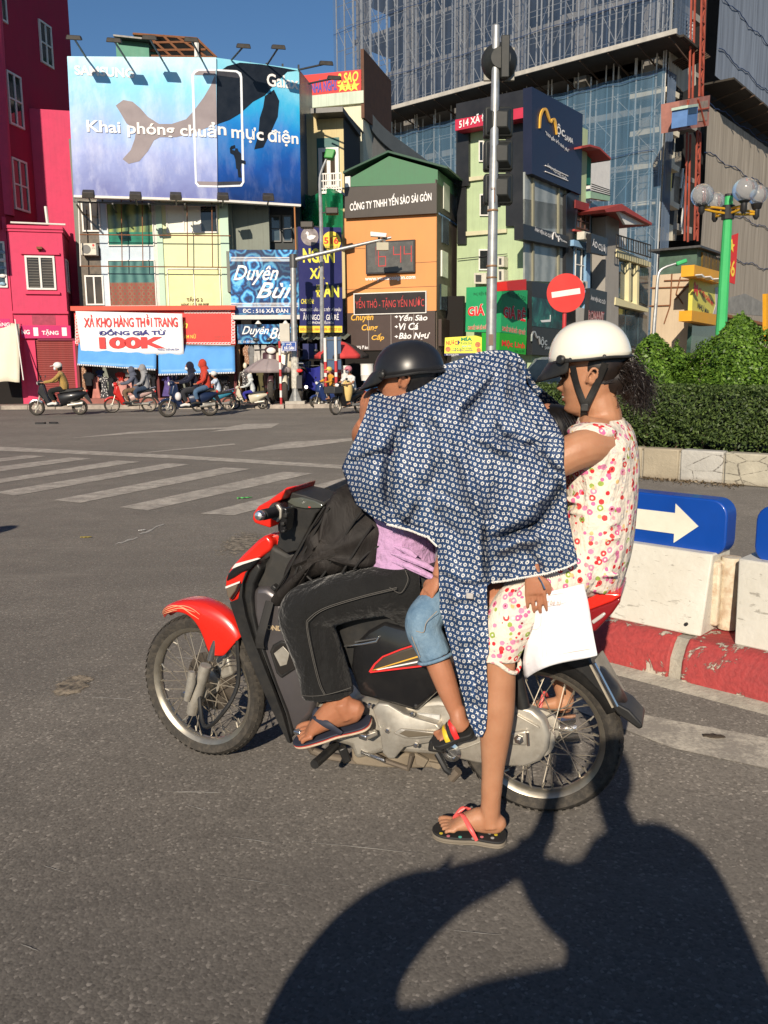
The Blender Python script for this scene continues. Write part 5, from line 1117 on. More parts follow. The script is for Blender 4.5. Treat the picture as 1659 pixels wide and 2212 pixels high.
cn=Thing('scaffold_canopy','wire mesh canopy on rusty brackets at the foot of the tower','canopy',FR(1560,48,1659,52));rp(cn,'mesh_sheet',zF,[(1310,690),(1500,640),(1659,720),(1659,800),(1310,770)],0,.1,mat('grey_mesh',(.2,.2,.19),.7,var=.3));rp(cn,'bracket_beam',zF,[(1310,770),(1659,850),(1659,870),(1310,790)],-.2,.2,RUSTB);rp(cn,'wall',zF,[(1310,790),(1659,870),(1659,1080),(1310,1060)],.1,.3,mat('dusty_wall',(.30,.26,.2),.8,var=.2))
rp(cn,'orange_post',zF,[(1648,640),(1675,640),(1675,980),(1648,980)],-3,-2.8,OGV)
# ================================================================== TOWER UNDER CONSTRUCTION
TL=FR(752,79.0,1392,60.0);TR=FR(1392,60.0,1680,88.0)
tw=Thing('unfinished_tower','concrete tower under construction wrapped in scaffolding and blue netting','tower',TL)
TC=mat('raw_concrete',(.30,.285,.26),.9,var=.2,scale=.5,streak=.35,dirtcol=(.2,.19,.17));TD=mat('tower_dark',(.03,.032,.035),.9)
LW=(TR.o-TL.o).length;RW=42.0;TOP=46.0
def netmat(name,col,alpha,seam=1.6,av=.25,bright=.0):
 t=NT(name);c=t.coord();s=t.node('ShaderNodeSeparateXYZ',{0:c});n=t.noise(t.node('ShaderNodeMapping',{0:c,3:(1,1,.3)}).outputs[0],.25,6,.65);f=t.noise(t.node('ShaderNodeMapping',{0:c,3:(2.2,2.2,.12)}).outputs[0],1.2,4,.6)
 a=t.math('ADD',alpha-av/2,t.math('MULTIPLY',n,av),clamp=True)
 fr=t.math('FRACT',t.math('DIVIDE',s.outputs[0],seam));sm=t.math('LESS_THAN',fr,.05)
 a=t.math('MAXIMUM',a,t.math('MULTIPLY',sm,min(1,alpha+.25)))
 cl=t.mix(t.ramp(f,[(.3,0),(.75,1)]),col,tuple(min(1,x*1.7+.01)for x in col))
 d=t.node('ShaderNodeBsdfDiffuse',{0:cl});tr=t.node('ShaderNodeBsdfTransparent');t.out_(t.node('ShaderNodeMixShader',{0:a,1:tr.outputs[0],2:d.outputs[0]}).outputs[0]);return t.m
NETU=netmat('blue_net_upper',(.05,.08,.14),.40);NETLO=netmat('blue_net_lower',(.075,.145,.22),.5);NETR=netmat('grey_net',(.16,.19,.24),.93,2.0,.1);NETRL=netmat('stained_net',(.28,.25,.21),.92,2.2,.12);NETS=netmat('blue_grey_net',(.07,.10,.15),.8,1.8,.2)
zled=TR.px(1396,102)[1]
def toL(Fr,p):return TL.loc(Fr.wld(p))
for k in range(13):
 z=.2+k*3.55
 MB().box(.8,LW,.3,7,z,z+(.45 if k%2 else .3)).build('floor_slab',TC,tw.o)
 b=MB();b.hexa([toL(TR,p)for p in((0,.2,z),(2.4,.2,z),(2.4,7,z),(0,7,z),(0,.2,z+.4),(2.4,.2,z+.4),(2.4,7,z+.4),(0,7,z+.4))]);b.build('floor_slab',TC,tw.o)
for k in range(6):
 x=1.2+k*(LW-2.3)/5;MB().box(x,x+.95,.35,1.2,0,TOP).build('column',TC,tw.o)
for x in(.6,):b=MB();b.hexa([toL(TR,p)for p in((x,.5,0),(x+.9,.5,0),(x+.9,1.3,0),(x,1.3,0),(x,.5,TOP),(x+.9,.5,TOP),(x+.9,1.3,TOP),(x,1.3,TOP))]);b.build('column',TC,tw.o)
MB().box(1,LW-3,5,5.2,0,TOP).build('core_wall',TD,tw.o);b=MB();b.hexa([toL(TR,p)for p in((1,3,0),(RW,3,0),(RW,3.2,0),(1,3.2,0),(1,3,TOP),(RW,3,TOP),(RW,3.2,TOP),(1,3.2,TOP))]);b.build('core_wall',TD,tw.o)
SCF=mat('scaffold_tube',(.62,.63,.62),.4,.2,var=.15)
sc_=MB();rs_=MB()
def scaff(B,Fr,L,x0,z0,z1,dx,dys):
 n=int((L-x0)/dx)
 def P(x,y,z):return toL(Fr,(x,y,z))
 for dy in dys:
  for i in range(n+1):
   x=x0+i*dx+random.uniform(-.08,.08);B.tube([P(x,dy,z0+random.uniform(0,.6)),P(x+random.uniform(-.08,.08),dy,z1+random.uniform(-.3,.9))],.055,4)
  z=z0+.9
  while z<z1:
   B.tube([P(x0,dy,z),P(x0+n*dx,dy,z+random.uniform(-.05,.05))],.03,3);z+=1.75
 for i in range(0,n,1):
  z=z0+random.choice((0,.9))
  while z<z1-3.4:
   if random.random()<.75:
    a=random.random()<.5;B.tube([P(x0+(i if a else i+1)*dx,dys[0],z),P(x0+(i+1 if a else i)*dx,dys[0],z+1.75)],.028,3)
   z+=1.75
scaff(sc_,TL,LW+1.6,.5,zled+.2,TOP,.95,(-1.25,-.35));scaff(sc_,TL,LW+1.2,.5,6,zled-.5,1.7,(-.95,-.25));scaff(sc_,TR,1.2,-1.2,zled+.2,TOP,1.5,(-1.25,-.4));scaff(sc_,TR,.3,-.9,6,zled-.5,1.7,(-.95,-.3))
sc_.build('scaffolding',SCF,tw.o,fix=False)['kind']='stuff'
def netsheet(part,Fr,x0,x1,z0,z1,y,m):
 nx=max(6,int((x1-x0)/2.0));P=[]
 for i in range(nx*2+1):
  x=x0+(x1-x0)*i/(nx*2);P.append([toL(Fr,(x,y+(.06 if i%2 else 0)+.03*math.sin(x*3+j),z0+(z1-z0)*j/10))for j in range(11)])
 b=MB();b.grid(P);return b.build(part,m,tw.o,smooth=True,fix=False)
netsheet('net',TL,.3,LW+1.5,zled+.1,TOP,-1.5,NETU);netsheet('net',TL,.3,LW+1.1,3,zled-1.2,-1.15,NETLO);netsheet('net',TR,-1.5,1.3,zled+.1,TOP,-1.5,NETS);netsheet('net',TR,-1.1,.35,3,zled-1.3,-1.15,NETS)
xb=TR.px(*zE(1235,500))[0];netsheet('net',TR,xb-2.9,RW,zled+.2,TOP,-1.5,NETR);netsheet('net',TR,xb-2.2,RW,2,zled-1.5,-.9,NETRL)
b=MB()
for z in np.arange(3,TOP,3.4):b.tube([toL(TR,(x,-1.55 if z>zled else-.95,z+.12*math.sin(x*1.1+z)+.05*math.sin(x*4)))for x in np.arange(xb-2.6,RW,.6)],.03,4)
for z in np.arange(6,TOP,4.6):b.tube([TL_p for TL_p in[Vector((x,-1.6 if z>zled else-1.25,z+.05*math.sin(x*1.3+z)))for x in np.arange(.4,LW+1.4,.8)]],.022,4)
b.build('seam_rope',mat('blue_rope',(.02,.05,.14),.8),tw.o,fix=False)['kind']='stuff'
BRKT=mat('bracket_steel',(.07,.045,.03),.8,var=.3)
PLT=mat('platform_ply',(.045,.038,.03),.85,var=.4,scale=.8)
b=MB();b.box(.2,LW+2.5,-3.3,-.2,zled-.12,zled);b.build('catch_platform',PLT,tw.o);MB().box(.2,LW+2.7,-3.42,-3.3,zled-.16,zled+.12).build('platform_edge',mat('pale_edge',(.42,.40,.36),.7,var=.2),tw.o)
for xa,xb_ in((-2.6,1.8),(xb-2.2,RW)):
 b=MB();b.hexa([toL(TR,p)for p in((xa,-2.6,zled-.1),(xb_,-2.6,zled-.1),(xb_,-.2,zled-.1),(xa,-.2,zled-.1),(xa,-2.6,zled+.03),(xb_,-2.6,zled+.03),(xb_,-.2,zled+.03),(xa,-.2,zled+.03))]);b.build('catch_platform',PLT,tw.o)
for k in range(16):x=.4+k*(LW+1.8)/15;MB().bar((x,-3.3,zled-.22),(x,-.2,zled-.9),.08).build('platform_bracket',BRKT,tw.o)
for k in range(18):x=(k*.3 if k<7 else xb+(k-7)*2.4);MB().bar(toL(TR,(x,-2.8,zled-.16)),toL(TR,(x,-.2,zled-.8)),.09).build('platform_bracket',BRKT,tw.o)
for k in range(15):x=.4+k*(LW+.6)/14;MB().cyl((x,-.95,zled-1.2),(x,-.95,zled+.2),.05,5).build('standard',SCF,tw.o)
def tpoly(part,pts,y0,y1,m,parent=None):q=[TR.px(u,v,y0)for u,v in zp(zE,*pts)];b=MB();b.prism(q,y0,y1,f=lambda x,y,z:toL(TR,(x,y,z)));return b.build(part,m,parent or tw.o)
BCN=mat('bare_concrete_bay',(.72,.66,.52),.9,var=.18,scale=.8,streak=.2);BRK=mat('hollow_brick',(.50,.45,.37),.9,var=.3,scale=4)
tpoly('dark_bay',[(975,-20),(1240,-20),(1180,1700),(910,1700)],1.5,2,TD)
tpoly('bay_wall',[(938,745),(1010,740),(985,1700),(922,1700)],-.4,1.5,BCN)
for v_ in(760,960,1200,1460):tpoly('bay_opening',[(968,v_),(1000,v_+14),(990,v_+130),(958,v_+116)],-.45,-.38,TD);tpoly('bay_wall',[(1000,1080),(1050,1070),(1010,1700),(975,1700)],-.2,1.5,BRK)
for v_ in(610,885,1130,1395):tpoly('landing_slab',[(945,v_),(1035,v_+50),(1030,v_+88),(940,v_+38)],-1.0,1.5,BCN)
tpoly('tilted_panel',[(965,285),(1025,235),(1150,320),(1130,450),(970,335)],-1.2,-.9,BCN);tpoly('debris_net',[(960,330),(1130,450),(1145,330),(1150,600),(1060,650),(975,560)],-1.0,-.95,netmat('pale_net',(.42,.40,.34),.75,1.0))
for k in range(9):tpoly('bay_scaffold',[(985+k*18,30+k*16),(990+k*18,30+k*16),(985+k*17,250+k*8),(980+k*17,250+k*8)],-.6,-.55,SCF)
for k in range(6):tpoly('bay_scaffold',[(975,50+k*34),(1130,130+k*28),(1130,136+k*28),(975,56+k*34)],-.62,-.57,SCF)
for k in range(8):tpoly('bay_prop',[(1060+(k%3)*14,1190+k*52),(1066+(k%3)*14,1190+k*52),(1050+(k%3)*14,1330+k*46),(1044+(k%3)*14,1330+k*46)],-.5,-.4,SCF)
tpoly('yellow_gate',[(955,1195),(985,1200),(975,1350),(945,1345)],-.5,-.4,YEL)
ht_=Thing('hoist','red construction hoist cage with blue cabin on a lattice mast','hoist',TR)
MST=mat('red_mast',(.30,.06,.035),.7,var=.3,scale=2)
def mast(part,pa,pb,y,w=.32):
 a=TR.pt(*zE(*pa),y);c=TR.pt(*zE(*pb),y);b=MB();n=int((c-a).length/.8)
 for dx in(-w,w):
  for dy in(0,2*w):b.bar(a+Vector((dx,dy,0)),c+Vector((dx,dy,0)),.11)
 for i in range(n):
  f=i/n;g=(i+1)/n;p=a.lerp(c,f);q=a.lerp(c,g);s_=w if i%2 else-w;b.bar(p+Vector((s_,0,0)),q+Vector((-s_,0,0)),.08);b.bar(p+Vector((-w,0,0)),p+Vector((w,0,0)),.09)
 b.build(part,MST,ht_.o)
mast('upper_mast',(1205,-60),(1185,690),-3.0);mast('lower_mast',(1170,930),(1150,1700),-3.0)
CAG=mat('pink_cage_mesh',(.34,.15,.12),.7,var=.3,scale=1.5)
y_=-3.6;cg=ht_.prism('cage',zp(zE,(1033,712),(1250,672),(1240,888),(1033,922)),y_,y_+1.1,CAG)
ht_.prism('cage_window',zp(zE,(1045,745),(1095,735),(1095,870),(1045,880)),y_-.03,y_,mat('cage_grey',(.28,.22,.18),.7,var=.3),cg);ht_.prism('cage_window',zp(zE,(1168,720),(1235,708),(1228,850),(1166,858)),y_-.03,y_,MATS['cage_grey'],cg)
for a,b_ in(((1033,905),(1100,710)),((1100,900),(1095,705)),((1165,700),(1215,885)),((1033,800),(1240,765))):ht_.tube('cage_brace',[zE(*a)+(y_-.06,),zE(*b_)+(y_-.06,)],.06,MST,cg)
cb=ht_.prism('operator_cabin',zp(zE,(1092,745),(1165,735),(1158,880),(1085,890)),y_-.9,y_,mat('blue_cabin',(.10,.20,.42),.5,var=.15));ht_.prism('cabin_window',zp(zE,(1100,770),(1158,762),(1156,798),(1098,806)),y_-.93,y_-.9,GL_D,cb);ht_.prism('cabin_roof',zp(zE,(1094,742),(1167,732),(1166,752),(1092,762)),y_-.95,y_,mat('pale_green_roof',(.4,.5,.42),.5),cb)
# ================================================================== STREET FURNITURE
PG=mat('weathered_galvanised',(.40,.41,.41),.45,.6,var=.22,scale=5,dirt=.5,dirtcol=(.26,.24,.21),streak=.3)
RW_R=mat('post_red',(.48,.035,.04),.5,var=.1,dirt=.15);RW_W=mat('post_white',(.72,.70,.66),.5,var=.06,dirt=.15);SIGB=mat('signal_black',(.022,.024,.023),.5,var=.2,scale=6,dirt=.2,dirtcol=(.07,.065,.05));PLATE=mat('signal_back_plate',(.25,.24,.21),.5,.3,var=.15)
SPF=FR(1000,11.2,1120,11.2)
sp_=Thing('traffic_signal','galvanised pole with black traffic light heads seen from behind','traffic light',SPF)
pt,pb=SPF.pt(1072,57),SPF.pt(1059,780);pb=Vector((pb.x+.01,0,0));sp_.o.location=SPF.wld((pb.x,0,0));OX=Vector((pb.x,0,0))
def S(u,v,y=0):return SPF.pt(u,v,y)-OX
MB().tube([pb-OX,S(1062,640),S(1066,400),pt-OX],[.066,.066,.058,.046],18).build('pole',PG,sp_.o,smooth=True)
MB().lathe([(.046,0),(.04,.012),(.0,.016)],pt-OX,(0,0,1),14).build('cap',PG,sp_.o)
for v_ in(455,575,600):p=S(1062+((600-v_)*.015),v_);MB().lathe([(.068,-.012),(.071,0),(.068,.012)],p,(0,0,1),16).build('clamp_band',mat('rusty_band',(.28,.17,.10),.6,.4,var=.3),sp_.o)
h1=empty('round_signal');h1.parent=sp_.o;c=S(1077,137,.16)
r0=SPF.rect(zC(1110,262,1280,445),.16)
MB().box(r0[0]-OX.x,r0[1]-OX.x,.12,.16,r0[2],r0[3]).build('back_plate',PLATE,h1,bevel=.01)
MB().lathe([(.22,.03),(.225,-.02),(.20,-.10),(.13,-.16),(.12,-.18)],(c.x,.12,c.z),(0,1,0),28).build('round_housing',SIGB,h1,smooth=True)
MB().box(c.x+.0,c.x+.10,-.10,-.04,c.z-.24,c.z+.24).build('rib',SIGB,h1,bevel=.01)
for k in range(3):
 hd=empty('signal_section');hd.parent=sp_.o
 va=580+k*182;x0,x1,z0,z1=SPF.rect(zC(1112,va,1270,va+176),.12);x0-=OX.x;x1-=OX.x;xm=(x0+x1)/2;zm=(z0+z1)/2
 MB().box(x0,x1,.05,.22,z0+.01,z1-.01).build('housing',SIGB,hd,bevel=.03)
 b=MB();w=(x1-x0)/2*.86;h=(z1-z0)/2*.82
 b.loft([[(xm-w,.05,zm-h),(xm+w,.05,zm-h),(xm+w,.05,zm+h),(xm-w,.05,zm+h)],[(xm-w*.62,-.05,zm-h*.6),(xm+w*.62,-.05,zm-h*.6),(xm+w*.62,-.05,zm+h*.6),(xm-w*.62,-.05,zm+h*.6)]]);b.build('back_cover',SIGB,hd,bevel=.012)
 MB().lathe([(.10,0),(.115,.02),(.12,.2),(.105,.2)],(xm,.22,zm),(0,1,0),18).build('visor',SIGB,hd,smooth=True)
for v_ in(590,1108):p=S(*zC(1180,v_));MB().bar(p+Vector((-.02,-.02,0)),p+Vector((.05,.12,0)),.05).build('bracket',SIGB,sp_.o)
MB().tube([S(*zC(1150,1025),-.075),S(*zC(1172,1022),-.08),S(*zC(1172,1100),-.075)],.006,5).build('cable',RUSTB,sp_.o);p=S(*zD(1152,735),-.07);MB().box(p.x-.03,p.x+.03,-.072,-.066,p.z-.09,p.z+.05).build('sticker',mat('brown_sticker',(.2,.13,.1),.7),sp_.o)
NE=FR(1180,14.2,1262,14.2)
ne=Thing('no_entry_sign','round red no-entry sign with white bar on a red and white post','sign',NE);c=NE.pt(1222,633);rr=40*14.2/FOC*1.0
ne.o.location=NE.wld((c.x,0,0));bx_=c.x
MB().cyl((0,-.012,c.z),(0,.012,c.z),rr,48).build('disc',mat('sign_red',(.62,.035,.028),.4,var=.05,dirt=.06),ne.o)
a=R(8);ca,sa=math.cos(a),math.sin(a);L,hh=rr*.75,rr*.145
MB().prism([(x*ca-z*sa,c.z+x*sa+z*ca)for x,z in((-L,-hh),(L,-hh),(L,hh),(-L,hh))],-.017,-.0125).build('white_bar',RW_W,ne.o)
zs=[0,.15,.45,.75,c.z-rr*1.02-.26,c.z-rr*1.02+.02,c.z+.1]
for k in range(6):MB().cyl((0,.045,zs[k]),(0,.045,zs[k+1]-.001),.034,14).build('post_band',[RW_R,RW_W][k%2],ne.o,smooth=True)
LP=FR(1500,20.0,1650,20.0)
lp=Thing('globe_lamp_post','green lamp post with clear globes on yellow arms behind the shrubs','street lamp',LP);top=LP.pt(1575,418);lp.o.location=LP.wld((top.x,0,0));ox=Vector((top.x,0,0))
GRP=mat('lamp_green',(.05,.42,.13),.45,var=.08);YLA=mat('arm_yellow',(.62,.33,.02),.5,var=.1);
MB().tube([(0,0,0),(0,0,1.2),(0,0,2.2),(0,0,LP.px(1570,540)[1]),(0,0,top.z-.06)],[.16,.15,.125,.11,.09],12).build('post',GRP,lp.o)
MB().lathe([(.10,0),(.09,.05),(0,.06)],(0,0,top.z-.06),(0,0,1),14).build('post_cap',BLK,lp.o);zc=LP.px(1570,456)[1];MB().cyl((0,0,zc-.18),(0,0,zc+.12),.14,12).build('arm_hub',BLK,lp.o)
GLB=NT('clear_globe');gl_=GLB.node('ShaderNodeBsdfGlass',{0:(.95,.96,.97,1),1:.03,2:1.05});di_=GLB.node('ShaderNodeBsdfPrincipled',{'Base Color':(.55,.56,.58,1),'Roughness':.12,'Specular IOR Level':.6});GLB.out_(GLB.node('ShaderNodeMixShader',{0:.28,1:gl_.outputs[0],2:di_.outputs[0]}).outputs[0])
for(ux,vy,rr_,dy)in((1517,422,22.5,-.45),(1546,434,18.5,.6),(1609,410,24,-.5),(1636,421,20,.3)):
 g=LP.pt(ux,vy,dy)-ox;r_=rr_*20/FOC;z_=zc;tip=Vector((g.x,dy,z_-.02))
 arm=MB().tube([(0,0,z_+.04),(g.x*.55,dy*.55,z_+.04),tip+Vector((0,0,.04))],.028,6).tube([(0,0,z_-.06),(g.x*.55,dy*.55,z_-.05),tip],.028,6).build('arm',YLA,lp.o)
 MB().lathe([(.03,-.12),(.07,-.06),(.07,.1),(.10,.12),(.13,g.z-r_*.8-z_)],tip,(0,0,1),12).build('globe_holder',BLK,arm,smooth=True)
 gb_=MB().ell(g,r_,24,16).build('globe',GLB.m,arm,smooth=True);
SF=FR(1420,30,1500,30)
sl2=Thing('street_lamp','slim grey street lamp with green head in front of the beige wall','street lamp',SF);q=[SF.pt(*zF(850,940)),SF.pt(*zF(868,700)),SF.pt(*zF(882,520)),SF.pt(*zF(915,462)),SF.pt(*zF(1015,425))];b0=Vector((q[0].x,0,0));sl2.o.location=SF.wld(b0)
MB().tube([(0,0,0)]+[p-b0 for p in q],[.07,.07,.06,.05,.045,.04],8,k=3).build('pole',PG,sl2.o,smooth=True);MB().bar(SF.pt(*zF(1008,432))-b0,SF.pt(*zF(1082,405))-b0,.22,.14).build('lamp_head',GRP,sl2.o,bevel=.04)
GF=FR(560,31.2,860,31.2)
gm=Thing('camera_mast','grey steel mast with a long arm carrying a traffic camera','mast',GF);a0=GF.pt(639,868);b0=Vector((a0.x,0,0));gm.o.location=GF.wld(b0)+Vector((0,0,.14))
z14=Vector((0,0,.14));t_=GF.pt(633,562)-b0-z14
MB().tube([(0,0,0),(0,0,3),t_+Vector((0,0,.1))],[.13,.115,.09],12).build('pole',PG,gm.o,smooth=True);e=GF.pt(845,513)-b0-z14;MB().tube([t_,e],[.085,.05],10).build('arm',PG,gm.o,smooth=True);MB().cyl(t_+Vector((0,0,-.25)),t_+Vector((0,0,.2)),.13,12).build('arm_collar',STEEL,gm.o)
MB().box(-.35,.35,-.35,.35,0,.1).build('base_plate',CONC,gm.o);
for k in range(4):a=k*PI/2+.78;MB().prism([(.1,.1),(.32,.1),(.1,.5)],-.015,.015,f=lambda x,y,z,a=a:(x*math.cos(a)-y*math.sin(a),x*math.sin(a)+y*math.cos(a),z)).build('gusset',PG,gm.o)
cp=GF.pt(*zD(542,172),-.1)-b0-z14;cm=MB().hexa([cp+Vector(p)for p in((-.3,-.1,-.06),(.25,-.1,-.1),(.25,.1,-.1),(-.3,.1,-.06),(-.3,-.1,.1),(.28,-.1,.04),(.28,.1,.04),(-.3,.1,.1))]).build('camera',WHITE,gm.o,bevel=.02);MB().box(cp.x-.04,cp.x+.04,-.05,.05,cp.z-.35,cp.z-.05).build('camera_bracket',STEEL,cm)
c2=GF.pt(*zD(563,234),-.1)-b0-z14;MB().box(c2.x-.22,c2.x+.2,-.1,.1,c2.z-.13,c2.z+.13).build('flash_box',mat('tan_box',(.42,.38,.28),.5),gm.o);MB().box(c2.x+.02,c2.x+.1,-.05,.05,c2.z,cp.z-.1).build('box_bracket',STEEL,gm.o)
x0,x1,z0,z1=GF.rect((628,760,645,836),-.14);MB().lathe([(.14,.0),(.14,1.1)],(0,0,.55),(0,0,1),12).build('poster_wrap',mat('flyers',(.5,.48,.42),.8,var=.5,scale=9),gm.o)
x_,z_=GF.px(626,726);MB().box(x_-b0.x-.35,x_-b0.x,-.1,.15,z_-.4,z_+.3).build('switch_box',mat('beige_box',(.5,.47,.4),.6),gm.o)
TF=FR(660,31.8,740,31.8)
tl=Thing('street_lamp','tall thin street lamp with green head in front of the navy sign','street lamp',TF);a0=TF.pt(697,868);b0=Vector((a0.x,0,0));tl.o.location=TF.wld(b0)+z14
h_=[TF.pt(694,500),TF.pt(691,400),TF.pt(694,372),TF.pt(706,342)];MB().tube([(0,0,0)]+[p-b0-z14 for p in h_],[.085,.07,.055,.045,.04],8,k=3).build('pole',PG,tl.o,smooth=True)
p=TF.pt(713,328)-b0-z14;MB().hexa([p+Vector(q)for q in((-.22,-.12,-.22),(.1,-.12,-.25),(.1,.5,-.2),(-.22,.5,-.16),(-.14,-.1,.1),(.2,-.1,.06),(.2,.5,.1),(-.14,.5,.14))]).build('lamp_head',mat('lamp_head_green',(.05,.28,.06),.5),tl.o,bevel=.04)
x_,z_=TF.px(*zD(262,55));
for(zz_,s_)in((z_,1),(TF.px(*zD(180,130))[1],-1)):
 ar=MB().tube([(0,0,zz_-.14),(s_*.45,-.1,zz_-.1)],.025,6).build('light_arm',STEEL,tl.o)
 MB().box(s_*.45-.2,s_*.45+.25,-.3,.1,zz_-.2,zz_+.02).build('floodlight',LAMPM,ar,bevel=.03)
def striped(name,label,u,v0,v1,Y,n,r=.045,plate=True,group=None):
 Fr=FR(u-5,Y,u+5,Y);T=Thing(name,label,'post',Fr,group);p0=Fr.pt(u,v1);p1=Fr.pt(u-2,v0);T.o.location=Fr.wld((p0.x,0,0))+z14*(1 if Y>30.3 else 0);zt=p1.z-(.14 if Y>30.3 else 0)
 for k in range(n):MB().cyl((0,0,zt*k/n),(0,0,zt*(k+1)/n-.001),r,10).build('post_band',[RW_R,RW_W][k%2],T.o,smooth=True)
 return T,Fr,p0,zt
zI=mk(.1422,576,713)
T,Fr,p0,zt=striped('street_name_sign','blue street-name plate on a red and white striped post',607.5,737,872,30.75,9)
T.o['category']='sign';x0,x1,z0,z1=Fr.rect(zI(232,175,455,318));zo=.14
pn=MB().box(x0-p0.x,x1-p0.x,-.07,-.05,z0-zo,z1-zo).build('name_plate',mat('plate_blue',(.01,.06,.30),.4),T.o)
bo=MB();xa,xb2,za,zb2=x0-p0.x+.02,x1-p0.x-.02,z0-zo+.02,z1-zo-.02
for q in((xa,xb2,za,za+.012),(xa,xb2,zb2-.012,zb2),(xa,xa+.012,za+.012,zb2-.012),(xb2-.012,xb2,za+.012,zb2-.012)):bo.box(q[0],q[1],-.074,-.0705,q[2],q[3])
bo.build('white_rim',WHT,pn)
for s_,r in(('PHỐ',(305,198,378,232)),('XÃ ĐÀN',(264,240,422,296))):a,b_,c_,d_=Fr.rect(zI(*r));lettering('lettering',s_,a-p0.x,b_-p0.x,c_-zo,d_-zo,-.076,WHT,pn,bold=.03)
p=Fr.pt(*zI(258,214))-Vector((p0.x,0,zo));MB().cyl((p.x,-.0765,p.z),(p.x,-.0705,p.z),.05,14).build('emblem',mat('emblem_blue',(.2,.32,.5),.5),pn)
bs=Thing('board_on_posts','back of a tall blue board on two red and white posts','sign',FR(700,31.0,740,31.0));BF=bs.fr
for u_,vt in((704.5,730),(727,727)):
 p0=BF.pt(u_,870);zt=BF.pt(u_,vt).z
 zz_=[.14,.6,1.1,zt*.50,zt*.66,zt]
 for k in range(5):MB().cyl((p0.x,0,zz_[k]),(p0.x,0,zz_[k+1]-.002),.055,10).build('post_band',[RW_W,RW_R][k%2 if k<3 else(k+0)%2],bs.o,smooth=True)
bs.box('board',zI(915,108,1130,600),.06,.1,mat('board_blue',(.04,.085,.17),.5,var=.12));
for v_ in(140,440):bs.box('cross_rail',zI(905,v_,1125,v_+14),.03,.06,STEEL)
def parasol(label,u,v,rim_u0,rim_u1,rim_v,Y,cols,tilt=0.0,n=8):
 Fr=FR(u-20,Y,u+20,Y);ap=Fr.pt(u,v);rv=Fr.pt(u,rim_v).z;Rr=(rim_u1-rim_u0)/2*Y/FOC;rt=empty('parasol',label,'parasol',Fr.wld((ap.x,0,.14)))
 z0=rv-.14;z1=ap.z-.14
 for k in range(n):
  a0,a1=2*PI*k/n,2*PI*(k+1)/n;P=[]
  for i in range(7):
   f=i/6;row=[]
   for j in range(5):
    a=a0+(a1-a0)*j/4;sag=.06*math.sin(PI*j/4)*f;rr=Rr*f*(1-.035*math.sin(PI*j/4)*f)
    row.append((rr*math.cos(a),rr*math.sin(a),z1-(z1-z0)*(f**1.5)-sag*.5+tilt*rr*math.cos(a)))
   P.append(row)
  lst=P[-1];P.append([(x*1.005,y*1.005,z-.13+(.03*math.sin(PI*j/4)))for j,(x,y,z)in enumerate(lst)])
  b=MB();b.grid(P);o=b.build('canopy_panel',cols[k%len(cols)],rt,smooth=True);o.modifiers.new('t','SOLIDIFY').thickness=.006
  MB().tube([(0,0,z1-.02),(Rr*.5*math.cos(a0),Rr*.5*math.sin(a0),z1-(z1-z0)*.353-.02+tilt*Rr*.5*math.cos(a0)),(Rr*.98*math.cos(a0),Rr*.98*math.sin(a0),z0-.02+tilt*Rr*math.cos(a0))],.008,5).build('rib',STEEL,rt)
 MB().cyl((0,0,0),(0,0,z1+.08),.022,8).build('pole',STEEL,rt);MB().lathe([(.3,0),(.3,.06),(.05,.1)],(0,0,0),(0,0,1),14).build('base',CONC,rt)
parasol('faded mauve-grey parasol over the parked scooters',584,770,531,643,797,31.8,[mat('mauve_canvas',(.30,.25,.25),.8,var=.08)])
parasol('red and black parasol beside the man in the pink cap',737,737,680,796,767,32.0,[mat('red_canvas',(.55,.05,.05),.8),mat('black_canvas',(.035,.03,.03),.8)])
BR=FR(770,31.5,820,31.5)
for k,(u_,v0,v1,w,nm,lab,m_)in enumerate(((803,822,868,34,'drum','blue plastic drum at the kerb behind the driver',mat('drum_blue',(.02,.10,.24),.5,var=.2)),(747,790,832,20,'tub','white tub stacked behind the rider in the pink cap',WHITE),(793,786,822,28,'tub','white tapered tub stacked on the blue drum',WHITE))):
 p=BR.pt(u_,v1);z1=BR.pt(u_,v0).z-p.z;r_=w/2*31.5/FOC;zb_=.14 if k==0 else p.z
 if k==1:zb_=.14;z1=BR.pt(u_,v0).z-.14
 rt=empty(nm,lab,nm,BR.wld((p.x,0,zb_)));hh=(BR.pt(u_,v0).z-zb_)
 MB().lathe([(r_*.86,0),(r_*.95,hh*.3),(r_,hh*.33),(r_*.96,hh*.36),(r_*.98,hh*.95),(r_*1.03,hh*.96),(r_*1.03,hh)],(0,0,0),(0,0,1),20).build('body',m_,rt,smooth=True);MB().cyl((0,0,hh*.985),(0,0,hh*1.003),r_*.95,20).build('lid',m_,rt)
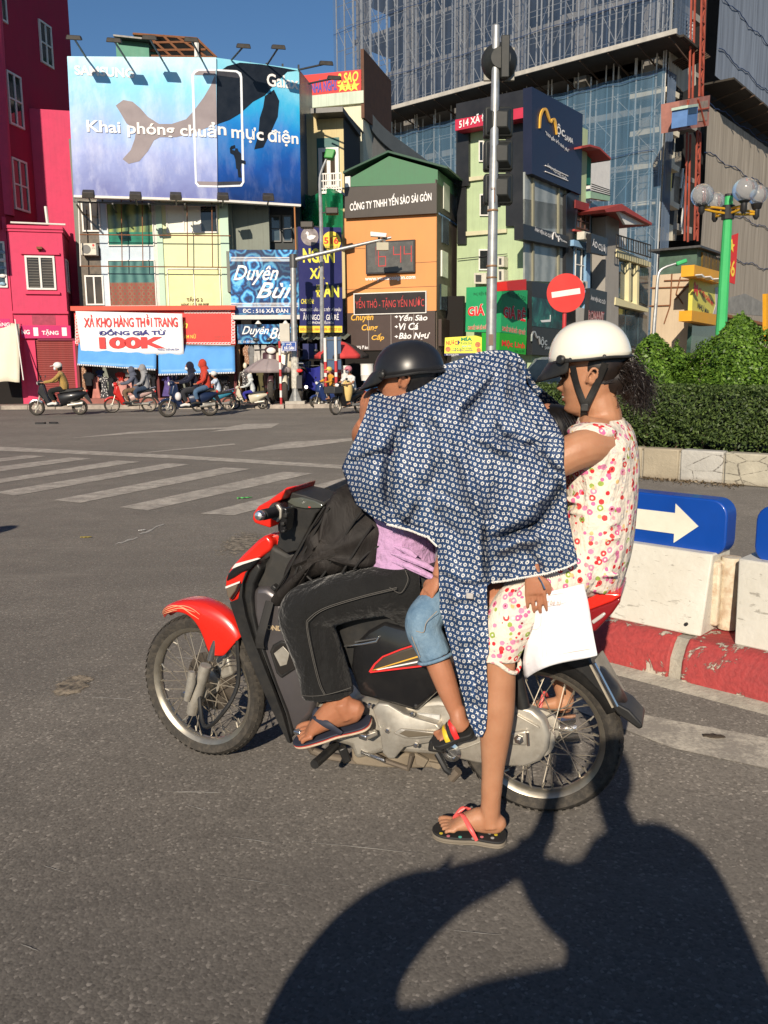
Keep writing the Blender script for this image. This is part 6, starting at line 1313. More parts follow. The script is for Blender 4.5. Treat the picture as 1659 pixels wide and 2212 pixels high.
 # ================================================================== CAR BEHIND THE HEDGE
CP=mat('car_paint',(.20,.24,.32),.25,.4,var=.04,coat=.6);TYR=mat('tyre_rubber',(.022,.021,.02),.8,var=.2,scale=20,dirt=.4,dirtcol=(.09,.075,.06));CGL=glass('car_glass',(.02,.03,.035))
def car(loc,rz,label):
 rt=empty('parked_car',label,'car',loc,rz);hw=.88
 prof=[(-2.15,.45),(-2.15,.95),(-2.0,1.05),(2.1,.95),(2.2,.6),(2.15,.38),(-2.1,.35)]
 b=MB();b.loft([[(x,y,z if abs(y)<hw else z*.985+.01)for x,z in[(-2.2,.5),(-2.15,1.0),(-1.0,1.08),(.75,1.06),(1.75,.98),(2.12,.82),(2.2,.5),(1.9,.3),(-1.9,.3)]]for y in(-hw,-hw*.6,0,hw*.6,hw)]);b.build('body',CP,rt,bevel=.06)
 cab=[(-1.95,1.05),(-1.65,1.55),(-.9,1.68),(.1,1.66),(.95,1.05)]
 b=MB();b.loft([[(x*(1 if abs(y)<.7 else .97),y,z-(.05 if abs(y)>.7 else 0))for x,z in cab]for y in(-.74,-.5,0,.5,.74)]);b.build('cabin',CP,rt,bevel=.05)
 MB().hexa([(.96,-.68,1.09),(.96,.68,1.09),(.90,.68,1.09),(.90,-.68,1.09),(.20,-.58,1.60),(.20,.58,1.60),(.14,.58,1.60),(.14,-.58,1.60)]).build('windshield',CGL,rt)
 for s in(-1,1):
  for q in([(.78,1.10),(.12,1.55),(-.5,1.57),(-.5,1.10)],[(-.58,1.10),(-.58,1.57),(-1.4,1.52),(-1.7,1.12)]):MB().prism(q,s*.735,s*.755).build('side_window',CGL,rt)
  MB().ell((2.08,s*.62,.78),(.12,.2,.1),12,8).build('headlight',WHITE,rt,smooth=True);MB().box(.6,.85,s*.86,s*1.02,1.05,1.2).build('mirror',CP,rt,bevel=.04)
  for x in(-1.35,1.4):
   w=MB().torus((x,s*.80,.33),(0,1,0),.24,.10,24,8).build('wheel',TYR,rt,smooth=True);MB().cyl((x,s*.74,.33),(x,s*.86,.33),.18,16).build('rim',GALV,w)
 MB().box(2.17,2.21,-.45,.45,.5,.72).build('grille',BLK,rt)
 return rt
cpt=at(1185,800,19.5);car((cpt.x+.55,20.6,0),R(232),'blue-grey car glimpsed behind the hedge and the white helmet')
# ================================================================== THE RED MOTORBIKE
RIM=mat('dusty_chrome_rim',(.38,.35,.29),.38,.8,var=.15,scale=12,dirt=.4,dirtcol=(.25,.21,.16));SPK=mat('spoke_steel',(.34,.30,.24),.45,.6,var=.2,scale=10);TYRD=mat('dusty_tyre',(.040,.036,.031),.85,var=.3,scale=14,dirt=.6,dirtcol=(.13,.11,.085),bump=.002,bscale=90)
CAST=mat('cast_alloy',(.48,.45,.39),.42,.55,var=.15,scale=8,dirt=.5,dirtcol=(.22,.18,.13));BPL=mat('black_plastic',(.018,.018,.018),.42,var=.25,scale=7,dirt=.3,dirtcol=(.07,.062,.05));BPG=mat('gloss_black_plastic',(.012,.012,.013),.16,var=.15,scale=4,dirt=.2,dirtcol=(.05,.045,.04),coat=.5)
BRED=mat('bike_red_paint',(.66,.022,.012),.28,var=.06,scale=3,dirt=.08,dirtcol=(.35,.06,.03),coat=.6);GREYP=mat('grey_metallic_panel',(.13,.12,.125),.33,.6,var=.1,scale=5,dirt=.2,dirtcol=(.2,.17,.14));CHR=mat('bright_chrome',(.75,.74,.72),.16,.95,var=.05)
def wheel(parent,c,ax,Ro,tw,rimr,nsp=36,name='wheel',tyre=TYRD,rim=RIM,spoke=SPK,hubr=.05,hubw=.05,det=1,knob=True):
 ax=Vector(ax).normalized();c=Vector(c);w=empty(name);w.parent=parent
 n=56 if det else 24
 t=MB();prof=[(rimr+.002,-tw*.62),(rimr+.02,-tw*.95),((Ro+rimr)/2+.006,-tw*1.05),(Ro-.012,-tw*.72),(Ro,-tw*.2),(Ro,tw*.2),(Ro-.012,tw*.72),((Ro+rimr)/2+.006,tw*1.05),(rimr+.02,tw*.95),(rimr+.002,tw*.62)]
 t.lathe(prof,c,ax,n,closed=True);ty=t.build('tyre',tyre,w,smooth=True)
 a=ax.orthogonal().normalized();b_=ax.cross(a)
 def pol(r,th,h):return c+(a*math.cos(th)+b_*math.sin(th))*r+ax*h
 if det and knob:
  k=MB();m_=64
  for i in range(m_):
   th=2*PI*i/m_
   for s in(-1,1):
    d=.5*(2*PI/m_);q=[pol(Ro-.009,th,s*tw*.78),pol(Ro-.009,th+d,s*tw*.78),pol(Ro+.001,th+d*1.6,s*tw*.12),pol(Ro+.001,th+d*.6,s*tw*.12)]
    q2=[pol(Ro-.0065,th,s*tw*.79),pol(Ro-.0065,th+d,s*tw*.79),pol(Ro+.0012,th+d*1.6,s*tw*.12),pol(Ro+.0012,th+d*.6,s*tw*.12)];k.hexa(q+q2)
  k.build('tread',tyre,ty)['kind']='stuff'
 r=MB();rp_=[(rimr-.015,-tw*.2),(rimr-.008,-tw*.5),(rimr+.008,-tw*.72),(rimr+.010,-tw*.60),(rimr-.002,-tw*.5),(rimr-.002,tw*.5),(rimr+.010,tw*.60),(rimr+.008,tw*.72),(rimr-.008,tw*.5),(rimr-.015,tw*.2)]
 r.lathe(rp_,c,ax,n,closed=True);r.build('rim',rim,w,smooth=True)
 if nsp:
  for i in range(nsp):
   th=2*PI*i/nsp;s=1 if i%2 else-1;of=.62 if(i//2)%2 else-.62
   sp0=pol(hubr,th+of,s*hubw*.8);sp1=pol(rimr-.018,th,s*.006)
   MB().tube([sp0,sp1],.0019 if det else .003,4).build('spoke',spoke,w)
   if det:MB().tube([sp1,pol(rimr-.035,th+of*.08,s*.008)],.0034,5).build('spoke_nipple',rim,w)
 h=MB();h.lathe([(.018,-hubw*1.3),(.03,-hubw),(hubr,-hubw*.95),(hubr,-hubw*.6),(.03,-hubw*.5),(.03,hubw*.5),(hubr,hubw*.6),(hubr,hubw*.95),(.03,hubw),(.018,hubw*1.3)],c,ax,18);h.build('hub',CAST,w,smooth=True)
 return w
FB=Frame((.505,2.70),math.atan2(-.44,1.20));BK=FB
zH2=mk(.3968,301.7,1014.9);zH3=mk(.3637,850.3,1206.9);zH1=mk(.463,685.8,685.8);zH4=mk(.3142,630.9,1426.4);zH6=mk(.1984,548.6,1031.4);zH7=mk(.1984,1042.3,1206.9);zH8=mk(.13227,877.8,1234.4);zH5=mk(.1984,1097.2,680.3);zHh=mk(.16535,740.6,702.2)
mb=Thing('motorbike','red and black underbone motorbike ridden by the family','motorbike',FB)
def panel(part,z,pts,y0,y1,m,parent=None,bevel=.02,seg=3,puff=0.0,ref=None,mirror=False):
 q=[FB.px(u,v,y0 if ref is None else ref)for u,v in(zp(z,*pts)if z else pts)]
 q=[tuple(p)for p in q];b=MB()
 if puff:
  cx=sum(p[0]for p in q)/len(q);cz=sum(p[1]for p in q)/len(q)
  rings=[[(p[0],y1,p[1])for p in q],[(p[0],y0,p[1])for p in q]]
  for f in(.12,.3,.55,.8):rings.append([(p[0]+(cx-p[0])*f,y0-puff*math.sin(f*PI/2),p[1]+(cz-p[1])*f)for p in q])
  b.loft(rings)
 else:b.prism(q,y0,y1)
 return b.build(part,m,parent or mb.o,bevel=bevel,seg=seg)
rc=FB.pt(1162,1601);RR=.278
rearw=wheel(mb.o,(rc.x,0,RR),(0,1,0),RR,.040,.218,36,'rear_wheel',hubr=.065,hubw=.06)
fx=FB.px(441,1474)[0];ST=R(7);fax=Vector((math.sin(-ST),math.cos(ST),0)).normalized()
frontw=wheel(mb.o,(fx,.0,RR+.004),(math.sin(ST),math.cos(ST),0),RR+.004,.034,.228,36,'front_wheel',hubr=.05,hubw=.05)
FC_=Vector((fx,0,RR+.004));fa=Vector((math.sin(ST),math.cos(ST),0));fd=Vector((-math.cos(ST),math.sin(ST),0))
def FW(along,side,z):return Vector((fx,0,0))+fd*along+fa*side+Vector((0,0,z))
MB().lathe([(.075,-.004),(.118,-.002),(.118,.002),(.075,.004)],FC_+fa*.048,fa,30).build('brake_disc',mat('disc_steel',(.20,.17,.14),.4,.8,var=.3,scale=20),mb.o)
MB().hexa([FW(-.115,.03,.33),FW(-.06,.03,.30),FW(-.06,.085,.30),FW(-.115,.085,.33),FW(-.09,.03,.42),FW(-.03,.03,.38),FW(-.03,.085,.38),FW(-.09,.085,.42)]).build('brake_caliper',CAST,mb.o,bevel=.01)
for s in(-1,1):
 fl_=MB().tube([FW(.005,s*.074,RR-.085),FW(-.012,s*.074,RR-.03),FW(-.066,s*.066,RR+.115)],[.021,.024,.022],14).build('fork_leg',CAST,mb.o,smooth=True)
 MB().tube([FW(-.072,s*.045,RR+.13),FW(-.11,s*.03,RR+.26)],.014,12).build('fork_tube',CHR,fl_,smooth=True)
 MB().tube([FW(.012,s*.055,RR),FW(.012,s*.112,RR)],.011,8).build('axle_nut',CHR,fl_)
MB().tube([FW(-.02,-.06,RR+.03),FW(-.09,-.12,RR-.10),FW(-.17,-.11,RR-.04),FW(-.20,-.05,RR+.06),FW(-.19,-.03,RR+.22)],.008,7,k=4).build('brake_hose',BPL,mb.o,smooth=True)
sk=MB().tube([FW(-.035,-.11,RR+.10),FW(-.03,-.11,RR+.06),FW(.0,-.105,RR-.02)],[(.014,.010),(.018,.012),(.012,.010)],10,ref=(1,0,0)).build('fork_cover',CAST,mb.o,smooth=True)
b=MB();rings=[]
for i in range(15):
 th=R(205-(205-62)*i/14);rr=RR+.018+.012*math.sin(i*.25);ctr=FC_+fd*(-math.cos(th)*rr)*-1*-1+Vector((0,0,math.sin(th)*rr))
 w=.055+.022*min(1,i/6);ctr=FC_-fd*math.cos(th)*rr*-1+Vector((0,0,math.sin(th)*rr))if False else FC_+fd*(rr*-math.cos(th))*-1+Vector((0,0,rr*math.sin(th)))
 rings.append((th,rr,w))
mg=MB();P=[]
for i in range(17):
 th=R(132-(132-56)*i/16)
 f=i/16;rr=RR+.026+.040*math.sin(PI*min(1,.18+.82*(1-f)))**.8*(1 if f<.95 else .9);w=.036+.018*math.sin(min(1,f*1.0)*PI*.62)
 if f>.8:w*=1-.75*((f-.8)/.2)**1.6
 drop=.02+.07*math.sin(PI*min(1,max(0,(1-f)*1.0)))**.8*(1 if f<.75 else .5)
 drop=.028+.02*(1-f)+.125*math.exp(-((f-.22)/.26)**2)
 row=[]
 ctr=FC_+fd*(math.cos(th)*rr)+Vector((0,0,math.sin(th)*rr));rad=(fd*math.cos(th)+Vector((0,0,math.sin(th))))
 for s,dq,wo in((-1,1.0,1.05),(-1,.55,1.10),(-1,.12,1.0),(-.7,-.02,1.0),(0,-.06,1.0),(.7,-.02,1.0),(1,.12,1.0),(1,.55,1.10),(1,1.0,1.05)):
  row.append(ctr+fa*(s*w*wo)-rad*(drop*dq))
 P.append(row)
mg.grid(P);o=mg.build('front_mudguard',BRED,mb.o,smooth=True,fix=False);d=o.modifiers.new('t','SOLIDIFY');d.thickness=.005;d.offset=0;d2=o.modifiers.new('s','SUBSURF');d2.levels=1;d2.render_levels=1
FLM=mat('flame_decal',(.72,.36,.20),.4)
def flame(pts):
 b=MB();q=spl(pts,6)
 for i in range(len(q)-1):
  pass
 V=[]
 for f,a in q:
  i=f*16;i0=int(min(15,i));j=2-a*2;j0=int(min(1,max(0,j)))
  A=Vector(P[i0][j0]).lerp(Vector(P[i0+1][j0]),i-i0);B=Vector(P[i0][j0+1]).lerp(Vector(P[i0+1][j0+1]),i-i0);V.append(A.lerp(B,j-j0)-fa*.005)
 MB().tube(V,[.0008+.0013*math.sin(PI*k/(len(V)-1))for k in range(len(V))],5).build('flame_stripe',FLM,o)
for pts in([(.97,.3),(.8,.35),(.62,.2),(.45,.28)],[(.95,.45),(.78,.6),(.64,.45),(.55,.6),(.45,.5)],[(.93,.2),(.75,.12),(.6,.42),(.5,.34)],[(.96,.6),(.82,.8),(.7,.7)]):flame(pts)
pn=panel('front_cover',zH2,[(688,352),(722,392),(715,438),(645,488),(590,545),(566,600),(548,690),(520,722),(488,726),(476,680),(462,635),(466,588),(492,535),(560,462),(640,385)],-.12,.12,BRED,bevel=.035,seg=4)
panel('headlight_inset',zH2,[(468,610),(480,565),(520,520),(590,498),(655,482),(600,540),(555,560),(510,590)],-.128,-.10,BPG,pn,.006);panel('cover_stripe',zH2,[(520,512),(640,480),(655,484),(560,515),(500,540)],-.1305,-.125,WHITE,pn,0);panel('cover_decal',zH2,[(466,640),(540,608),(520,660),(488,705),(476,685)],-.13,-.12,mat('bronze_decal',(.20,.16,.12),.35,.4),pn,.004)
panel('cover_stripe',zH2,[(466,636),(545,606),(544,616),(468,646)],-.1315,-.128,WHITE,pn,0);panel('cover_stripe',zH2,[(540,622),(556,618),(530,668),(510,700),(490,712),(520,668)],-.1315,-.128,BPG,pn,0)
ls=panel('leg_shield',zH2,[(640,500),(590,548),(562,612),(556,690),(575,790),(612,910),(662,1040),(722,1190),(775,1330),(822,1490),(806,1484),(730,1330),(655,1165),(590,1010),(545,890),(512,790),(490,722),(535,705),(548,640),(575,560)],-.165,-.145,BPL,bevel=.008)
panel('leg_shield',zH2,[(640,500),(590,548),(562,612),(556,690),(575,790),(612,910),(662,1040),(722,1190),(775,1330),(822,1490),(806,1484),(730,1330),(655,1165),(590,1010),(545,890),(512,790),(490,722),(535,705),(548,640),(575,560)],.145,.165,BPL,bevel=.008,ref=-.155)
panel('shield_web',zH2,[(640,505),(595,560),(572,620),(566,690),(585,790),(622,910),(672,1040),(732,1190),(785,1330),(820,1470),(835,1440),(800,1320),(740,1170),(690,1030),(645,900),(620,790),(610,700),(620,620),(660,540)],-.150,.150,BPL,bevel=.01,ref=-.15)
ip=panel('inner_panel',zH2,[(612,655),(640,640),(690,642),(745,680),(790,760),(830,900),(900,1090),(965,1245),(940,1330),(870,1425),(812,1450),(775,1330),(720,1180),(670,1040),(630,910),(612,780)],-.135,.13,GREYP,bevel=.02)
panel('panel_vent',zH2,[(706,990),(722,955),(766,930),(830,945),(850,960),(850,1085),(770,1138),(742,1108)],-.142,-.13,BPL,ip,.006);panel('vent_hole',zH2,[(722,995),(735,968),(770,948),(840,970),(840,1075),(772,1118),(752,1098)],-.1435,-.14,DARKIN,ip,.004);panel('vent_bracket',zH2,[(730,1000),(780,960),(815,1000),(800,1060),(765,1070)],-.144,-.142,CAST,ip,.003)
x0,x1,z0,z1=FB.rect(zH2(664,848,800,876),-.14);lettering('lettering','HONDA',x0,x1,z0,z1,-.1375,mat('gold_transfer',(.62,.48,.30),.35,.4),ip,bold=.04)
panel('steering_cover',zH2,[(700,400),(745,425),(800,455),(840,440),(870,480),(800,640),(730,700),(660,660),(612,640),(622,600),(660,540),(700,480)],-.11,.11,mat('dull_black_plastic',(.03,.029,.027),.6,var=.2,scale=6,dirt=.3,dirtcol=(.08,.07,.055)),bevel=.03)
panel('red_neck',zH2,[(720,345),(762,340),(765,375),(755,418),(738,412),(718,385)],-.08,.08,BRED,bevel=.012)
cw=panel('handlebar_cowl',zH2,[(612,268),(618,235),(645,198),(700,168),(745,135),(792,104),(785,130),(770,165),(720,185),(712,260),(712,318),(660,302),(625,290)],-.20,.05,BRED,bevel=.03,seg=4)
panel('cowl_rim',zH2,[(775,114),(800,96),(845,88),(900,100),(960,128),(950,138),(900,118),(840,104)],.03,.05,BRED,mb.o,.006,ref=.03)
panel('dash_cowl',zH2,[(785,145),(830,122),(900,138),(1000,172),(1030,150),(1042,160),(960,240),(905,350),(860,440),(800,455),(745,420),(760,330),(735,200)],-.14,.03,BPL,mb.o,bevel=.03,seg=4)
panel('dash_lens',zH2,[(800,175),(825,155),(880,150),(950,168),(1000,192),(985,210),(900,212),(845,202)],-.150,-.13,glass('dash_glass',(.06,.065,.055),.1),mb.o,.004);panel('dash_mark',zH2,[(918,200),(930,202),(930,207),(918,206)],-.152,-.149,REDL,mb.o,0)
g0=FB.pt(*zH2(650,250),-.37);g1=FB.pt(*zH2(745,228),-.22)
dv=(g1-g0).normalized();MB().lathe([(.0,-.004),(.012,-.002),(.0165,.008),(.0165,.02),(.012,.032),(.010,.036)],g0-dv*.006,dv,18).build('bar_end',CHR,mb.o,smooth=True)
gr=MB();pr_=[]
for k in range(14):pr_+=[(.0165,.03+k*.0085),(.0182,.0335+k*.0085),(.0165,.0375+k*.0085)]
gr.lathe(pr_,g0,dv,16);gr.build('grip',BPL,mb.o,smooth=True);MB().lathe([(.03,-.004),(.032,.004),(.02,.006)],g0+dv*.155,dv,18).build('grip_flange',BPL,mb.o,smooth=True)
panel('switch_housing',zH2,[(722,195),(745,184),(775,200),(802,210),(800,275),(790,340),(752,342),(748,300),(765,265),(762,220),(740,205)],-.23,-.17,BPG,mb.o,.01);panel('switch_plate',zH2,[(735,190),(752,186),(772,215),(770,262),(752,285),(738,285),(755,250),(752,220)],-.238,-.225,CAST,mb.o,.004)
for r in((780,236,800,262),(765,285,785,305),(768,328,788,343)):panel('switch',zH2,[(r[0],r[1]),(r[2],r[1]),(r[2],r[3]),(r[0],r[3])],-.245,-.225,BPL,mb.o,.003)
panel('far_lever_mount',zH2,[(985,150),(1020,118),(1048,140),(1010,172)],.05,.12,BPL,mb.o,.01)
MB().tube([FB.pt(*zH2(1020,120),.1),FB.pt(*zH2(1020,120),.1)+Vector((.03,.22,.02))],.017,12).build('far_grip',BPL,mb.o,smooth=True)
panel('under_seat_body',zH2,[(830,900),(1000,760),(1230,700),(1480,690),(1800,690),(2100,700),(2250,720),(2200,800),(1950,860),(1750,900),(1640,1000),(1600,1060),(1640,1185),(1505,1315),(1400,1290),(1190,1225),(1140,1100),(1000,960)],-.115,.115,BPL,bevel=.03,seg=3)
panel('seat',zH2,[(1200,735),(1330,560),(1500,520),(1750,540),(2080,560),(2260,600),(2290,680),(2150,725),(1800,735),(1450,735)],-.12,.12,mat('seat_vinyl',(.02,.02,.02),.55,var=.15,bump=.001,bscale=200),bevel=.04,seg=4)
panel('seat_nose_trim',zH2,[(1290,512),(1345,483),(1362,505),(1335,640),(1290,640)],-.06,.06,BRED,mb.o,.006)
spn=panel('side_panel',zH2,[(1160,960),(1240,880),(1330,830),(1460,870),(1560,930),(1640,1050),(1655,1180),(1505,1316),(1195,1228),(1150,1080)],-.135,-.10,BPG,bevel=.012,puff=.02)
fin=panel('side_fin',zH2,[(1248,1098),(1275,1060),(1320,1020),(1420,980),(1520,948),(1600,1040),(1590,1062),(1480,1078),(1340,1096)],-.172,-.13,mat('bronze_fin',(.085,.07,.055),.35,.4,var=.3),bevel=.008)
for q,m_ in(([(1246,1100),(1275,1056),(1320,1015),(1420,975),(1520,943),(1522,950),(1420,983),(1324,1022),(1282,1062),(1262,1098)],REDL),([(1250,1098),(1590,1058),(1592,1066),(1255,1106)],REDL),([(1262,1092),(1540,1005),(1545,1012),(1280,1090)],GOLD),([(1285,1088),(1560,1032),(1563,1040),(1300,1090)],WHT)):panel('fin_stripe',zH2,q,-.1745,-.17,m_,fin,0)
panel('chain_wire',zH2,[(1110,958),(1210,945),(1285,930),(1300,905),(1306,912),(1292,942),(1210,956),(1112,966)],-.15,-.14,CHR,mb.o,.002);panel('chain_wire',zH2,[(1170,935),(1290,915),(1290,921),(1170,942)],-.15,-.14,CHR,mb.o,0)
en=panel('engine',zH4,[(150,330),(200,290),(270,300),(330,380),(450,310),(520,285),(660,300),(1000,270),(1180,290),(1320,330),(1290,640),(1000,660),(760,640),(620,640),(430,690),(400,600),(250,560),(160,440)],-.10,.12,CAST,bevel=.02)
cc=panel('crank_cover',zH4,[(552,330),(590,296),(655,300),(770,370),(860,400),(1000,440),(1020,470),(1010,555),(870,580),(770,600),(735,640),(700,680),(660,678),(622,640),(606,520),(585,440)],-.145,-.08,CAST,bevel=.012,puff=.012)
panel('cover_slot',zH4,[(690,505),(745,470),(800,478),(985,495),(985,528),(860,545),(770,540)],-.164,-.14,CAST,cc,.006);panel('cover_slot_shade',zH4,[(735,505),(775,482),(975,503),(975,518),(800,532)],-.166,-.16,mat('grimy_alloy',(.14,.115,.08),.7,.2,var=.3),cc,.003)
for c_ in((653,488),(822,375),(848,587),(528,315)):p=FB.pt(*zH4(*c_),-.163);MB().lathe([(.009,0),(.009,.01),(.006,.013)],p+Vector((0,.01,0)),(0,-1,0),6).build('bolt',CHR,cc)
panel('data_plate',zH4,[(860,365),(1015,378),(1015,420),(860,408)],-.1115,-.10,mat('printed_label',(.5,.5,.48),.5,var=.3,scale=40),en,0)
cy=empty('cylinder_head');cy.parent=mb.o;cb0=FB.pt(*zH4(225,350),0)
for k in range(7):p=FB.pt(*zH4(170+k*30,330+k*11),0);MB().box(p.x-.006,p.x+.006,-.075,.075,p.z-.055,p.z+.055).build('fin',CAST,cy,bevel=.003,seg=1)
p=FB.pt(*zH4(165,345),-.02);MB().cyl(p+Vector((0,-.06,0)),p+Vector((0,.06,0)),.062,18).build('head_cover',mat('white_alloy',(.6,.58,.52),.4,.3,dirt=.3),cy,smooth=True);MB().tube([FB.pt(*zH4(190,290),-.07),FB.pt(*zH4(195,350),-.085),FB.pt(*zH4(205,420),-.08)],.006,6).build('spark_lead',BPL,cy)
MB().bar(FB.pt(*zH4(30,500),-.20),FB.pt(*zH4(125,455),-.12),.03,.014).build('gear_lever',CHR,mb.o,bevel=.004);MB().bar(FB.pt(*zH4(480,530),-.20),FB.pt(*zH4(565,490),-.14),.035,.02).build('gear_lever',CHR,mb.o,bevel=.005)
pa=FB.pt(*zH4(300,585),-.10);MB().tube([pa,pa+Vector((-.01,-.16,0))],.016,12).build('foot_peg',BPL,mb.o,smooth=True);MB().bar(FB.pt(*zH4(340,590),-.10),FB.pt(*zH4(380,690),-.09),.04,.03).build('peg_bracket',BPL,mb.o,bevel=.006)
pk_=FB.pt(*zH4(990,590),-.20);MB().hexa([pk_+Vector(q)for q in((-.028,-.01,-.02),(.03,-.01,-.02),(.03,.10,-.02),(-.028,.10,-.02),(-.022,-.01,.022),(.025,-.01,.022),(.025,.10,.022),(-.022,.10,.022))]).build('pillion_peg',BPL,mb.o,bevel=.008);lettering('lettering','L',pk_.x-.006,pk_.x+.004,pk_.z-.006,pk_.z+.008,pk_.y-.012,CAST,mb.o)
MB().tube([FB.pt(*zH4(1000,640),-.13),FB.pt(*zH4(1060,750),-.15),FB.pt(*zH4(1110,785),-.16)],[.013,.012,.014],9).build('side_stand',BPL,mb.o,smooth=True);mat('grimy_steel',(.16,.13,.10),.7,.4,var=.3,scale=9);p=FB.pt(*zH4(1118,785),-.16);MB().cyl(p+Vector((-.012,0,-.016)),p+Vector((.012,0,.016)),.016,10).build('stand_foot',MATS['grimy_steel'],mb.o)
st_=MB().tube([FB.pt(*zH4(440,600),-.09),FB.pt(*zH4(640,690),-.09),FB.pt(*zH4(800,745),-.10),FB.pt(*zH4(825,650),-.10)],.010,8).build('centre_stand',mat('grimy_steel',(.16,.13,.10),.7,.4,var=.3,scale=9),mb.o,smooth=True)
sp_c=[FB.pt(*zH4(475,630),-.105),FB.pt(*zH4(640,690),-.105)];b=MB();L_=(sp_c[1]-sp_c[0]);pts=[sp_c[0]+L_*(k/160)+Vector((0,math.cos(k*.9)*.007,math.sin(k*.9)*.007))for k in range(161)];b.tube(pts,.0018,4);b.build('stand_spring',CHR,mb.o)
panel('lower_plate',zH4,[(405,610),(450,600),(620,690),(780,640),(1010,700),(1030,740),(800,745),(600,740),(440,722),(410,690)],-.085,.06,mat('muddy_plate',(.22,.18,.13),.8,.1,var=.3,scale=10),bevel=.008)
for q in([(840,640),(935,690),(905,740),(850,720)],[(935,700),(1040,720),(1010,755),(960,740)]):panel('mud_flap',zH4,q,-.10,-.085,MATS['muddy_plate'],mb.o,.003)
ch=panel('chain_case',zH3,[(60,870),(300,858),(560,862),(740,872),(830,900),(895,960),(926,1050),(915,1140),(870,1205),(790,1238),(640,1236),(480,1215),(300,1172),(100,1130)],-.098,-.05,CAST,bevel=.012,seg=3,puff=.012)
for q in([(330,900),(700,910),(860,1000),(868,1010),(700,922),(330,910)],[(330,1130),(420,1120),(520,1080),(525,1090),(420,1132),(330,1142)]):panel('case_rib',zH3,q,-.113,-.10,CAST,ch,.003)
for q in([(690,1035),(790,1020),(790,1115),(700,1110)],):panel('adjuster_plate',zH3,q,-.118,-.10,CAST,ch,.008)
p=FB.pt(*zH3(745,1072),-.115);MB().lathe([(.017,0),(.017,.015),(.008,.016),(.008,.03)],p+Vector((0,.01,0)),(0,-1,0),6).build('axle_nut',CHR,ch)
MB().tube([FB.pt(*zH3(795,1030),-.118),FB.pt(*zH3(800,1110),-.118)],.005,6).build('adjuster_bolt',CHR,ch);p=FB.pt(*zH4(1095,630),-.11);MB().lathe([(.030,0),(.034,.008),(.022,.012),(.020,.004)],p+Vector((0,.004,0)),(0,-1,0),18).build('inspection_cap',CHR,ch,smooth=True)
for s in(-1,1):MB().tube([FB.pt(*zH3(700,560),s*.12),FB.pt(*zH3(770,880),s*.12)],[.020,.022],10).build('shock_absorber',BPL,mb.o,smooth=True)
MB().tube([FB.pt(*zH3(300,1080),.13),FB.pt(*zH3(800,1040),.13),FB.pt(*zH3(1100,1000),.14)],[.03,.042,.047],14).build('exhaust',CHR,mb.o,smooth=True);MB().tube([FB.pt(*zH4(150,430),.04),FB.pt(*zH4(140,620),.10),FB.pt(*zH4(600,700),.12),FB.pt(*zH3(330,1080),.13)],.016,9,k=3).build('exhaust_pipe',MATS['grimy_steel'],mb.o,smooth=True)
rm=MB();P=[]
for i in range(13):
 th=R(150-(150-28)*i/12);rr=RR+.030;ctr=Vector((rc.x,0,RR))+Vector((math.cos(th),0,math.sin(th)))*rr
 rad=Vector((math.cos(th),0,math.sin(th)));P.append([ctr+Vector((0,s*.06,0))-rad*dq for s,dq in((-1,.05),(-1,.01),(-.5,-.006),(0,-.01),(.5,-.006),(1,.01),(1,.05))])
rm.grid(P);o=rm.build('inner_mudguard',BPL,mb.o,smooth=True,fix=False);o.modifiers.new('t','SOLIDIFY').thickness=.005
panel('rear_mudguard',zH3,[(700,610),(860,560),(1040,540),(1165,590),(1215,700),(1310,850),(1400,900),(1478,985),(1478,1008),(1455,1016),(1330,925),(1225,800),(1120,690),(1030,630),(860,640)],-.068,.068,BPL,bevel=.02)
lp_=MB();c4=[FB.pt(*zH3(1172,628),-.075),FB.pt(*zH3(1243,545),.11),FB.pt(*zH3(1380,790),.11),FB.pt(*zH3(1306,884),-.075)]
nrm=(c4[1]-c4[0]).cross(c4[3]-c4[0]).normalized()*.006;lp_.hexa([c4[3],c4[2],c4[1],c4[0]]+[p+nrm for p in(c4[3],c4[2],c4[1],c4[0])]);lpo=lp_.build('number_plate',mat('dusty_plate',(.36,.32,.25),.7,var=.2,scale=6,dirt=.6,dirtcol=(.16,.13,.09)),mb.o)
MB().tube([c4[0]-nrm*2,c4[3]-nrm*2],.006,6).build('plate_edge',CHR,lpo)
tl_=panel('tail_cowl',zH3,[(820,330),(1000,240),(1140,198),(1340,208),(1352,222),(1300,255),(1180,300),(1000,370),(850,400)],-.115,.115,BRED,bevel=.02)
panel('tail_lamp',zH3,[(1130,310),(1180,300),(1290,258),(1350,228),(1345,260),(1300,325),(1195,438),(1150,420)],-.112,.112,mat('lamp_red_lens',(.22,.012,.015),.15,var=.1,coat=.5),bevel=.02);panel('tail_lamp_clear',zH3,[(1172,372),(1250,318),(1262,330),(1240,352),(1185,392)],-.116,-.10,mat('clear_lens',(.5,.48,.46),.15,coat=.5),mb.o,.004)
panel('grab_rail',zH3,[(900,270),(1130,200),(1180,190),(1185,205),(1130,218),(905,290)],-.14,-.12,BPL,bevel=.008)
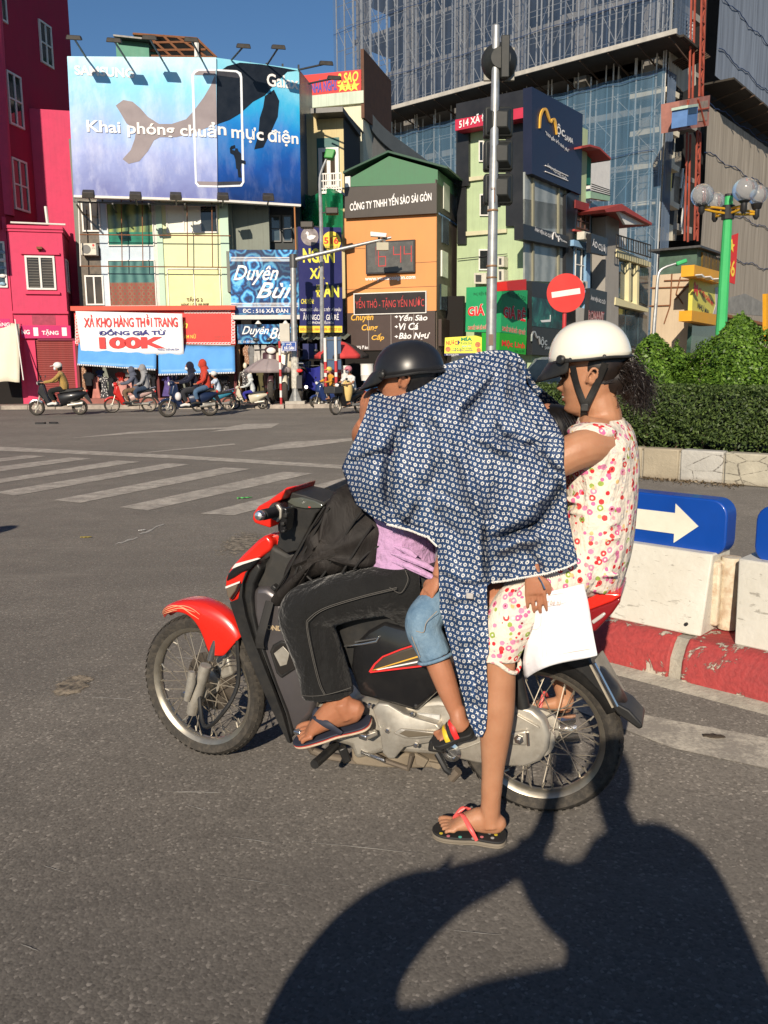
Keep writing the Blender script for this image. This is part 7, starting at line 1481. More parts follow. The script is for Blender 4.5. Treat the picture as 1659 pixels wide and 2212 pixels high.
# ================================================================== PEOPLE
def skin_mat(name,col):
 t=NT(name);c=t.coord();n=t.noise(c,14,5);f=t.noise(c,160,3)
 cl=t.mix(t.ramp(n,[(.3,0),(.75,1)]),col,(col[0]*.82,col[1]*.72,col[2]*.66))
 b=t.bsdf(cl,.48,0,.35,f,.0006);b.inputs['Subsurface Weight'].default_value=.12;b.inputs['Subsurface Radius'].default_value=(.012,.005,.003);b.inputs['Subsurface Scale'].default_value=.6;return t.m
SKW=skin_mat('skin_woman',(.46,.235,.135));SKD=skin_mat('skin_driver',(.40,.175,.095));SKC=skin_mat('skin_child',(.44,.20,.115))
NAIL=mat('toe_nail',(.55,.33,.26),.35);HAIR=mat('dark_hair',(.016,.010,.0075),.42,var=.4,scale=30,spec=.5);BHAIR=mat('black_hair',(.008,.007,.007),.35,var=.3,scale=30)
def cloth_noise(t,c,amp=.02):return t.math('ADD',t.noise(t.node('ShaderNodeMapping',{0:c,2:(.4,.7,.2),3:(1,1,.45)}).outputs[0],11,4,.5,.6),t.math('MULTIPLY',t.noise(c,40,3),.25))
def fabric(name,col,rough=.9,var=.12,scale=8,weave=400):
 if name in MATS:return MATS[name]
 t=NT(name);c=t.coord();n=t.noise(c,scale,5,.6)
 cl=t.mix(1.0,col,t.ramp(n,[(.25,1-var),(.75,1+var)]),'MULTIPLY')
 b=t.bsdf(cl,rough,0,.2,cloth_noise(t,c),.035);b.inputs['Sheen Weight'].default_value=.15;MATS[name]=t.m;return t.m
def floral():
 t=NT('fruit_print_cotton');c=t.coord()
 def layer(base,sc,seed,thr,cols,hole=None):
  p=t.node('ShaderNodeMapping',{0:c,1:(seed,seed*1.7,seed*.6)}).outputs[0]
  v=t.node('ShaderNodeTexVoronoi',{'Vector':p,'Scale':sc,'Randomness':.75});r=t.node('ShaderNodeSeparateColor',{0:v.outputs['Color']})
  colr=t.ramp(r.outputs[0],[(i/len(cols),cc)for i,cc in enumerate(cols)],'CONSTANT')
  wob=t.math('ADD',v.outputs['Distance'],t.math('MULTIPLY',t.math('SUBTRACT',t.noise(c,110,2),.5),.13))
  m_=t.math('LESS_THAN',wob,thr);base=t.mix(m_,base,colr)
  if hole:base=t.mix(t.math('LESS_THAN',wob,hole),base,t.ramp(r.outputs[1],[(0,(.80,.76,.66)),(.45,(.26,.02,.03)),(.7,(.80,.70,.55))],'CONSTANT'))
  return base
 b=(.76,.67,.56)
 b=layer(b,39,3.1,.38,[(.68,.17,.32),(.32,.42,.09),(.62,.06,.06),(.70,.26,.40),(.60,.55,.50),(.64,.07,.07)],.16)
 b=layer(b,44,7.7,.28,[(.70,.32,.34),(.66,.03,.04),(.74,.50,.22),(.70,.16,.34),(.80,.72,.60)],None)
 s_=t.bsdf(b,.85,0,.2,cloth_noise(t,c),.03);return t.m
FLOR=floral()
def denim():
 t=NT('pale_denim');c=t.coord();n=t.noise(c,11,6,.65);f=t.noise(t.node('ShaderNodeMapping',{0:c,3:(1,1,6)}).outputs[0],220,2)
 cl=t.mix(t.ramp(n,[(.3,0),(.72,1)]),(.09,.17,.26),(.26,.37,.46));cl=t.mix(t.ramp(f,[(.4,.25),(.6,0)]),cl,(.05,.10,.18));t.bsdf(cl,.9,0,.2,cloth_noise(t,c),.015);return t.m
DENIM=denim();BDEN=fabric('black_denim',(.010,.010,.010),.85,.3,12);LILAC=fabric('lilac_jersey',(.50,.30,.50),.9,.06,6);STI=mat('grey_stitching',(.085,.08,.072),.8)
FOAM=mat('cream_sole',(.55,.44,.32),.8,var=.15,scale=12,dirt=.3);RSL=mat('red_sole_band',(.45,.05,.04),.6);NVS2=mat('navy_strap',(.025,.028,.045),.6,var=.2,scale=14);CORAL=mat('coral_strap',(.72,.11,.10),.4,var=.06)
class Fig:
 def __init__(s,name,label,cat,fr,base,group=None):
  s.fr=fr;p=fr.pt(*base);s.off=Vector((p.x,p.y,0));s.o=empty(name,label,cat,fr.wld((p.x,p.y,0)),fr.a,group)
 def pt(s,u,v,y=0.0):return s.fr.pt(u,v,y)-s.off
 def path(s,pts):return[s.pt(*p[:3])for p in pts]
 def limb(s,B,pts,n=16,k=5,ref=(0,1,0)):
  P=[s.pt(*p[:3])for p in pts];r=[(p[3],p[4]if len(p)>4 else p[3])for p in pts];B.tube(P,r,n,ref=ref,k=k);return B
def foot(B,nails,heel,toe,up,w=1.0,L=None,side=1,ankle=None,ankr=.03):
 heel=Vector(heel);toe=Vector(toe);f=(toe-heel);L=L or f.length;f.normalize();up=Vector(up);up=(up-f*up.dot(f)).normalized();s_=up.cross(f)*side;k=L/.24
 st=[(-.005,.026,.02,.018),(.03,.034,.034,.027),(.12,.043,.043,.032),(.25,.054,.053,.035),(.40,.048,.045,.037),(.55,.038,.033,.041),(.68,.027,.022,.0455),(.76,.019,.0145,.046),(.80,.015,.011,.043)]
 B.tube([heel+f*(a*L)+up*(c*k)+s_*(.004*k)for a,c,h,ww in st],[(ww*k*w,h*k)for a,c,h,ww in st],16,ref=s_)
 tz=[(.035,.74,1.03,.0122),(.0135,.76,1.0,.0084),(-.0045,.75,.965,.008),(-.022,.73,.925,.0076),(-.0385,.69,.87,.0078)]
 for(lat,a,b_,r)in tz:
  p0=heel+f*(a*L)+s_*(lat*k*w)+up*(.016*k);p1=heel+f*((a*.4+b_*.6)*L)+s_*(lat*1.06*k*w)+up*(.017*k);p2=heel+f*(b_*L-.004)+s_*(lat*1.08*k*w)+up*(.010*k)
  B.tube([p0,p1,p2,p2+f*.003],[r*k,r*k*1.05,r*k*.95,r*k*.4],10,k=3)
  nails.append((p2+up*(r*k*.72)-f*.003,f,s_,up,r*k))
 if ankle is not None:B.tube([heel+f*(.17*L)+up*(.035*k),heel+f*(.19*L)+up*(.075*k),Vector(ankle)],[ankr*1.08,ankr,ankr],14,k=3)
 return f,s_,up,k,L
def nailset(nails,m,parent):
 for(p,f,s_,up,r)in nails:
  b=MB();b.hexa([p-f*r*.55-s_*r*.62-up*.002,p-f*r*.55+s_*r*.62-up*.002,p+f*r*.55+s_*r*.5-up*.004,p+f*r*.55-s_*r*.5-up*.004,p-f*r*.55-s_*r*.62+up*.0008,p-f*r*.55+s_*r*.62+up*.0008,p+f*r*.55+s_*r*.5-up*.0015,p+f*r*.55-s_*r*.5-up*.0015]);b.build('toe_nail',m,parent,bevel=.0008)
def sole(heel,toe,up,w,L,th,mats_,parent,side=1,name='sandal'):
 heel=Vector(heel);f=(Vector(toe)-heel).normalized();up=Vector(up);up=(up-f*up.dot(f)).normalized();s_=up.cross(f)*side
 out=[(-.06,0),(-.045,.55),(.02,.85),(.2,.88),(.42,.80),(.62,1.0),(.82,1.12),(.97,.88),(1.05,.35),(1.06,-.2),(1.0,-.72),(.85,-1.0),(.6,-.95),(.4,-.78),(.2,-.85),(.03,-.82),(-.045,-.5)]
 out=[tuple(q)for q in spl(out+[out[0]],3)][:-1]
 rt=empty(name);rt.parent=parent;z=0.0
 for t_,m_,g in mats_:
  b=MB();b.loft([[heel+f*(a*L)+s_*(c*w*g)+up*(z-th)for a,c in out],[heel+f*(a*L)+s_*(c*w*g)+up*(z-th+t_)for a,c in out]]);b.build('sole_layer',m_,rt,bevel=.003);z+=t_
 return rt,f,s_,up
def hand(B,wrist,d,nrm,thumb,size=1.0,curl=.5,spread=.12):
 wrist=Vector(wrist);d=Vector(d).normalized();nrm=Vector(nrm);nrm=(nrm-d*nrm.dot(d)).normalized();t=Vector(thumb);t=(t-d*t.dot(d)-nrm*t.dot(nrm)).normalized();k=size
 B.tube([wrist-d*.03*k,wrist,wrist+d*.04*k,wrist+d*.08*k],[(.024*k,.019*k),(.026*k,.018*k),(.037*k,.016*k),(.038*k,.013*k)],14,ref=t)
 for lat,L,r in((.032,.074,.0080),(.0105,.082,.0084),(-.0105,.077,.0080),(-.031,.060,.0072)):
  p=wrist+d*.078*k+t*lat*k;dd=(d+t*(lat*spread*6)).normalized();pts=[p-d*.01*k];a=0.0;q=p;pts.append(q)
  for j,fr_ in enumerate((.42,.32,.26)):
   a+=curl*(.55 if j==0 else .8);v=dd*math.cos(a)-nrm*math.sin(a);q=q+v*(L*fr_*k);pts.append(q)
  B.tube(pts,[r*k,r*k*1.05,r*k,r*k*.92,r*k*.75],10,k=3)
 p=wrist+d*.022*k+t*.026*k;B.tube([p-t*.008*k,p+(t*.6+d*.7).normalized()*.030*k-nrm*.006*k,p+(t*.45+d*.9).normalized()*.056*k-nrm*.014*k*(1+curl),p+(t*.25+d).normalized()*.076*k-nrm*.024*k*(1+curl)],[.0125*k,.0115*k,.0098*k,.0075*k],10,k=3)
def interp(tab,z):
 xs=[a[0]for a in tab];return[float(np.interp(z,xs,[a[i]for a in tab]))for i in range(1,len(tab[0]))]
def head_grid(B,M4,scale=1.0,smile=0.0,n=72,m=64):
 tab=[(-.012,.052,-.004,.030),(0,.074,-.035,.042),(.014,.081,-.052,.049),(.028,.079,-.062,.054),(.045,.081,-.070,.059),(.06,.081,-.078,.063),(.08,.080,-.089,.068),(.10,.079,-.097,.071),(.12,.078,-.102,.073),(.14,.084,-.104,.075),(.16,.086,-.103,.075),(.18,.080,-.097,.072),(.20,.066,-.083,.063),(.217,.043,-.058,.047),(.228,.018,-.028,.028),(.233,.0,-.004,.006)]
 P=[]
 for i in range(m):
  f=i/(m-1);z=-.012+.245*f;xf,xb,w=interp(tab,z);row=[]
  for j in range(n):
   a=2*PI*j/n;c,s=math.cos(a),math.sin(a);x=(xf if c>0 else-xb)*(abs(c)**.92)*(1 if c>0 else-1);y=w*(abs(s)**.86)*(1 if s>0 else-1)
   if c>0:
    g=lambda y0,sy,z0,sz:math.exp(-((abs(y)-y0)/sy)**2-((z-z0)/sz)**2)
    nz=interp([(.058,0.0),(.066,.004),(.072,.016),(.080,.027),(.090,.021),(.104,.012),(.118,.004),(.132,.0),(.2,0)],z)[0]
    x+=nz*math.exp(-(y/(.009+.006*max(0,1-abs(z-.076)/.018)))**2)
    x+=.006*g(.013,.007,.074,.007)
    x+=.0075*g(0,.020,.0585,.0045)+.0085*g(0,.018,.043,.006)-.005*g(0,.022,.0505,.0025)
    x+=.007*g(0,.018,.012,.012)
    x-=.011*g(.033,.015,.117,.011);x+=.006*g(.033,.011,.116,.007);x+=.006*g(.030,.020,.136,.007)
    x+=.006*g(.042,.018,.085,.018);y*=1+.03*g(.05,.03,.085,.02)
   row.append(M4@(Vector((x,y,z))*scale))
  P.append(row)
 b0=B.grid(P,closeu=True);B.add([M4@(Vector((.02,0,-.012))*scale)],[]);c0=len(B.v)-1;B.f+=[(c0,b0+(j+1)%n,b0+j)for j in range(n)];B.m+=[0]*n
 B.add([M4@(Vector((0,0,.2335))*scale)],[]);c1=len(B.v)-1;e=b0+(m-1)*n;B.f+=[(c1,e+j,e+(j+1)%n)for j in range(n)];B.m+=[0]*n
def ear(B,M4,scale,side):
 for pts,r in(([(-.004,.074,.092),(.004,.080,.088),(.002,.088,.100),(-.008,.092,.118),(-.020,.093,.128),(-.032,.090,.120),(-.030,.086,.104),(-.020,.080,.092),(-.012,.078,.082)],.0048),([(-.012,.078,.096),(-.018,.082,.108),(-.016,.084,.116)],.005)):
  B.tube([M4@(Vector((x,y*side,z))*scale)for x,y,z in pts],r*scale,8,k=4)
 B.ell(M4@(Vector((-.012,.072*side,.10))*scale),(.012*scale,.010*scale,.024*scale),10,8)
def headframe(centre,fwd,up):
 fwd=Vector(fwd).normalized();up=Vector(up);up=(up-fwd*up.dot(fwd)).normalized();l=up.cross(fwd);Mx=Matrix.Identity(4)
 for i in range(3):Mx[i][0]=fwd[i];Mx[i][1]=l[i];Mx[i][2]=up[i];Mx[i][3]=centre[i]
 return Mx
def half_helmet(parent,M4,a,b_,h,shell,trim,brim=None,name='helmet',zoff=0.0,wave=.016,strap=None):
 hm=empty(name);hm.parent=parent;P=[];n=48
 rimz=lambda t:zoff+wave*math.cos(2*t)*.4-wave*.9*math.exp(-((abs(math.sin(t))-1)/.35)**2)*-1*(.9)
 for i in range(13):
  f=i/12;row=[]
  for j in range(n):
   t=2*PI*j/n;z0=rimz(t);ph=f*PI/2;c=math.cos(ph)**.8;z=z0+(h-z0)*math.sin(ph)**.95
   row.append(M4@Vector((a*c*math.cos(t)*(1.0 if math.cos(t)>0 else 1.03),b_*c*math.sin(t),z)))
  P.append(row)
 b=MB();b.grid(P,closeu=True);sh=b.build('shell',shell,hm,smooth=True,fix=False);d=sh.modifiers.new('t','SOLIDIFY');d.thickness=.012;d.offset=-1
 MB().tube([P[0][j]for j in range(n)],.0045,8,closed=True).build('rim_trim',trim,hm,smooth=True)
 return hm,P
 # ------------------------------------------------------------------ driver
DV=Fig('person','driver in lilac shirt, black jeans, black helmet and flip-flops at the front','person',FB,(890,1250,0))
b=MB();nl=[]
DV.limb(b,[(870,1265,0,.15,.11),(872,1180,0,.14,.11),(885,1060,0,.16,.11),(890,960,0,.18,.10),(890,905,0,.10,.08),(888,880,0,.055,.055),(886,850,0,.055,.055)])
for s in(-1,1):DV.limb(b,[(880,1270,s*.09,.075),(760,1290,s*.14,.068),(668,1315,s*.17,.055),(690,1400,s*.17,.052),(722,1490,s*.17,.036),(742,1530,s*.17,.032)])
toe=DV.pt(642,1596,-.185);heel=DV.pt(790,1557,-.165);ank=DV.pt(748,1515,-.17)
ft=foot(b,nl,heel,toe,(-.1,-.25,1),1.0,side=-1,ankle=ank,ankr=.035)
for s in(-1,1):DV.limb(b,[(895,950,s*.17,.055),(860,1000,s*.16,.045),(815 if s<0 else 800,1000 if s<0 else 960,s*.13,.04)],k=4)
DV.limb(b,[(800,960,.15,.042),(780,940,.06,.034),(788,915,.02,.027)]);hand(b,DV.pt(788,918,.02),(.05,-.1,1),(-.7,-.7,0),(1,-.2,0),.9,.55)
DV.limb(b,[(775,960,-.24,.042),(700,1030,-.27,.034),(640,1095,-.29,.027)])if False else None
DM=headframe(DV.pt(880,890,-.005),(-1,-.06,-.02),(-.02,0,1));head_grid(b,DM,1.0);ear(b,DM,1.0,1);ear(b,DM,1.0,-1)
b.build('body',SKD,DV.o,smooth=True,remesh=.0042,sm=2);nailset(nl,NAIL,DV.o)
b=MB();DV.limb(b,[(874,1262,0,.16,.125),(880,1225,0,.165,.125),(872,1180,0,.158,.128),(885,1060,0,.175,.125),(890,965,0,.19,.112),(890,915,0,.12,.09)],40,6)
for s in(-1,1):DV.limb(b,[(893,955,s*.15,.07),(868,985,s*.15,.058),(858,995,s*.15,.05)],14)
b.build('shirt',LILAC,DV.o,smooth=True,remesh=.009,sm=3)
for q in([(845,1196),(880,1205),(920,1222),(950,1240)],[(845,1212),(885,1224),(935,1248)],[(850,1180),(880,1190),(900,1204)]):
 MB().tube([DV.pt(u,v,-.158)for u,v in q],[.003,.012,.010,.004][:len(q)],8,k=5).build('shirt_fold',LILAC,DV.o,smooth=True)
b=MB();DV.limb(b,[(900,1240,0,.17,.10),(895,1275,0,.175,.11),(870,1310,0,.15,.08)],20)
for s in(-1,1):
 DV.limb(b,[(905,1268,s*.085,.098,.094),(850,1272,s*.115,.092,.090),(760,1287,s*.150,.086,.084),(685,1308,s*.175,.084,.088),(656,1330,s*.180,.080,.090),(672,1375,s*.180,.078,.092),(692,1430,s*.178,.078,.090),(704,1475,s*.175,.080,.092),(708,1500,s*.175,.082,.094)],24,6)
 for(u,v,r)in((640,1308,.030),(655,1360,.018),(720,1330,.02)):b.ell(DV.pt(u,v,s*.22),(r*1.8,r*.5,r*.9),10,8)
jeans=b.build('jeans',BDEN,DV.o,smooth=True,remesh=.0075,sm=3)
def seam(fig,pts,y,parent,m=STI,r=.0013,rep=1):MB().tube([fig.pt(u,v,yy)for(u,v),yy in zip(pts,y)],r,4,k=6).build('seam',m,parent)
seam(DV,zp(zH2,(1400,640),(1200,690),(1010,750),(925,805),(908,850),(935,1000),(975,1160),(1005,1225)),[-.218,-.238,-.258,-.268,-.268,-.268,-.262,-.262],jeans);seam(DV,zp(zH2,(1400,648),(1200,698),(1012,758),(932,812),(915,852),(942,1000),(982,1158),(1010,1222)),[-.219,-.239,-.259,-.269,-.269,-.269,-.263,-.263],jeans)
seam(DV,zp(zH2,(868,1225),(930,1232),(1010,1225),(1090,1205),(1150,1185)),[-.235,-.258,-.263,-.256,-.235],jeans)
seam(DV,zp(zH2,(1360,640),(1420,670),(1460,600),(1445,545)),[-.222,-.212,-.208,-.206],jeans)
HM=headframe(DV.pt(884,815,-.005),(-1,-.10,-.13),(-.13,0,1));HBK=mat('helmet_black',(.016,.016,.018),.34,var=.2,scale=5,dirt=.15,dirtcol=(.06,.06,.055))
hm,Ph=half_helmet(DV.o,HM,.118,.106,.120,HBK,BPL,wave=.016)
MB().ell(DM@Vector((-.022,0,.118)),(.088,.079,.09),20,14).build('hair',BHAIR,DV.o,smooth=True)
def peak(parent,M4,pts,th,m,name='peak'):
 b=MB();b.grid([[M4@Vector(p)for p in row]for row in pts]);o=b.build(name,m,parent,smooth=True,fix=False);d=o.modifiers.new('t','SOLIDIFY');d.thickness=th;o.modifiers.new('s','SUBSURF').render_levels=1;return o
def peak_rows(a,b_,z0,reach,drop,n=11,half=R(62)):
 rows=[]
 for i in range(5):
  f=i/4;rows.append([((a+reach*f*math.cos(t)**1.2+.004)*math.cos(t),(b_+.005)*math.sin(t)*(1-.05*f),z0-drop*f*(.55+.45*math.cos(t))+.012*(1-math.cos(t)))for t in np.linspace(-half,half,n)])
 return rows
peak(hm,HM,peak_rows(.114,.101,.030,.058,.055),.005,BPL)
for s in(-1,1):p=HM@Vector((.066,s*.096,.018));n_=(HM.to_3x3()@Vector((.55,s,.1))).normalized();MB().lathe([(.013,0),(.013,.006),(.009,.010),(.0,.010)],p,n_,16).build('peak_button',BPL,hm,smooth=True)
st_k=mat('sticker_print',(.55,.42,.38),.5,var=.6,scale=60);b=MB();P=[]
for i in range(6):P.append([HM@Vector((.120*math.cos(ph)*math.cos(t),.108*math.cos(ph)*math.sin(t),-.002+.122*math.sin(ph)))for t,ph in[(R(-22+j*9),R(28+i*8))for j in range(5)]])
b.grid(P);b.build('sticker',st_k,hm,smooth=True)
MB().tube([HM@Vector((-.02,-.100,-.012)),HM@Vector((.0,-.092,-.05)),HM@Vector((.012,-.07,-.10))],[(.009,.002)]*3,8,ref=(1,0,0)).build('chin_strap',BPL,hm)
sd,f_,s_,u_=sole(heel,toe,(-.1,-.25,1),.047,(toe-heel).length,.019,[(.009,FOAM,1.0),(.003,RSL,1.01),(.007,NVS2,.99)],DV.o,-1)
L_=(toe-heel).length
for sg_ in(1,-1):
 p0=heel+f_*(.74*L_)+s_*.012+u_*.030;p1=heel+f_*(.60*L_)+s_*(.012+sg_*.022)+u_*.072;p2=heel+f_*(.42*L_)+s_*(sg_*.044)+u_*.050;p3=heel+f_*(.30*L_)+s_*(sg_*.046)+u_*.004
 MB().tube([p0,p1,p2,p3],[(.007,.0035),(.012,.004),(.013,.004),(.010,.004)],8,ref=f_,k=5).build('strap',NVS2,sd,smooth=True)
MB().tube([heel+f_*(.76*L_)+s_*.022+u_*.004,heel+f_*(.745*L_)+s_*.015+u_*.032],.004,8).build('toe_post',NVS2,sd)
# ------------------------------------------------------------------ woman
WM=Fig('person','woman in fruit-print pyjamas and white helmet sitting at the back','person',FB,(1260,1230,-.02))
b=MB();nl=[]
WM.limb(b,[(1262,1228,0,.155,.11),(1280,1170,0,.15,.105),(1292,1090,0,.14,.095),(1296,1010,0,.15,.10),(1298,950,-.01,.165,.092),(1298,915,-.015,.13,.07),(1302,897,-.015,.065,.058),(1297,872,-.02,.052,.052),(1290,848,-.02,.052,.052)])
for s in(-1,1):
 if s<0:WM.limb(b,[(1250,1215,-.09,.075),(1160,1270,-.19,.068),(1094,1345,-.255,.052),(1082,1410,-.262,.047,.045),(1078,1470,-.262,.050,.051),(1074,1535,-.265,.051,.053),(1069,1600,-.262,.044,.046),(1065,1660,-.258,.034,.036),(1061,1715,-.255,.030,.033)],20)
 else:WM.limb(b,[(1250,1215,.09,.075),(1215,1300,.17,.065),(1195,1390,.21,.05),(1212,1450,.21,.045),(1220,1500,.21,.032),(1222,1520,.21,.03)])
heel=WM.pt(1086,1771,-.25);heel.z=.026;toe=WM.pt(946,1800,-.27);toe.z=.026
foot(b,nl,heel,toe,(0,0,1),1.02,side=-1,ankle=WM.pt(1063,1690,-.256),ankr=.032)
h2=WM.pt(1228,1543,.21);t2=WM.pt(1146,1520,.20);nl2=[];foot(b,nl2,h2,t2,(0,-.15,1),1.0,side=1,ankle=WM.pt(1220,1505,.21),ankr=.03)
WM.limb(b,[(1296,962,-.11,.060,.058),(1270,966,-.155,.057,.058),(1238,978,-.185,.053,.056),(1192,1000,-.20,.049,.050),(1150,1000,-.16,.040),(1120,975,-.09,.034),(1105,930,-.03,.028),(1100,880,.02,.025)]);hand(b,WM.pt(1099,872,.03),(-.05,0,1),(-.6,-.8,0),(1,0,0),.85,.35)
WM.limb(b,[(1290,940,.13,.06),(1240,1000,.19,.05),(1180,1060,.18,.04),(1140,1040,.12,.032)])
WMH=headframe(WM.pt(1279,886,-.02),(-1,-.06,-.12),(-.10,-.0,1));head_grid(b,WMH,.98);ear(b,WMH,.98,1);ear(b,WMH,.98,-1)
b.build('body',SKW,WM.o,smooth=True,remesh=.004,sm=5);nailset(nl,NAIL,WM.o);nailset(nl2,NAIL,WM.o)
def HP(x,y,z):return WMH@(Vector((x,y,z))*.98)
LIPM=mat('lip',(.34,.12,.09),.4);EYE=mat('eye_dark',(.012,.009,.008),.2);BROW=mat('eyebrow',(.03,.018,.013),.8);TEETH=mat('teeth',(.72,.68,.60),.3)
for s in(1,-1):
 MB().tube([HP(.090,s*.014,.133),HP(.091,s*.028,.1385),HP(.081,s*.046,.134)],[(.002,.003),(.003,.0042),(.001,.002)],8,k=4).build('eyebrow',BROW,WM.o)
 MB().tube([HP(.081,s*.018,.1155),HP(.0835,s*.030,.1165),HP(.079,s*.042,.1155),HP(.072,s*.050,.114)],[.0015,.0034,.0032,.001],8,k=4).build('eyelashes',EYE,WM.o)
 MB().ell(HP(.078,s*.030,.114),(.008,.010,.004),12,8).build('eye',EYE,WM.o)
MB().tube([HP(.074,-.024,.0515),HP(.0835,-.010,.0588),HP(.086,0,.0578),HP(.0835,.010,.0588),HP(.074,.024,.0515)],[.001,.0036,.0034,.0036,.001],8,k=4).build('upper_lip',LIPM,WM.o,smooth=True)
MB().tube([HP(.073,-.022,.0495),HP(.082,-.009,.0435),HP(.0845,0,.0425),HP(.082,.009,.0435),HP(.073,.022,.0495)],[.001,.004,.0046,.004,.001],8,k=4).build('lower_lip',LIPM,WM.o,smooth=True)
MB().tube([HP(.080,-.014,.0505),HP(.0865,0,.0505),HP(.080,.014,.0505)],[.0022,.0028,.0022],8,k=3).build('teeth',TEETH,WM.o)
b=MB();WM.limb(b,[(1258,1240,0,.172,.128),(1268,1215,0,.175,.125),(1284,1165,0,.17,.120),(1297,1090,0,.162,.112),(1299,1010,0,.165,.115),(1300,950,-.005,.172,.102),(1300,918,-.012,.135,.080),(1302,900,-.014,.082,.066)],48,6)
b.ell(WM.pt(1278,933,-.12),(.075,.062,.030),16,10);b.ell(WM.pt(1290,928,.13),(.06,.05,.05),14,10)
for k in range(16):
 v0=1075+k*11+random.uniform(-6,6);u0=random.uniform(1245,1312);dv_=random.uniform(-10,16);y0=-.150+.00016*abs(u0-1290)
 b.tube([WM.pt(u0-34,v0+dv_*.2,y0+.012),WM.pt(u0-10,v0,y0-.004),WM.pt(u0+18,v0-dv_*.3,y0+.002),WM.pt(u0+36,v0-dv_*.5,y0+.02)],[.003,.0095,.0085,.003],8,k=4)
b.build('blouse',FLOR,WM.o,smooth=True,remesh=.0065,sm=2)
b=MB();WM.limb(b,[(1270,1200,0,.165,.115),(1250,1228,-.01,.178,.118),(1225,1262,-.02,.15,.09)],24)
WM.limb(b,[(1255,1225,-.09,.090,.092),(1190,1255,-.165,.088,.086),(1130,1305,-.222,.082,.083),(1098,1352,-.248,.074,.076),(1084,1392,-.256,.066,.066),(1079,1420,-.258,.060,.059)],24,6)
WM.limb(b,[(1255,1225,.09,.09),(1215,1300,.17,.075),(1198,1370,.21,.065),(1205,1420,.21,.058)],20)
for k in range(7):u0=1110+k*14;v0=1285+k*-6+random.uniform(-8,20);yy=-.300+.0006*(u0-1110);b.tube([WM.pt(u0-18,v0+26,yy+.01),WM.pt(u0,v0,yy),WM.pt(u0+14,v0-24,yy+.014)],[.003,.009,.003],8,k=4)
b.build('trousers',FLOR,WM.o,smooth=True,remesh=.0065,sm=2)
b=MB();
for k in range(18):
 a=2*PI*k/18;pass
WM_h=[]
for k in range(25):a=2*PI*k/24;c_=WM.pt(1079,1424,-.258);WM_h.append(c_+Vector((math.cos(a)*.061,math.sin(a)*.062,.012*math.sin(a*3)+math.cos(a)*-.018)))
MB().tube(WM_h[:-1],.0065,8,closed=True).build('trouser_hem',FLOR,WM.o,smooth=True)
HW=headframe(WM.pt(1273,781,-.02),(-1,-.05,-.09),(-.06,0,1));HWH=mat('helmet_ivory',(.80,.76,.64),.22,var=.03,scale=3,dirt=.08,dirtcol=(.5,.45,.35),coat=.6)
hm,Ph=half_helmet(WM.o,HW,.122,.106,.124,HWH,BPL,wave=.012)
peak(hm,HW,peak_rows(.112,.099,.010,.052,.062,half=R(66)),.005,BPL)
for x_,z_ in((.05,.008),(-.045,.008)):
 p=HW@Vector((x_,-.106*math.sqrt(max(.1,1-(x_/.122)**2))-.001,z_+.006));n_=HW.to_3x3()@Vector((x_*8,-1,0)).normalized();n_.normalize();p2=HW@Vector((x_,.106*math.sqrt(max(.1,1-(x_/.122)**2)),z_+.006))
 pass
for sx,yy in((-1,1),):
 for x_ in(.048,-.050):yb=.106*math.sqrt(1-(x_/.122)**2);p=HW@Vector((x_,yb+.0005,.010));n_=(HW.to_3x3()@Vector((x_*.6/.122,1,.15))).normalized();MB().lathe([(.0055,-.004),(.0055,.002),(.0035,.0035),(0,.0035)],p,n_,12).build('rivet',BPL,hm)
for s in(1,-1):
 p=HW@Vector((.075,s*.092,.012));n_=(HW.to_3x3()@Vector((.6,s,.1))).normalized();MB().lathe([(.014,-.004),(.014,.006),(.010,.010),(.0,.010)],p,n_,16).build('peak_button',BPL,hm,smooth=True)
 MB().tube([HW@Vector((.042,s*.098,-.010)),HP(.034,s*.0765,.085),HP(.020,s*.070,.030),HP(.016,s*.066,.012)],[(.0095,.0016)]*4,8,ref=(1,0,-.1),k=4).build('strap',BPL,hm)
 MB().tube([HW@Vector((-.052,s*.098,-.010)),HP(-.022,s*.0775,.075),HP(.004,s*.0715,.032),HP(.016,s*.067,.010)],[(.0105,.0016)]*4,8,ref=(1,0,.3),k=4).build('strap',BPL,hm)
 MB().tube([HP(.018,s*.0695,.020),HP(.022,s*.060,-.006),HP(.026,s*.03,-.020),HP(.028,0,-.024)],[(.010,.002)]*4,8,ref=(1,0,0),k=4).build('chin_strap',BPL,hm)
 MB().box(-.012,.012,-.004,.004,-.012,.012).build('buckle',BPL,hm,bevel=.003).matrix_local=Matrix.Translation(HP(.017,s*.073,.014))
b=MB();b.ell(HP(-.030,0,.135),(.083,.078,.085),24,16);b.tube([HP(-.06,0,.09),HP(-.10,.0,.085),HP(-.125,0,.08)],[.055,.045,.03],14,k=3);b.build('hair_cap',HAIR,WM.o,smooth=True)
b=MB();r0=random.Random(5)
def strand(a,ctrl,r):b.tube([a]+ctrl,r,4,k=5)
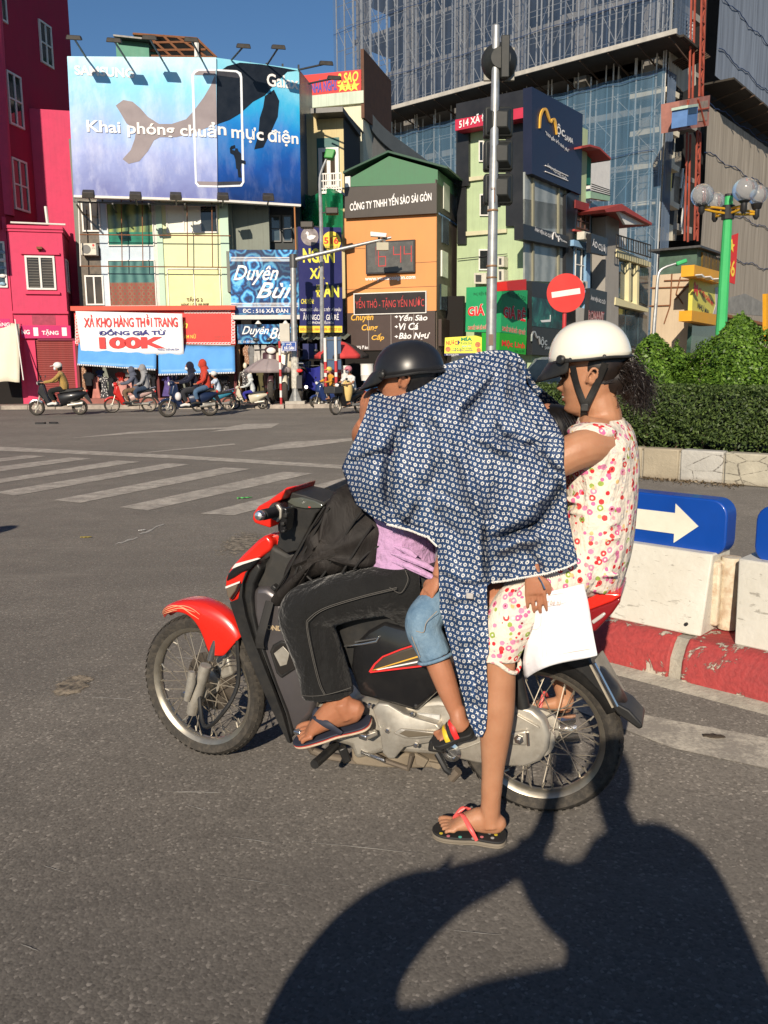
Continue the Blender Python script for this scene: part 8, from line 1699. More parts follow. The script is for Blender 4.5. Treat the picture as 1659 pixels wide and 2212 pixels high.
for k in range(1300):
 s_=r0.choice((-1,1));a0=r0.uniform(0,2*PI);q=Vector((r0.gauss(0,.011),r0.gauss(0,.014),r0.gauss(0,.012)));a=HP(-.095,0,.092)+q*1.1
 e=WM.pt(r0.gauss(1384,19),r0.gauss(858,20),-.02+r0.gauss(0,.03));L_=r0.uniform(.5,1.05);m1=a.lerp(WM.pt(1362,806,-.02),.55)+Vector((r0.gauss(0,.016),r0.gauss(0,.022),r0.gauss(.010,.018)));m2=m1.lerp(e,.55*L_)+Vector((r0.gauss(.006,.010),r0.gauss(0,.014),r0.gauss(0,.009)));m3=m1.lerp(e,L_)+Vector((r0.gauss(0,.010),r0.gauss(0,.01),r0.gauss(0,.010)))
 strand(a,[m1,m2,m3,m3+Vector((r0.gauss(-.004,.006),0,r0.gauss(-.010,.006)))],[.0009,.0009,.0008,.0006,.0003])
for k in range(130):
 f=r0.uniform(0,1);a=HP(-.01-.05*f,.070-.012*f,.075+.055*r0.random());e=HP(-.098,.012,.085)+Vector((0,r0.gauss(0,.01),r0.gauss(0,.012)));m_=a.lerp(e,.5)+(HP(-.06,.085,.09)-HP(-.06,.07,.09))*r0.uniform(.3,1.0)*.6
 strand(a,[m_,e],[.0012,.0014,.0012])
b.ell(WM.pt(1372,838,-.02),(.040,.034,.052),14,10);b.ell(WM.pt(1350,806,-.02),(.034,.034,.036),14,10);b.build('pony_tail',HAIR,WM.o,smooth=True,fix=False)['kind']='stuff'
sd,f_,s_,u_=sole(heel-Vector((0,0,0)),toe,(0,0,1),.050,(toe-heel).length*1.02,.024,[(.006,mat('grey_sole',(.20,.17,.13),.8,var=.2,scale=12),1.0),(.010,MATS['grey_sole'],1.02),(.008,mat('black_footbed',(.02,.02,.02),.7,var=.2),1.0)],WM.o,-1)
L_=(toe-heel).length
for sg_ in(1,-1):
 p0=heel+f_*(.76*L_)+s_*.016+u_*.032;p1=heel+f_*(.62*L_)+s_*(.014+sg_*.022)+u_*.060;p2=heel+f_*(.46*L_)+s_*(sg_*.046)+u_*.036;p3=heel+f_*(.36*L_)+s_*(sg_*.050)+u_*.002
 MB().tube([p0,p1,p2,p3],[(.006,.0035),(.0075,.0035),(.0075,.0035),(.006,.0035)],8,ref=f_,k=5).build('strap',CORAL,sd,smooth=True)
MB().tube([heel+f_*(.78*L_)+s_*.026+u_*.002,heel+f_*(.765*L_)+s_*.018+u_*.033],.0045,8).build('toe_post',CORAL,sd)
DOT=[mat('dot_'+n_,c_,.5)for n_,c_ in(('yellow',(.7,.55,.05)),('grey',(.45,.45,.42)),('teal',(.1,.5,.4)),('pink',(.65,.2,.22)))]
for k,(a_,c_)in enumerate(((.06,.5),(.14,-.45),(.24,.55),(.3,-.5),(.10,.0),(.42,-.82),(.62,-.86),(.80,-.93),(.92,-.72),(.2,.1),(.34,.72),(.52,.78))):
 p=heel+f_*(a_*L_)+s_*(c_*.046)+u_*.0002;MB().lathe([(.0058,-.0005),(.0058,.0006)],p,u_,12).build('printed_dot',DOT[k%4],sd)
MB().tube([t2+(h2-t2)*.3+Vector((0,-.045,.01)),t2+(h2-t2)*.36+Vector((0,-.01,.062)),t2+(h2-t2)*.4+Vector((0,.035,.03))],[(.006,.003)]*3,8,ref=(1,0,0),k=4).build('far_strap',CORAL,WM.o);sole(h2,t2,(0,-.15,1),.045,(t2-h2).length,.016,[(.016,MATS['black_footbed'],1.0)],WM.o,1,'far_sandal')
# ------------------------------------------------------------------ first child, denim shorts
C1_=Fig('person','child in pale denim shorts and striped slide sandals under the jacket','person',FB,(985,1280,-.03))
b=MB();nl=[]
C1_.limb(b,[(1000,1270,-.02,.105,.085),(1000,1180,-.02,.10,.08),(1000,1090,-.02,.115,.08),(1000,1035,-.02,.09,.06),(1000,1010,-.02,.042,.042),(1000,985,-.02,.042,.042)])
for s in(-1,1):C1_.limb(b,[(990,1285,-.02+s*.07,.058),(945,1310,-.03+s*.13,.05),(916,1345,-.03+s*.185,.042),(935,1400,-.03+s*.19,.040),(952,1445,-.03+s*.195,.039,.040),(970,1495,-.03+s*.195,.034,.034),(986,1540,-.03+s*.195,.025)])
heel=C1_.pt(1016,1572,-.215);toe=C1_.pt(939,1597,-.235);foot(b,nl,heel,toe,(-.12,-.35,1),1.05,side=-1,ankle=C1_.pt(986,1528,-.222),ankr=.027)
C1_.limb(b,[(1000,1060,-.12,.035),(985,1130,-.17,.030),(962,1200,-.19,.026),(947,1246,-.205,.021)]);hand(b,C1_.pt(945,1252,-.207),(-.55,-.15,-.85),(-.4,-.9,.2),(-.8,.2,.3),.66,.45)
CM=headframe(C1_.pt(985,985,-.02),(-1,0,-.1),(0,0,1));head_grid(b,CM,.88)
b.build('body',SKC,C1_.o,smooth=True,remesh=.004,sm=2);nailset(nl,NAIL,C1_.o)
b=MB();C1_.limb(b,[(1000,1255,-.02,.115,.09),(995,1285,-.02,.115,.085)],20)
for s in(-1,1):
 C1_.limb(b,[(995,1285,-.03+s*.07,.075),(950,1305,-.03+s*.135,.066),(918,1335,-.03+s*.185,.060),(916,1362,-.03+s*.195,.056,.058),(930,1392,-.03+s*.195,.052,.054),(941,1418,-.03+s*.195,.051,.053)],22,6)
sh_=b.build('shorts',DENIM,C1_.o,smooth=True,remesh=.006,sm=2)
hp_=[]
for k in range(24):a=2*PI*k/24;c_=C1_.pt(941,1420,-.225);hp_.append(c_+Vector((math.cos(a)*.0535,math.sin(a)*.053,math.cos(a)*.020)))
MB().tube(hp_,.0055,8,closed=True).build('hem',DENIM,sh_,smooth=True)
seam(C1_,zp(zH8,(60,945),(110,1120),(180,1290),(225,1400)),[-.268,-.276,-.277,-.276],sh_,mat('denim_stitch',(.35,.28,.2),.8),.0012);seam(C1_,zp(zH8,(75,945),(170,975),(285,990),(330,830),(500,650)),[-.270,-.280,-.283,-.284,-.280],sh_,MATS['denim_stitch'],.0012)
b=MB();C1_.limb(b,[(1000,1262,-.02,.112,.092),(1000,1180,-.02,.112,.09),(1000,1090,-.02,.125,.09),(1000,1030,-.02,.09,.06)],20);b.build('top',fabric('grey_top',(.25,.26,.3)),C1_.o,smooth=True)
b=MB();b.ell(CM@Vector((-.012,0,.125)),(.095,.075,.09),20,14);b.build('hair',BHAIR,C1_.o,smooth=True)
sd,f_,s_,u_=sole(heel,toe,(-.12,-.35,1),.038,(toe-heel).length*1.03,.018,[(.018,mat('black_slide',(.018,.018,.018),.7,var=.2),1.05)],C1_.o,-1)
L_=(toe-heel).length
for k,(a_,w_,m_)in enumerate(((.38,.024,REDL),(.50,.020,mat('slide_black_band',(.02,.02,.02),.8,bump=.004,bscale=220)),(.62,.022,mat('slide_yellow',(.68,.48,.03),.5)))):
 pts=[heel+f_*(a_*L_)+s_*(.034*math.cos(t))+u_*(.002+(.048-.020*(a_-.36)/.27)*math.sin(t))for t in np.linspace(0,PI,11)]
 MB().tube(pts,[(w_*.40,.0026)]*11,8,ref=f_).build('strap_band',m_,sd,smooth=True)
 # ------------------------------------------------------------------ second child, holding the sheet of paper
C2_=Fig('person','small child between driver and woman, black hair showing, hand on the paper','person',FB,(1130,1250,-.02))
b=MB();C2_.limb(b,[(1150,1255,-.02,.10,.085),(1160,1150,-.02,.095,.08),(1168,1060,-.02,.10,.075),(1172,1030,-.01,.075,.055),(1180,1012,0,.04,.04)])
for s in(-1,1):C2_.limb(b,[(1140,1255,-.02+s*.06,.062),(1095,1282,-.04+s*.13,.056,.058),(1050,1325,-.04+s*.165,.047),(1040,1390,-.03+s*.15,.04),(1045,1460,-.02+s*.14,.032)])
C2_.limb(b,[(1165,1045,-.10,.036),(1150,1120,-.17,.031),(1148,1190,-.22,.028),(1153,1235,-.275,.022)]);hand(b,C2_.pt(1152,1236,-.300),(.12,-.06,-1),(.1,-1,.1),(1,-.1,.2),.80,.22,.2)
C2M=headframe(C2_.pt(1184,1014,.01),(-1,.1,-.05),(0,.0,1));head_grid(b,C2M,.9)
b.build('body',SKC,C2_.o,smooth=True,remesh=.004,sm=2)
b=MB();b.ell(C2M@Vector((-.016,0,.120)),(.098,.078,.088),24,16);b.build('hair',BHAIR,C2_.o,smooth=True)
r0=random.Random(9);b=MB()
for k in range(160):
 a=r0.uniform(0,2*PI);e=r0.uniform(.1,1.0);p=Vector((-.016+.101*math.cos(a)*math.cos(e),.080*math.sin(a)*math.cos(e),.120+.090*math.sin(e)));q=Vector((-.03+.104*math.cos(a)*math.cos(e-.6),.085*math.sin(a)*math.cos(e-.6),.118+.09*math.sin(e-.6)));b.tube([C2M@p,C2M@(p.lerp(q,.5)*1.012),C2M@q],[.0012,.0015,.0008],4)
b.build('hair_strands',BHAIR,C2_.o,fix=False)['kind']='stuff'
b=MB();C2_.limb(b,[(1150,1262,-.02,.108,.092),(1160,1150,-.02,.105,.09),(1168,1060,-.02,.11,.085),(1172,1020,-.01,.08,.06)],20);b.build('top',fabric('pale_top',(.5,.48,.5)),C2_.o,smooth=True)
b=MB();
for s in(-1,1):C2_.limb(b,[(1145,1255,-.02+s*.055,.072),(1118,1268,-.03+s*.105,.066)],18)
b.build('shorts',fabric('dark_shorts',(.03,.03,.04)),C2_.o,smooth=True)
# ------------------------------------------------------------------ paper
pp=Fig('paper_sheet','white sheet of drawing paper held over the rear wheel by the child','paper',FB,(1200,1330,-.29))
PPM=NT('drawing_paper');c_=PPM.coord();PPM.bsdf(PPM.mix(PPM.ramp(PPM.noise(c_,6,4),[(.3,0),(.8,1)]),(.80,.80,.82),(.74,.74,.78)),.7,0,.3,PPM.noise(c_,12,3),.006);PPM=PPM.m
L0=[(495,408),(490,560),(478,760),(462,960),(440,1150),(462,1318)];R0_=[(1100,275),(1150,470),(1185,690),(1215,860),(1238,980),(1250,1052)]
P=[];nn=18
LL=spl(L0,4);RRr=spl(R0_,4)
for i in range(len(LL)):
 row=[];g=i/(len(LL)-1)
 for j in range(nn+1):
  f=j/nn;sag=(1-f)**1.8*g**4*0;u,v=LL[i][0]+(RRr[i][0]-LL[i][0])*f,LL[i][1]+(RRr[i][1]-LL[i][1])*f
  v-=g**2*95*math.sin(PI*min(1,f*1.0))**.8*(1-f)**.9
  yl=-.286-.022*math.sin(f*PI)*g+.045*max(0,.22-f)/.22*g-.006*math.sin(f*9+g*4)+.01*g
  row.append(pp.pt(*zH7(u,v),yl))
 P.append(row)
b=MB();b.grid(P);o=b.build('sheet',PPM,pp.o,smooth=True,fix=False);o.modifiers.new('t','SOLIDIFY').thickness=.0008
def pl_(i,j):i0=min(int(i),len(P)-2);j0=min(int(j),nn-1);A=P[i0][j0].lerp(P[i0][j0+1],j-j0);B_=P[i0+1][j0].lerp(P[i0+1][j0+1],j-j0);return A.lerp(B_,i-i0)+Vector((0,-.0014,0))
PEN=mat('faint_pencil',(.58,.50,.45),.8);ORP=mat('faint_orange_pencil',(.72,.50,.40),.8)
for pts,m_ in(([(16.5,1),(16.3,9),(15.6,17.6)],ORP),([(5,3.6),(10,4.3),(16,4.8)],PEN),([(6,5),(11,5.3),(16,5.9)],PEN),([(1,2),(1.2,11),(3.4,11.6),(3.8,2)],PEN)):MB().tube([pl_(*p)for p in pts],.0006,4,k=5).build('pencil_line',m_,o)
MB().tube([pl_(6.5+2.1*math.sin(a),2.6+1.6*math.cos(a))for a in np.linspace(0,2*PI,20)],.0006,4).build('pencil_line',ORP,o)
q0=pl_(3.2,3.2);q1=pl_(3.0,10.2);lettering('handwriting','trang bé tú',q0.x,q1.x,(q0.z+q1.z)/2-.006,(q0.z+q1.z)/2+.014,min(q0.y,q1.y)-.003,ORP,o,shear=.3)
# ================================================================== FAR RIDERS
def fcol(n,c,r=.35,coat=.3):return mat('bike_'+n,c,r,var=.08,scale=3,coat=coat)
FBLK=fcol('black',(.015,.015,.017));FNAV=fcol('navy',(.012,.022,.06));FCRM=fcol('cream',(.55,.50,.38));FRED=fcol('red',(.5,.02,.015));FBLU=fcol('blue',(.02,.04,.14));FPUR=fcol('plum',(.06,.025,.03));SEATB=mat('far_seat',(.02,.02,.02),.6)
def farbike(label,pf,pr,style,body,fender=None,side=None,R_=.27,spokes=True,cat='motorbike',zoff=0.0,group='motorbikes along the far side of the junction'):
 a,c=G(*pf,zoff),G(*pr,zoff);mid=(a+c)/2;d=a-c;wb=d.length;rz=math.atan2(d.y,d.x);k=wb/1.25;fender=fender or body;side=side or body
 rt=empty('motorbike' if style=='u' else 'scooter',label,cat,(mid.x,mid.y,zoff),rz,group);rt['k']=k;R_*=k
 fx,rx=.625*k,-.625*k;S_=lambda x,y,z:Vector((x*k,y*k,z*k))
 for nm,x in(('front_wheel',fx),('rear_wheel',rx)):wheel(rt,(x,0,R_),(0,1,0),R_,.045*k if style=='u' else .055*k,R_*(.80 if style=='u' else .68),10 if spokes else 0,nm,det=0,hubr=.06*k,hubw=.05*k)
 if not spokes:
  for x in(fx,rx):
   b=MB()
   for i in range(5):t=i*2*PI/5;b.bar((x,0,R_),(x+R_*.7*math.cos(t),0,R_+R_*.7*math.sin(t)),.035*k,.05*k,up=(0,1,0))
   b.build('cast_spokes',RIM,rt)
 for s in(-1,1):MB().tube([(fx,s*.06*k,R_),S_(.47,s*.05,.72)],.018*k,6).build('fork_leg',CAST,rt)
 b=MB();P=[]
 for i in range(9):th=R(35+105*i/8);r_=R_+.03*k;P.append([(fx+math.cos(th)*r_,s*.065*k,R_+math.sin(th)*r_-abs(s)**3*.07*k)for s in(-1,-.6,0,.6,1)])
 b.grid(P);b.build('front_fender',fender,rt,smooth=True,fix=False).modifiers.new('t','SOLIDIFY').thickness=.01
 sh=[(.50,.92),(.42,.95),(.36,.70),(.26,.45),(.22,.28),(.30,.27),(.40,.45),(.56,.68)]
 b=MB();b.loft([[S_(x,y,z)for x,z in[(x_-(.05 if abs(y)>.1 else 0),z_)for x_,z_ in sh]]for y in(-.17,-.1,0,.1,.17)]);b.build('leg_shield',body,rt,bevel=.02*k)
 MB().tube([S_(.42,-.32,.98),S_(.40,-.12,.99),S_(.42,0,.97),S_(.40,.12,.99),S_(.42,.32,.98)],.016*k,7,k=3).build('handlebar',FBLK,rt);MB().ell(S_(.47,0,.98),S_(.10,.13,.085),14,10).build('headlight_cowl',body,rt,smooth=True);MB().ell(S_(.545,0,.97),S_(.03,.085,.06),12,8).build('headlight',WHITE,rt,smooth=True)
 for s in(-1,1):m_=MB().tube([S_(.40,s*.2,.99),S_(.38,s*.28,1.14)],.006*k,5).build('mirror_stalk',FBLK,rt);MB().ell(S_(.38,s*.29,1.17),S_(.015,.06,.04),10,6).build('mirror',FBLK,m_)
 if style=='s':
  MB().hexa([S_(*p)for p in((-.12,-.14,.26),(.3,-.14,.26),(.3,.14,.26),(-.12,.14,.26),(-.12,-.15,.33),(.3,-.15,.33),(.3,.15,.33),(-.12,.15,.33))]).build('floorboard',FBLK,rt,bevel=.02*k)
  b=MB();b.tube([S_(-.05,0,.45),S_(-.22,0,.50),S_(-.45,0,.56),S_(-.68,0,.62),S_(-.86,0,.66)],[(.08*k,.20*k),(.14*k,.21*k),(.18*k,.18*k),(.15*k,.12*k),(.05*k,.05*k)],14,ref=(0,1,0),k=3);b.build('rear_body',side,rt,smooth=True);st=[(-.05,.74),(-.12,.80),(-.40,.80),(-.75,.84),(-.78,.78),(-.35,.72),(-.08,.69)]
  MB().box(-.62*k,-.38*k,-.16*k,.16*k,.26*k,.40*k).build('engine',CAST,rt,bevel=.04*k);MB().tube([S_(-.3,-.14,.30),S_(-.75,-.15,.36)],[.045*k,.06*k],10).build('exhaust',FBLK,rt,smooth=True);MB().tube([S_(-.3,.14,.30),S_(-.75,.15,.36)],[.045*k,.06*k],10).build('drive_case',CAST,rt,smooth=True)
 else:
  b=MB();b.tube([S_(.30,0,.52),S_(.1,0,.48),S_(-.1,0,.52),S_(-.35,0,.62),S_(-.65,0,.70),S_(-.85,0,.78)],[(.06*k,.07*k),(.07*k,.08*k),(.09*k,.12*k),(.11*k,.13*k),(.10*k,.09*k),(.05*k,.04*k)],12,ref=(0,1,0),k=3);b.build('rear_body',side,rt,smooth=True);st=[(-.02,.72),(-.08,.77),(-.4,.78),(-.75,.82),(-.78,.77),(-.35,.70),(-.06,.67)]
  MB().box(-.12*k,.18*k,-.11*k,.11*k,.26*k,.42*k).build('engine',CAST,rt,bevel=.03*k);MB().tube([S_(-.1,.1,.3),S_(-.62,.1,.3)],.05*k,8).build('chain_case',CAST,rt,smooth=True);MB().tube([S_(.1,-.12,.22),S_(-.3,-.13,.26),S_(-.8,-.14,.36)],[.02*k,.035*k,.04*k],8).build('exhaust',CHR,rt,smooth=True)
  MB().tube([S_(-.5,.09,.80),S_(-.88,.09,.88),S_(-.88,-.09,.88),S_(-.5,-.09,.80)],.012*k,6).build('rack',CHR,rt)
 b=MB();b.loft([[S_(x,y,z-(.03 if abs(y)>.1 else 0))for x,z in st]for y in(-.13,-.08,.08,.13)]);b.build('seat',SEATB,rt,bevel=.02*k);MB().ell(S_(-.87,0,.72),S_(.03,.08,.04),10,6).build('tail_light',REDL,rt);MB().prism([(-.72*k,.60*k),(-.88*k,.62*k),(-1.0*k,.34*k),(-.97*k,.33*k),(-.82*k,.50*k)],-.06*k,.06*k).build('rear_fender',FBLK,rt)
 for s in(-1,1):MB().bar(S_(.05,s*.1,.3),S_(.05,s*.24,.3),.03*k).build('foot_peg',FBLK,rt)
 return rt,k,rz,Vector((mid.x,mid.y,zoff))
FSK=skin_mat('skin_far',(.40,.20,.12))
def farperson(bike,label,hip,neck,head,hands,knees,feet,top,legs,headgear=None,mask=None,hairc=None,shoe=None,shorts=False,hood=None,slim=1.0,group='riders on the far side of the junction'):
 rt0,k,rz,loc=bike;rt=empty('person',label,'person',loc,rz,group);V=lambda x,y,z:Vector((x*k,y*k,z*k));q=slim*k
 hx,hz=hip;nx,nz=neck;ex,ez=head;b=MB()
 b.tube([V(hx,0,hz-.05),V(hx-.02,0,hz+.12),V((hx+nx)/2-.03,0,(hz+nz)/2),V(nx-.01,0,nz-.06),V(nx,0,nz+.02),V(ex,0,ez)],[(.15*q,.11*q),(.14*q,.10*q),(.145*q,.10*q),(.17*q,.085*q),(.05*q,.05*q),(.05*q,.05*q)],12,ref=(0,1,0));b.ell(V(ex+.01,0,ez+.01),(.098*k,.078*k,.12*k),14,10);b.ell(V(ex+.11,0,ez-.01),(.018*k,.013*k,.02*k),8,6)
 for s in(-1,1):
  hd=hands[0]if s<0 else hands[1];kn=knees;fo=feet;el=((nx+hd[0])/2-.06,s*(.19+abs(hd[1]))/2*1.25,(nz-.08+hd[2])/2-.06)
  b.tube([V(nx-.01,s*.17,nz-.08),V(*el),V(hd[0],s*abs(hd[1]),hd[2])],[.045*q,.038*q,.027*q],8,k=3);b.ell(V(hd[0]+.03,s*abs(hd[1]),hd[2]),(.05*k,.035*k,.03*k),8,6)
  b.tube([V(hx,s*.09,hz),V(kn[0],s*kn[1],kn[2]),V(fo[0],s*fo[1],fo[2]+.07)],[.075*q,.052*q,.034*q],10,k=4);b.tube([V(fo[0]-.05,s*fo[1],fo[2]+.03),V(fo[0]+.17,s*fo[1],fo[2]+.01)],[.036*k,.03*k],8)
 b.build('body',FSK,rt,smooth=True,remesh=.022,sm=2)
 b=MB();b.tube([V(hx,0,hz-.02),V(hx-.02,0,hz+.12),V((hx+nx)/2-.03,0,(hz+nz)/2),V(nx-.01,0,nz-.07),V(nx,0,nz)],[(.19*q,.14*q),(.175*q,.13*q),(.175*q,.125*q),(.20*q,.105*q),(.085*q,.075*q)],14,ref=(0,1,0))
 for s in(-1,1):
  hd=hands[0]if s<0 else hands[1];el=((nx+hd[0])/2-.06,s*(.19+abs(hd[1]))/2*1.25,(nz-.08+hd[2])/2-.06);en=V(hd[0],s*abs(hd[1]),hd[2]);sh0=V(nx-.01,s*.17,nz-.08)
  pts=[sh0,V(*el),V(*el).lerp(en,.85)]if not shorts else[sh0,sh0.lerp(V(*el),.75)];b.tube(pts,[.068*q,.058*q,.045*q][:len(pts)],8,k=3)
 b.build('top',top,rt,smooth=True,remesh=.02,sm=2)
 b=MB();b.ell(V(hx,0,hz),(.15*q,.18*q,.12*q),12,8)
 for s in(-1,1):
  A,B_,C_=V(hx,s*.09,hz),V(knees[0],s*knees[1],knees[2]),V(feet[0],s*feet[1],feet[2]+.10);pts=[A,B_,B_.lerp(C_,.9)]if not shorts else[A,A.lerp(B_,.9)];b.tube(pts,[.095*q,.075*q,.055*q][:len(pts)],10,k=4)
 b.build('trousers',legs,rt,smooth=True,remesh=.02,sm=2)
 if shoe:
  for s in(-1,1):MB().tube([V(feet[0]-.07,s*feet[1],feet[2]+.02),V(feet[0]+.05,s*feet[1],feet[2]+.035),V(feet[0]+.2,s*feet[1],feet[2]+.0)],[.045*k,.048*k,.03*k],10).build('shoe',shoe,rt,smooth=True)
 if headgear:
  h=MB().ell(V(ex-.005,0,ez+.055),(.135*k,.115*k,.105*k),16,10).build('helmet',headgear,rt,smooth=True);MB().hexa([V(ex+p[0],p[1],ez+p[2])for p in((.08,-.09,.05),(.21,-.06,.025),(.21,.06,.025),(.08,.09,.05),(.08,-.09,.065),(.21,-.06,.04),(.21,.06,.04),(.08,.09,.065))]).build('brim',headgear,h,bevel=.01)
 if hood:b=MB();b.ell(V(ex-.03,0,ez+.025),(.125*k,.115*k,.15*k),14,10);b.tube([V(ex-.05,0,ez-.05),V(nx-.03,0,nz-.02)],[.11*k,.13*k],12);b.build('hood',hood,rt,smooth=True)
 if mask:MB().ell(V(ex+.07,0,ez-.035),(.055*k,.07*k,.06*k),12,8).build('face_mask',mask,rt,smooth=True)
 if hairc:MB().ell(V(ex-.05,0,ez-.01),(.09*k,.085*k,.12*k),12,8).build('hair',hairc,rt,smooth=True)
 return rt
D_=dict(hip=(-.20,.80),neck=(-.12,1.30),head=(-.06,1.44),hands=((.36,.27,.99),(.36,.27,.99)),knees=(.18,.15,.72),feet=(.08,.16,.33));PS=dict(hip=(-.55,.86),neck=(-.50,1.37),head=(-.44,1.51),hands=((-.2,.17,.95),(-.2,.17,.95)),knees=(-.18,.22,.74),feet=(-.22,.23,.38))
fb=lambda n,c:fabric('far_'+n,c)
BS_=mat('black_shoe',(.02,.02,.02),.6);WS_=mat('white_shoe',(.65,.63,.6),.6);MSK=mat('pale_mask',(.6,.62,.66),.8)
b1=farbike('black retro scooter with chrome fender in front of the red shutter',(81,897.5),(173.5,896),'s',FBLK,CHR,FBLK,.235,False);farperson(b1,'woman in mustard jacket and white cap riding the black retro scooter',**D_,top=fb('mustard',(.36,.23,.07)),legs=fb('black',(.015,.015,.015)),headgear=WHITE,mask=MSK,hairc=HAIR,shoe=WS_)
b2=farbike('small red underbone motorbike carrying two hooded riders',(243,892),(322.5,890),'u',FRED,FRED,fcol('white_red',(.5,.35,.32)),.275);farperson(b2,'rider in navy checked hooded shirt driving the small red motorbike',**D_,top=fb('check',(.10,.11,.15)),legs=fb('brown',(.16,.10,.06)),hood=fb('check',(.1,.11,.15)),shoe=BS_);farperson(b2,'passenger in grey hoodie and dark jeans on the small red motorbike',**PS,top=fb('grey',(.28,.28,.29)),legs=fb('jean',(.03,.05,.09)),hood=fb('grey',(.28,.28,.29)),shoe=BS_)
b3=farbike('dark blue scooter in front, carrying a navy and a red hooded rider',(362.5,901.5),(453.5,898.5),'s',FNAV,FNAV,FNAV,.27,False);farperson(b3,'driver in navy hoodie, black cap and white mask on the dark blue scooter',**D_,top=fb('navy',(.012,.014,.03)),legs=fb('charcoal',(.03,.03,.035)),hood=fb('navy',(.012,.014,.03)),mask=MSK,shoe=WS_);farperson(b3,'passenger in bright red hoodie and jeans behind the navy driver',**PS,top=fb('red',(.48,.05,.03)),legs=fb('blue_jean',(.07,.13,.22)),hood=fb('red',(.48,.05,.03)),shoe=BS_)
o=MB().ell((0,0,0),(.10,.10,.13),12,8).build('carrier_bag',mat('white_plastic_bag',(.62,.58,.58),.5),smooth=True);o.location=b3[3]+Vector((math.cos(b3[2])*.24*b3[1],math.sin(b3[2])*.24*b3[1]-.22,.62));tag(o,'white carrier bag hung inside the dark blue scooter','bag')
b4=farbike('black motorbike with cyan stripe behind the dark blue scooter',(428,889),(494,887),'u',FBLK,FBLK,fcol('cyan',(.04,.22,.32)),.275);farperson(b4,'man in pale blue shirt, shorts and white helmet on the cyan-striped motorbike',**D_,top=fb('pale_blue',(.50,.58,.68)),legs=fb('khaki',(.22,.17,.11)),headgear=WHITE,hairc=BHAIR,shorts=True)
b5=farbike('cream and green scooter ridden past the textile shop',(508,884),(567,883.5),'s',FCRM,FCRM,FCRM,.25,False);farperson(b5,'rider in white hooded top and blue trousers on the cream scooter',**D_,top=fb('white',(.55,.58,.56)),legs=fb('royal',(.03,.03,.25)),hood=fb('white',(.55,.58,.56)),slim=.9)
b6=farbike('blue scooter heading left beside the striped posts',(681,881.5),(737,879),'s',FBLU,FBLU,FBLU,.25,False);farperson(b6,'rider in orange-yellow jacket and yellow helmet on the blue scooter',**D_,top=fb('amber',(.62,.30,.03)),legs=fb('black',(.015,.015,.015)),headgear=mat('helmet_yellow',(.68,.55,.12),.4),mask=mat('pink_mask',(.6,.25,.25),.8),slim=.9)
b7=farbike('old black motorbike with front basket carrying a yellow sack',(725,896.5),(777,892.5),'u',FBLK,FBLK,FBLK,.285);farperson(b7,'man in white shirt, pink cap and grey mask on the old black motorbike',**D_,top=fb('white_shirt',(.66,.65,.62)),legs=fb('khaki',(.22,.17,.11)),headgear=mat('cap_pink',(.50,.18,.22),.7),mask=mat('grey_mask',(.2,.2,.24),.8),hairc=BHAIR,shorts=True)
def onbike(bk,x,y,z):return bk[3]+Vector((math.cos(bk[2])*x-math.sin(bk[2])*y,math.sin(bk[2])*x+math.cos(bk[2])*y,z))*1.0
o=MB().tube([(0,0,0),(0,0,.25),(0,0,.5),(0,0,.62)],[.10,.17,.16,.07],14,k=3).build('sack',mat('yellow_sack',(.66,.47,.18),.8,var=.12,scale=9),smooth=True);o.location=onbike(b7,.16,.12,.42);tag(o,'bulging yellow sack on the old black motorbike','sack')
o=MB().box(-.2,.2,-.22,.22,0,.2).build('basket',mat('wire_basket',(.04,.04,.04),.6),bevel=.02);o.location=onbike(b7,.66,0,.66);o.rotation_euler.z=b7[2];tag(o,'dark wire basket over the front wheel of the old motorbike','basket')
farbike('plum motorbike parked nose-on under the parasol',(588,872),(601,866),'u',FPUR,zoff=.14,R_=.26,spokes=False,group='motorbikes parked on the pavement')
farbike('cream scooter parked under a grey sheet left of the mast',(617,872),(627,866),'s',FCRM,zoff=.14,R_=.25,spokes=False,group='motorbikes parked on the pavement')
farbike('black motorbike parked tail-out right of the mast',(660,866),(650,871),'u',FBLK,zoff=.14,R_=.26,spokes=False,group='motorbikes parked on the pavement')
for x_,y_,n_ in((-4.45,4.6,'near'),(-11.6,19.6,'far')):
 dup(b1[0],(x_,y_,0),b1[2]+.3,'scooter outside the left edge, seen only by its %s shadow on the road'%n_,'scooters outside the frame');pr0=[o for o in bpy.data.objects if o.parent is None and 'mustard' in str(o.get('label',''))][0]
 dup(pr0,(x_,y_,0),b1[2]+.3,'rider outside the left edge, seen only by a %s shadow on the road'%n_,'riders outside the frame')
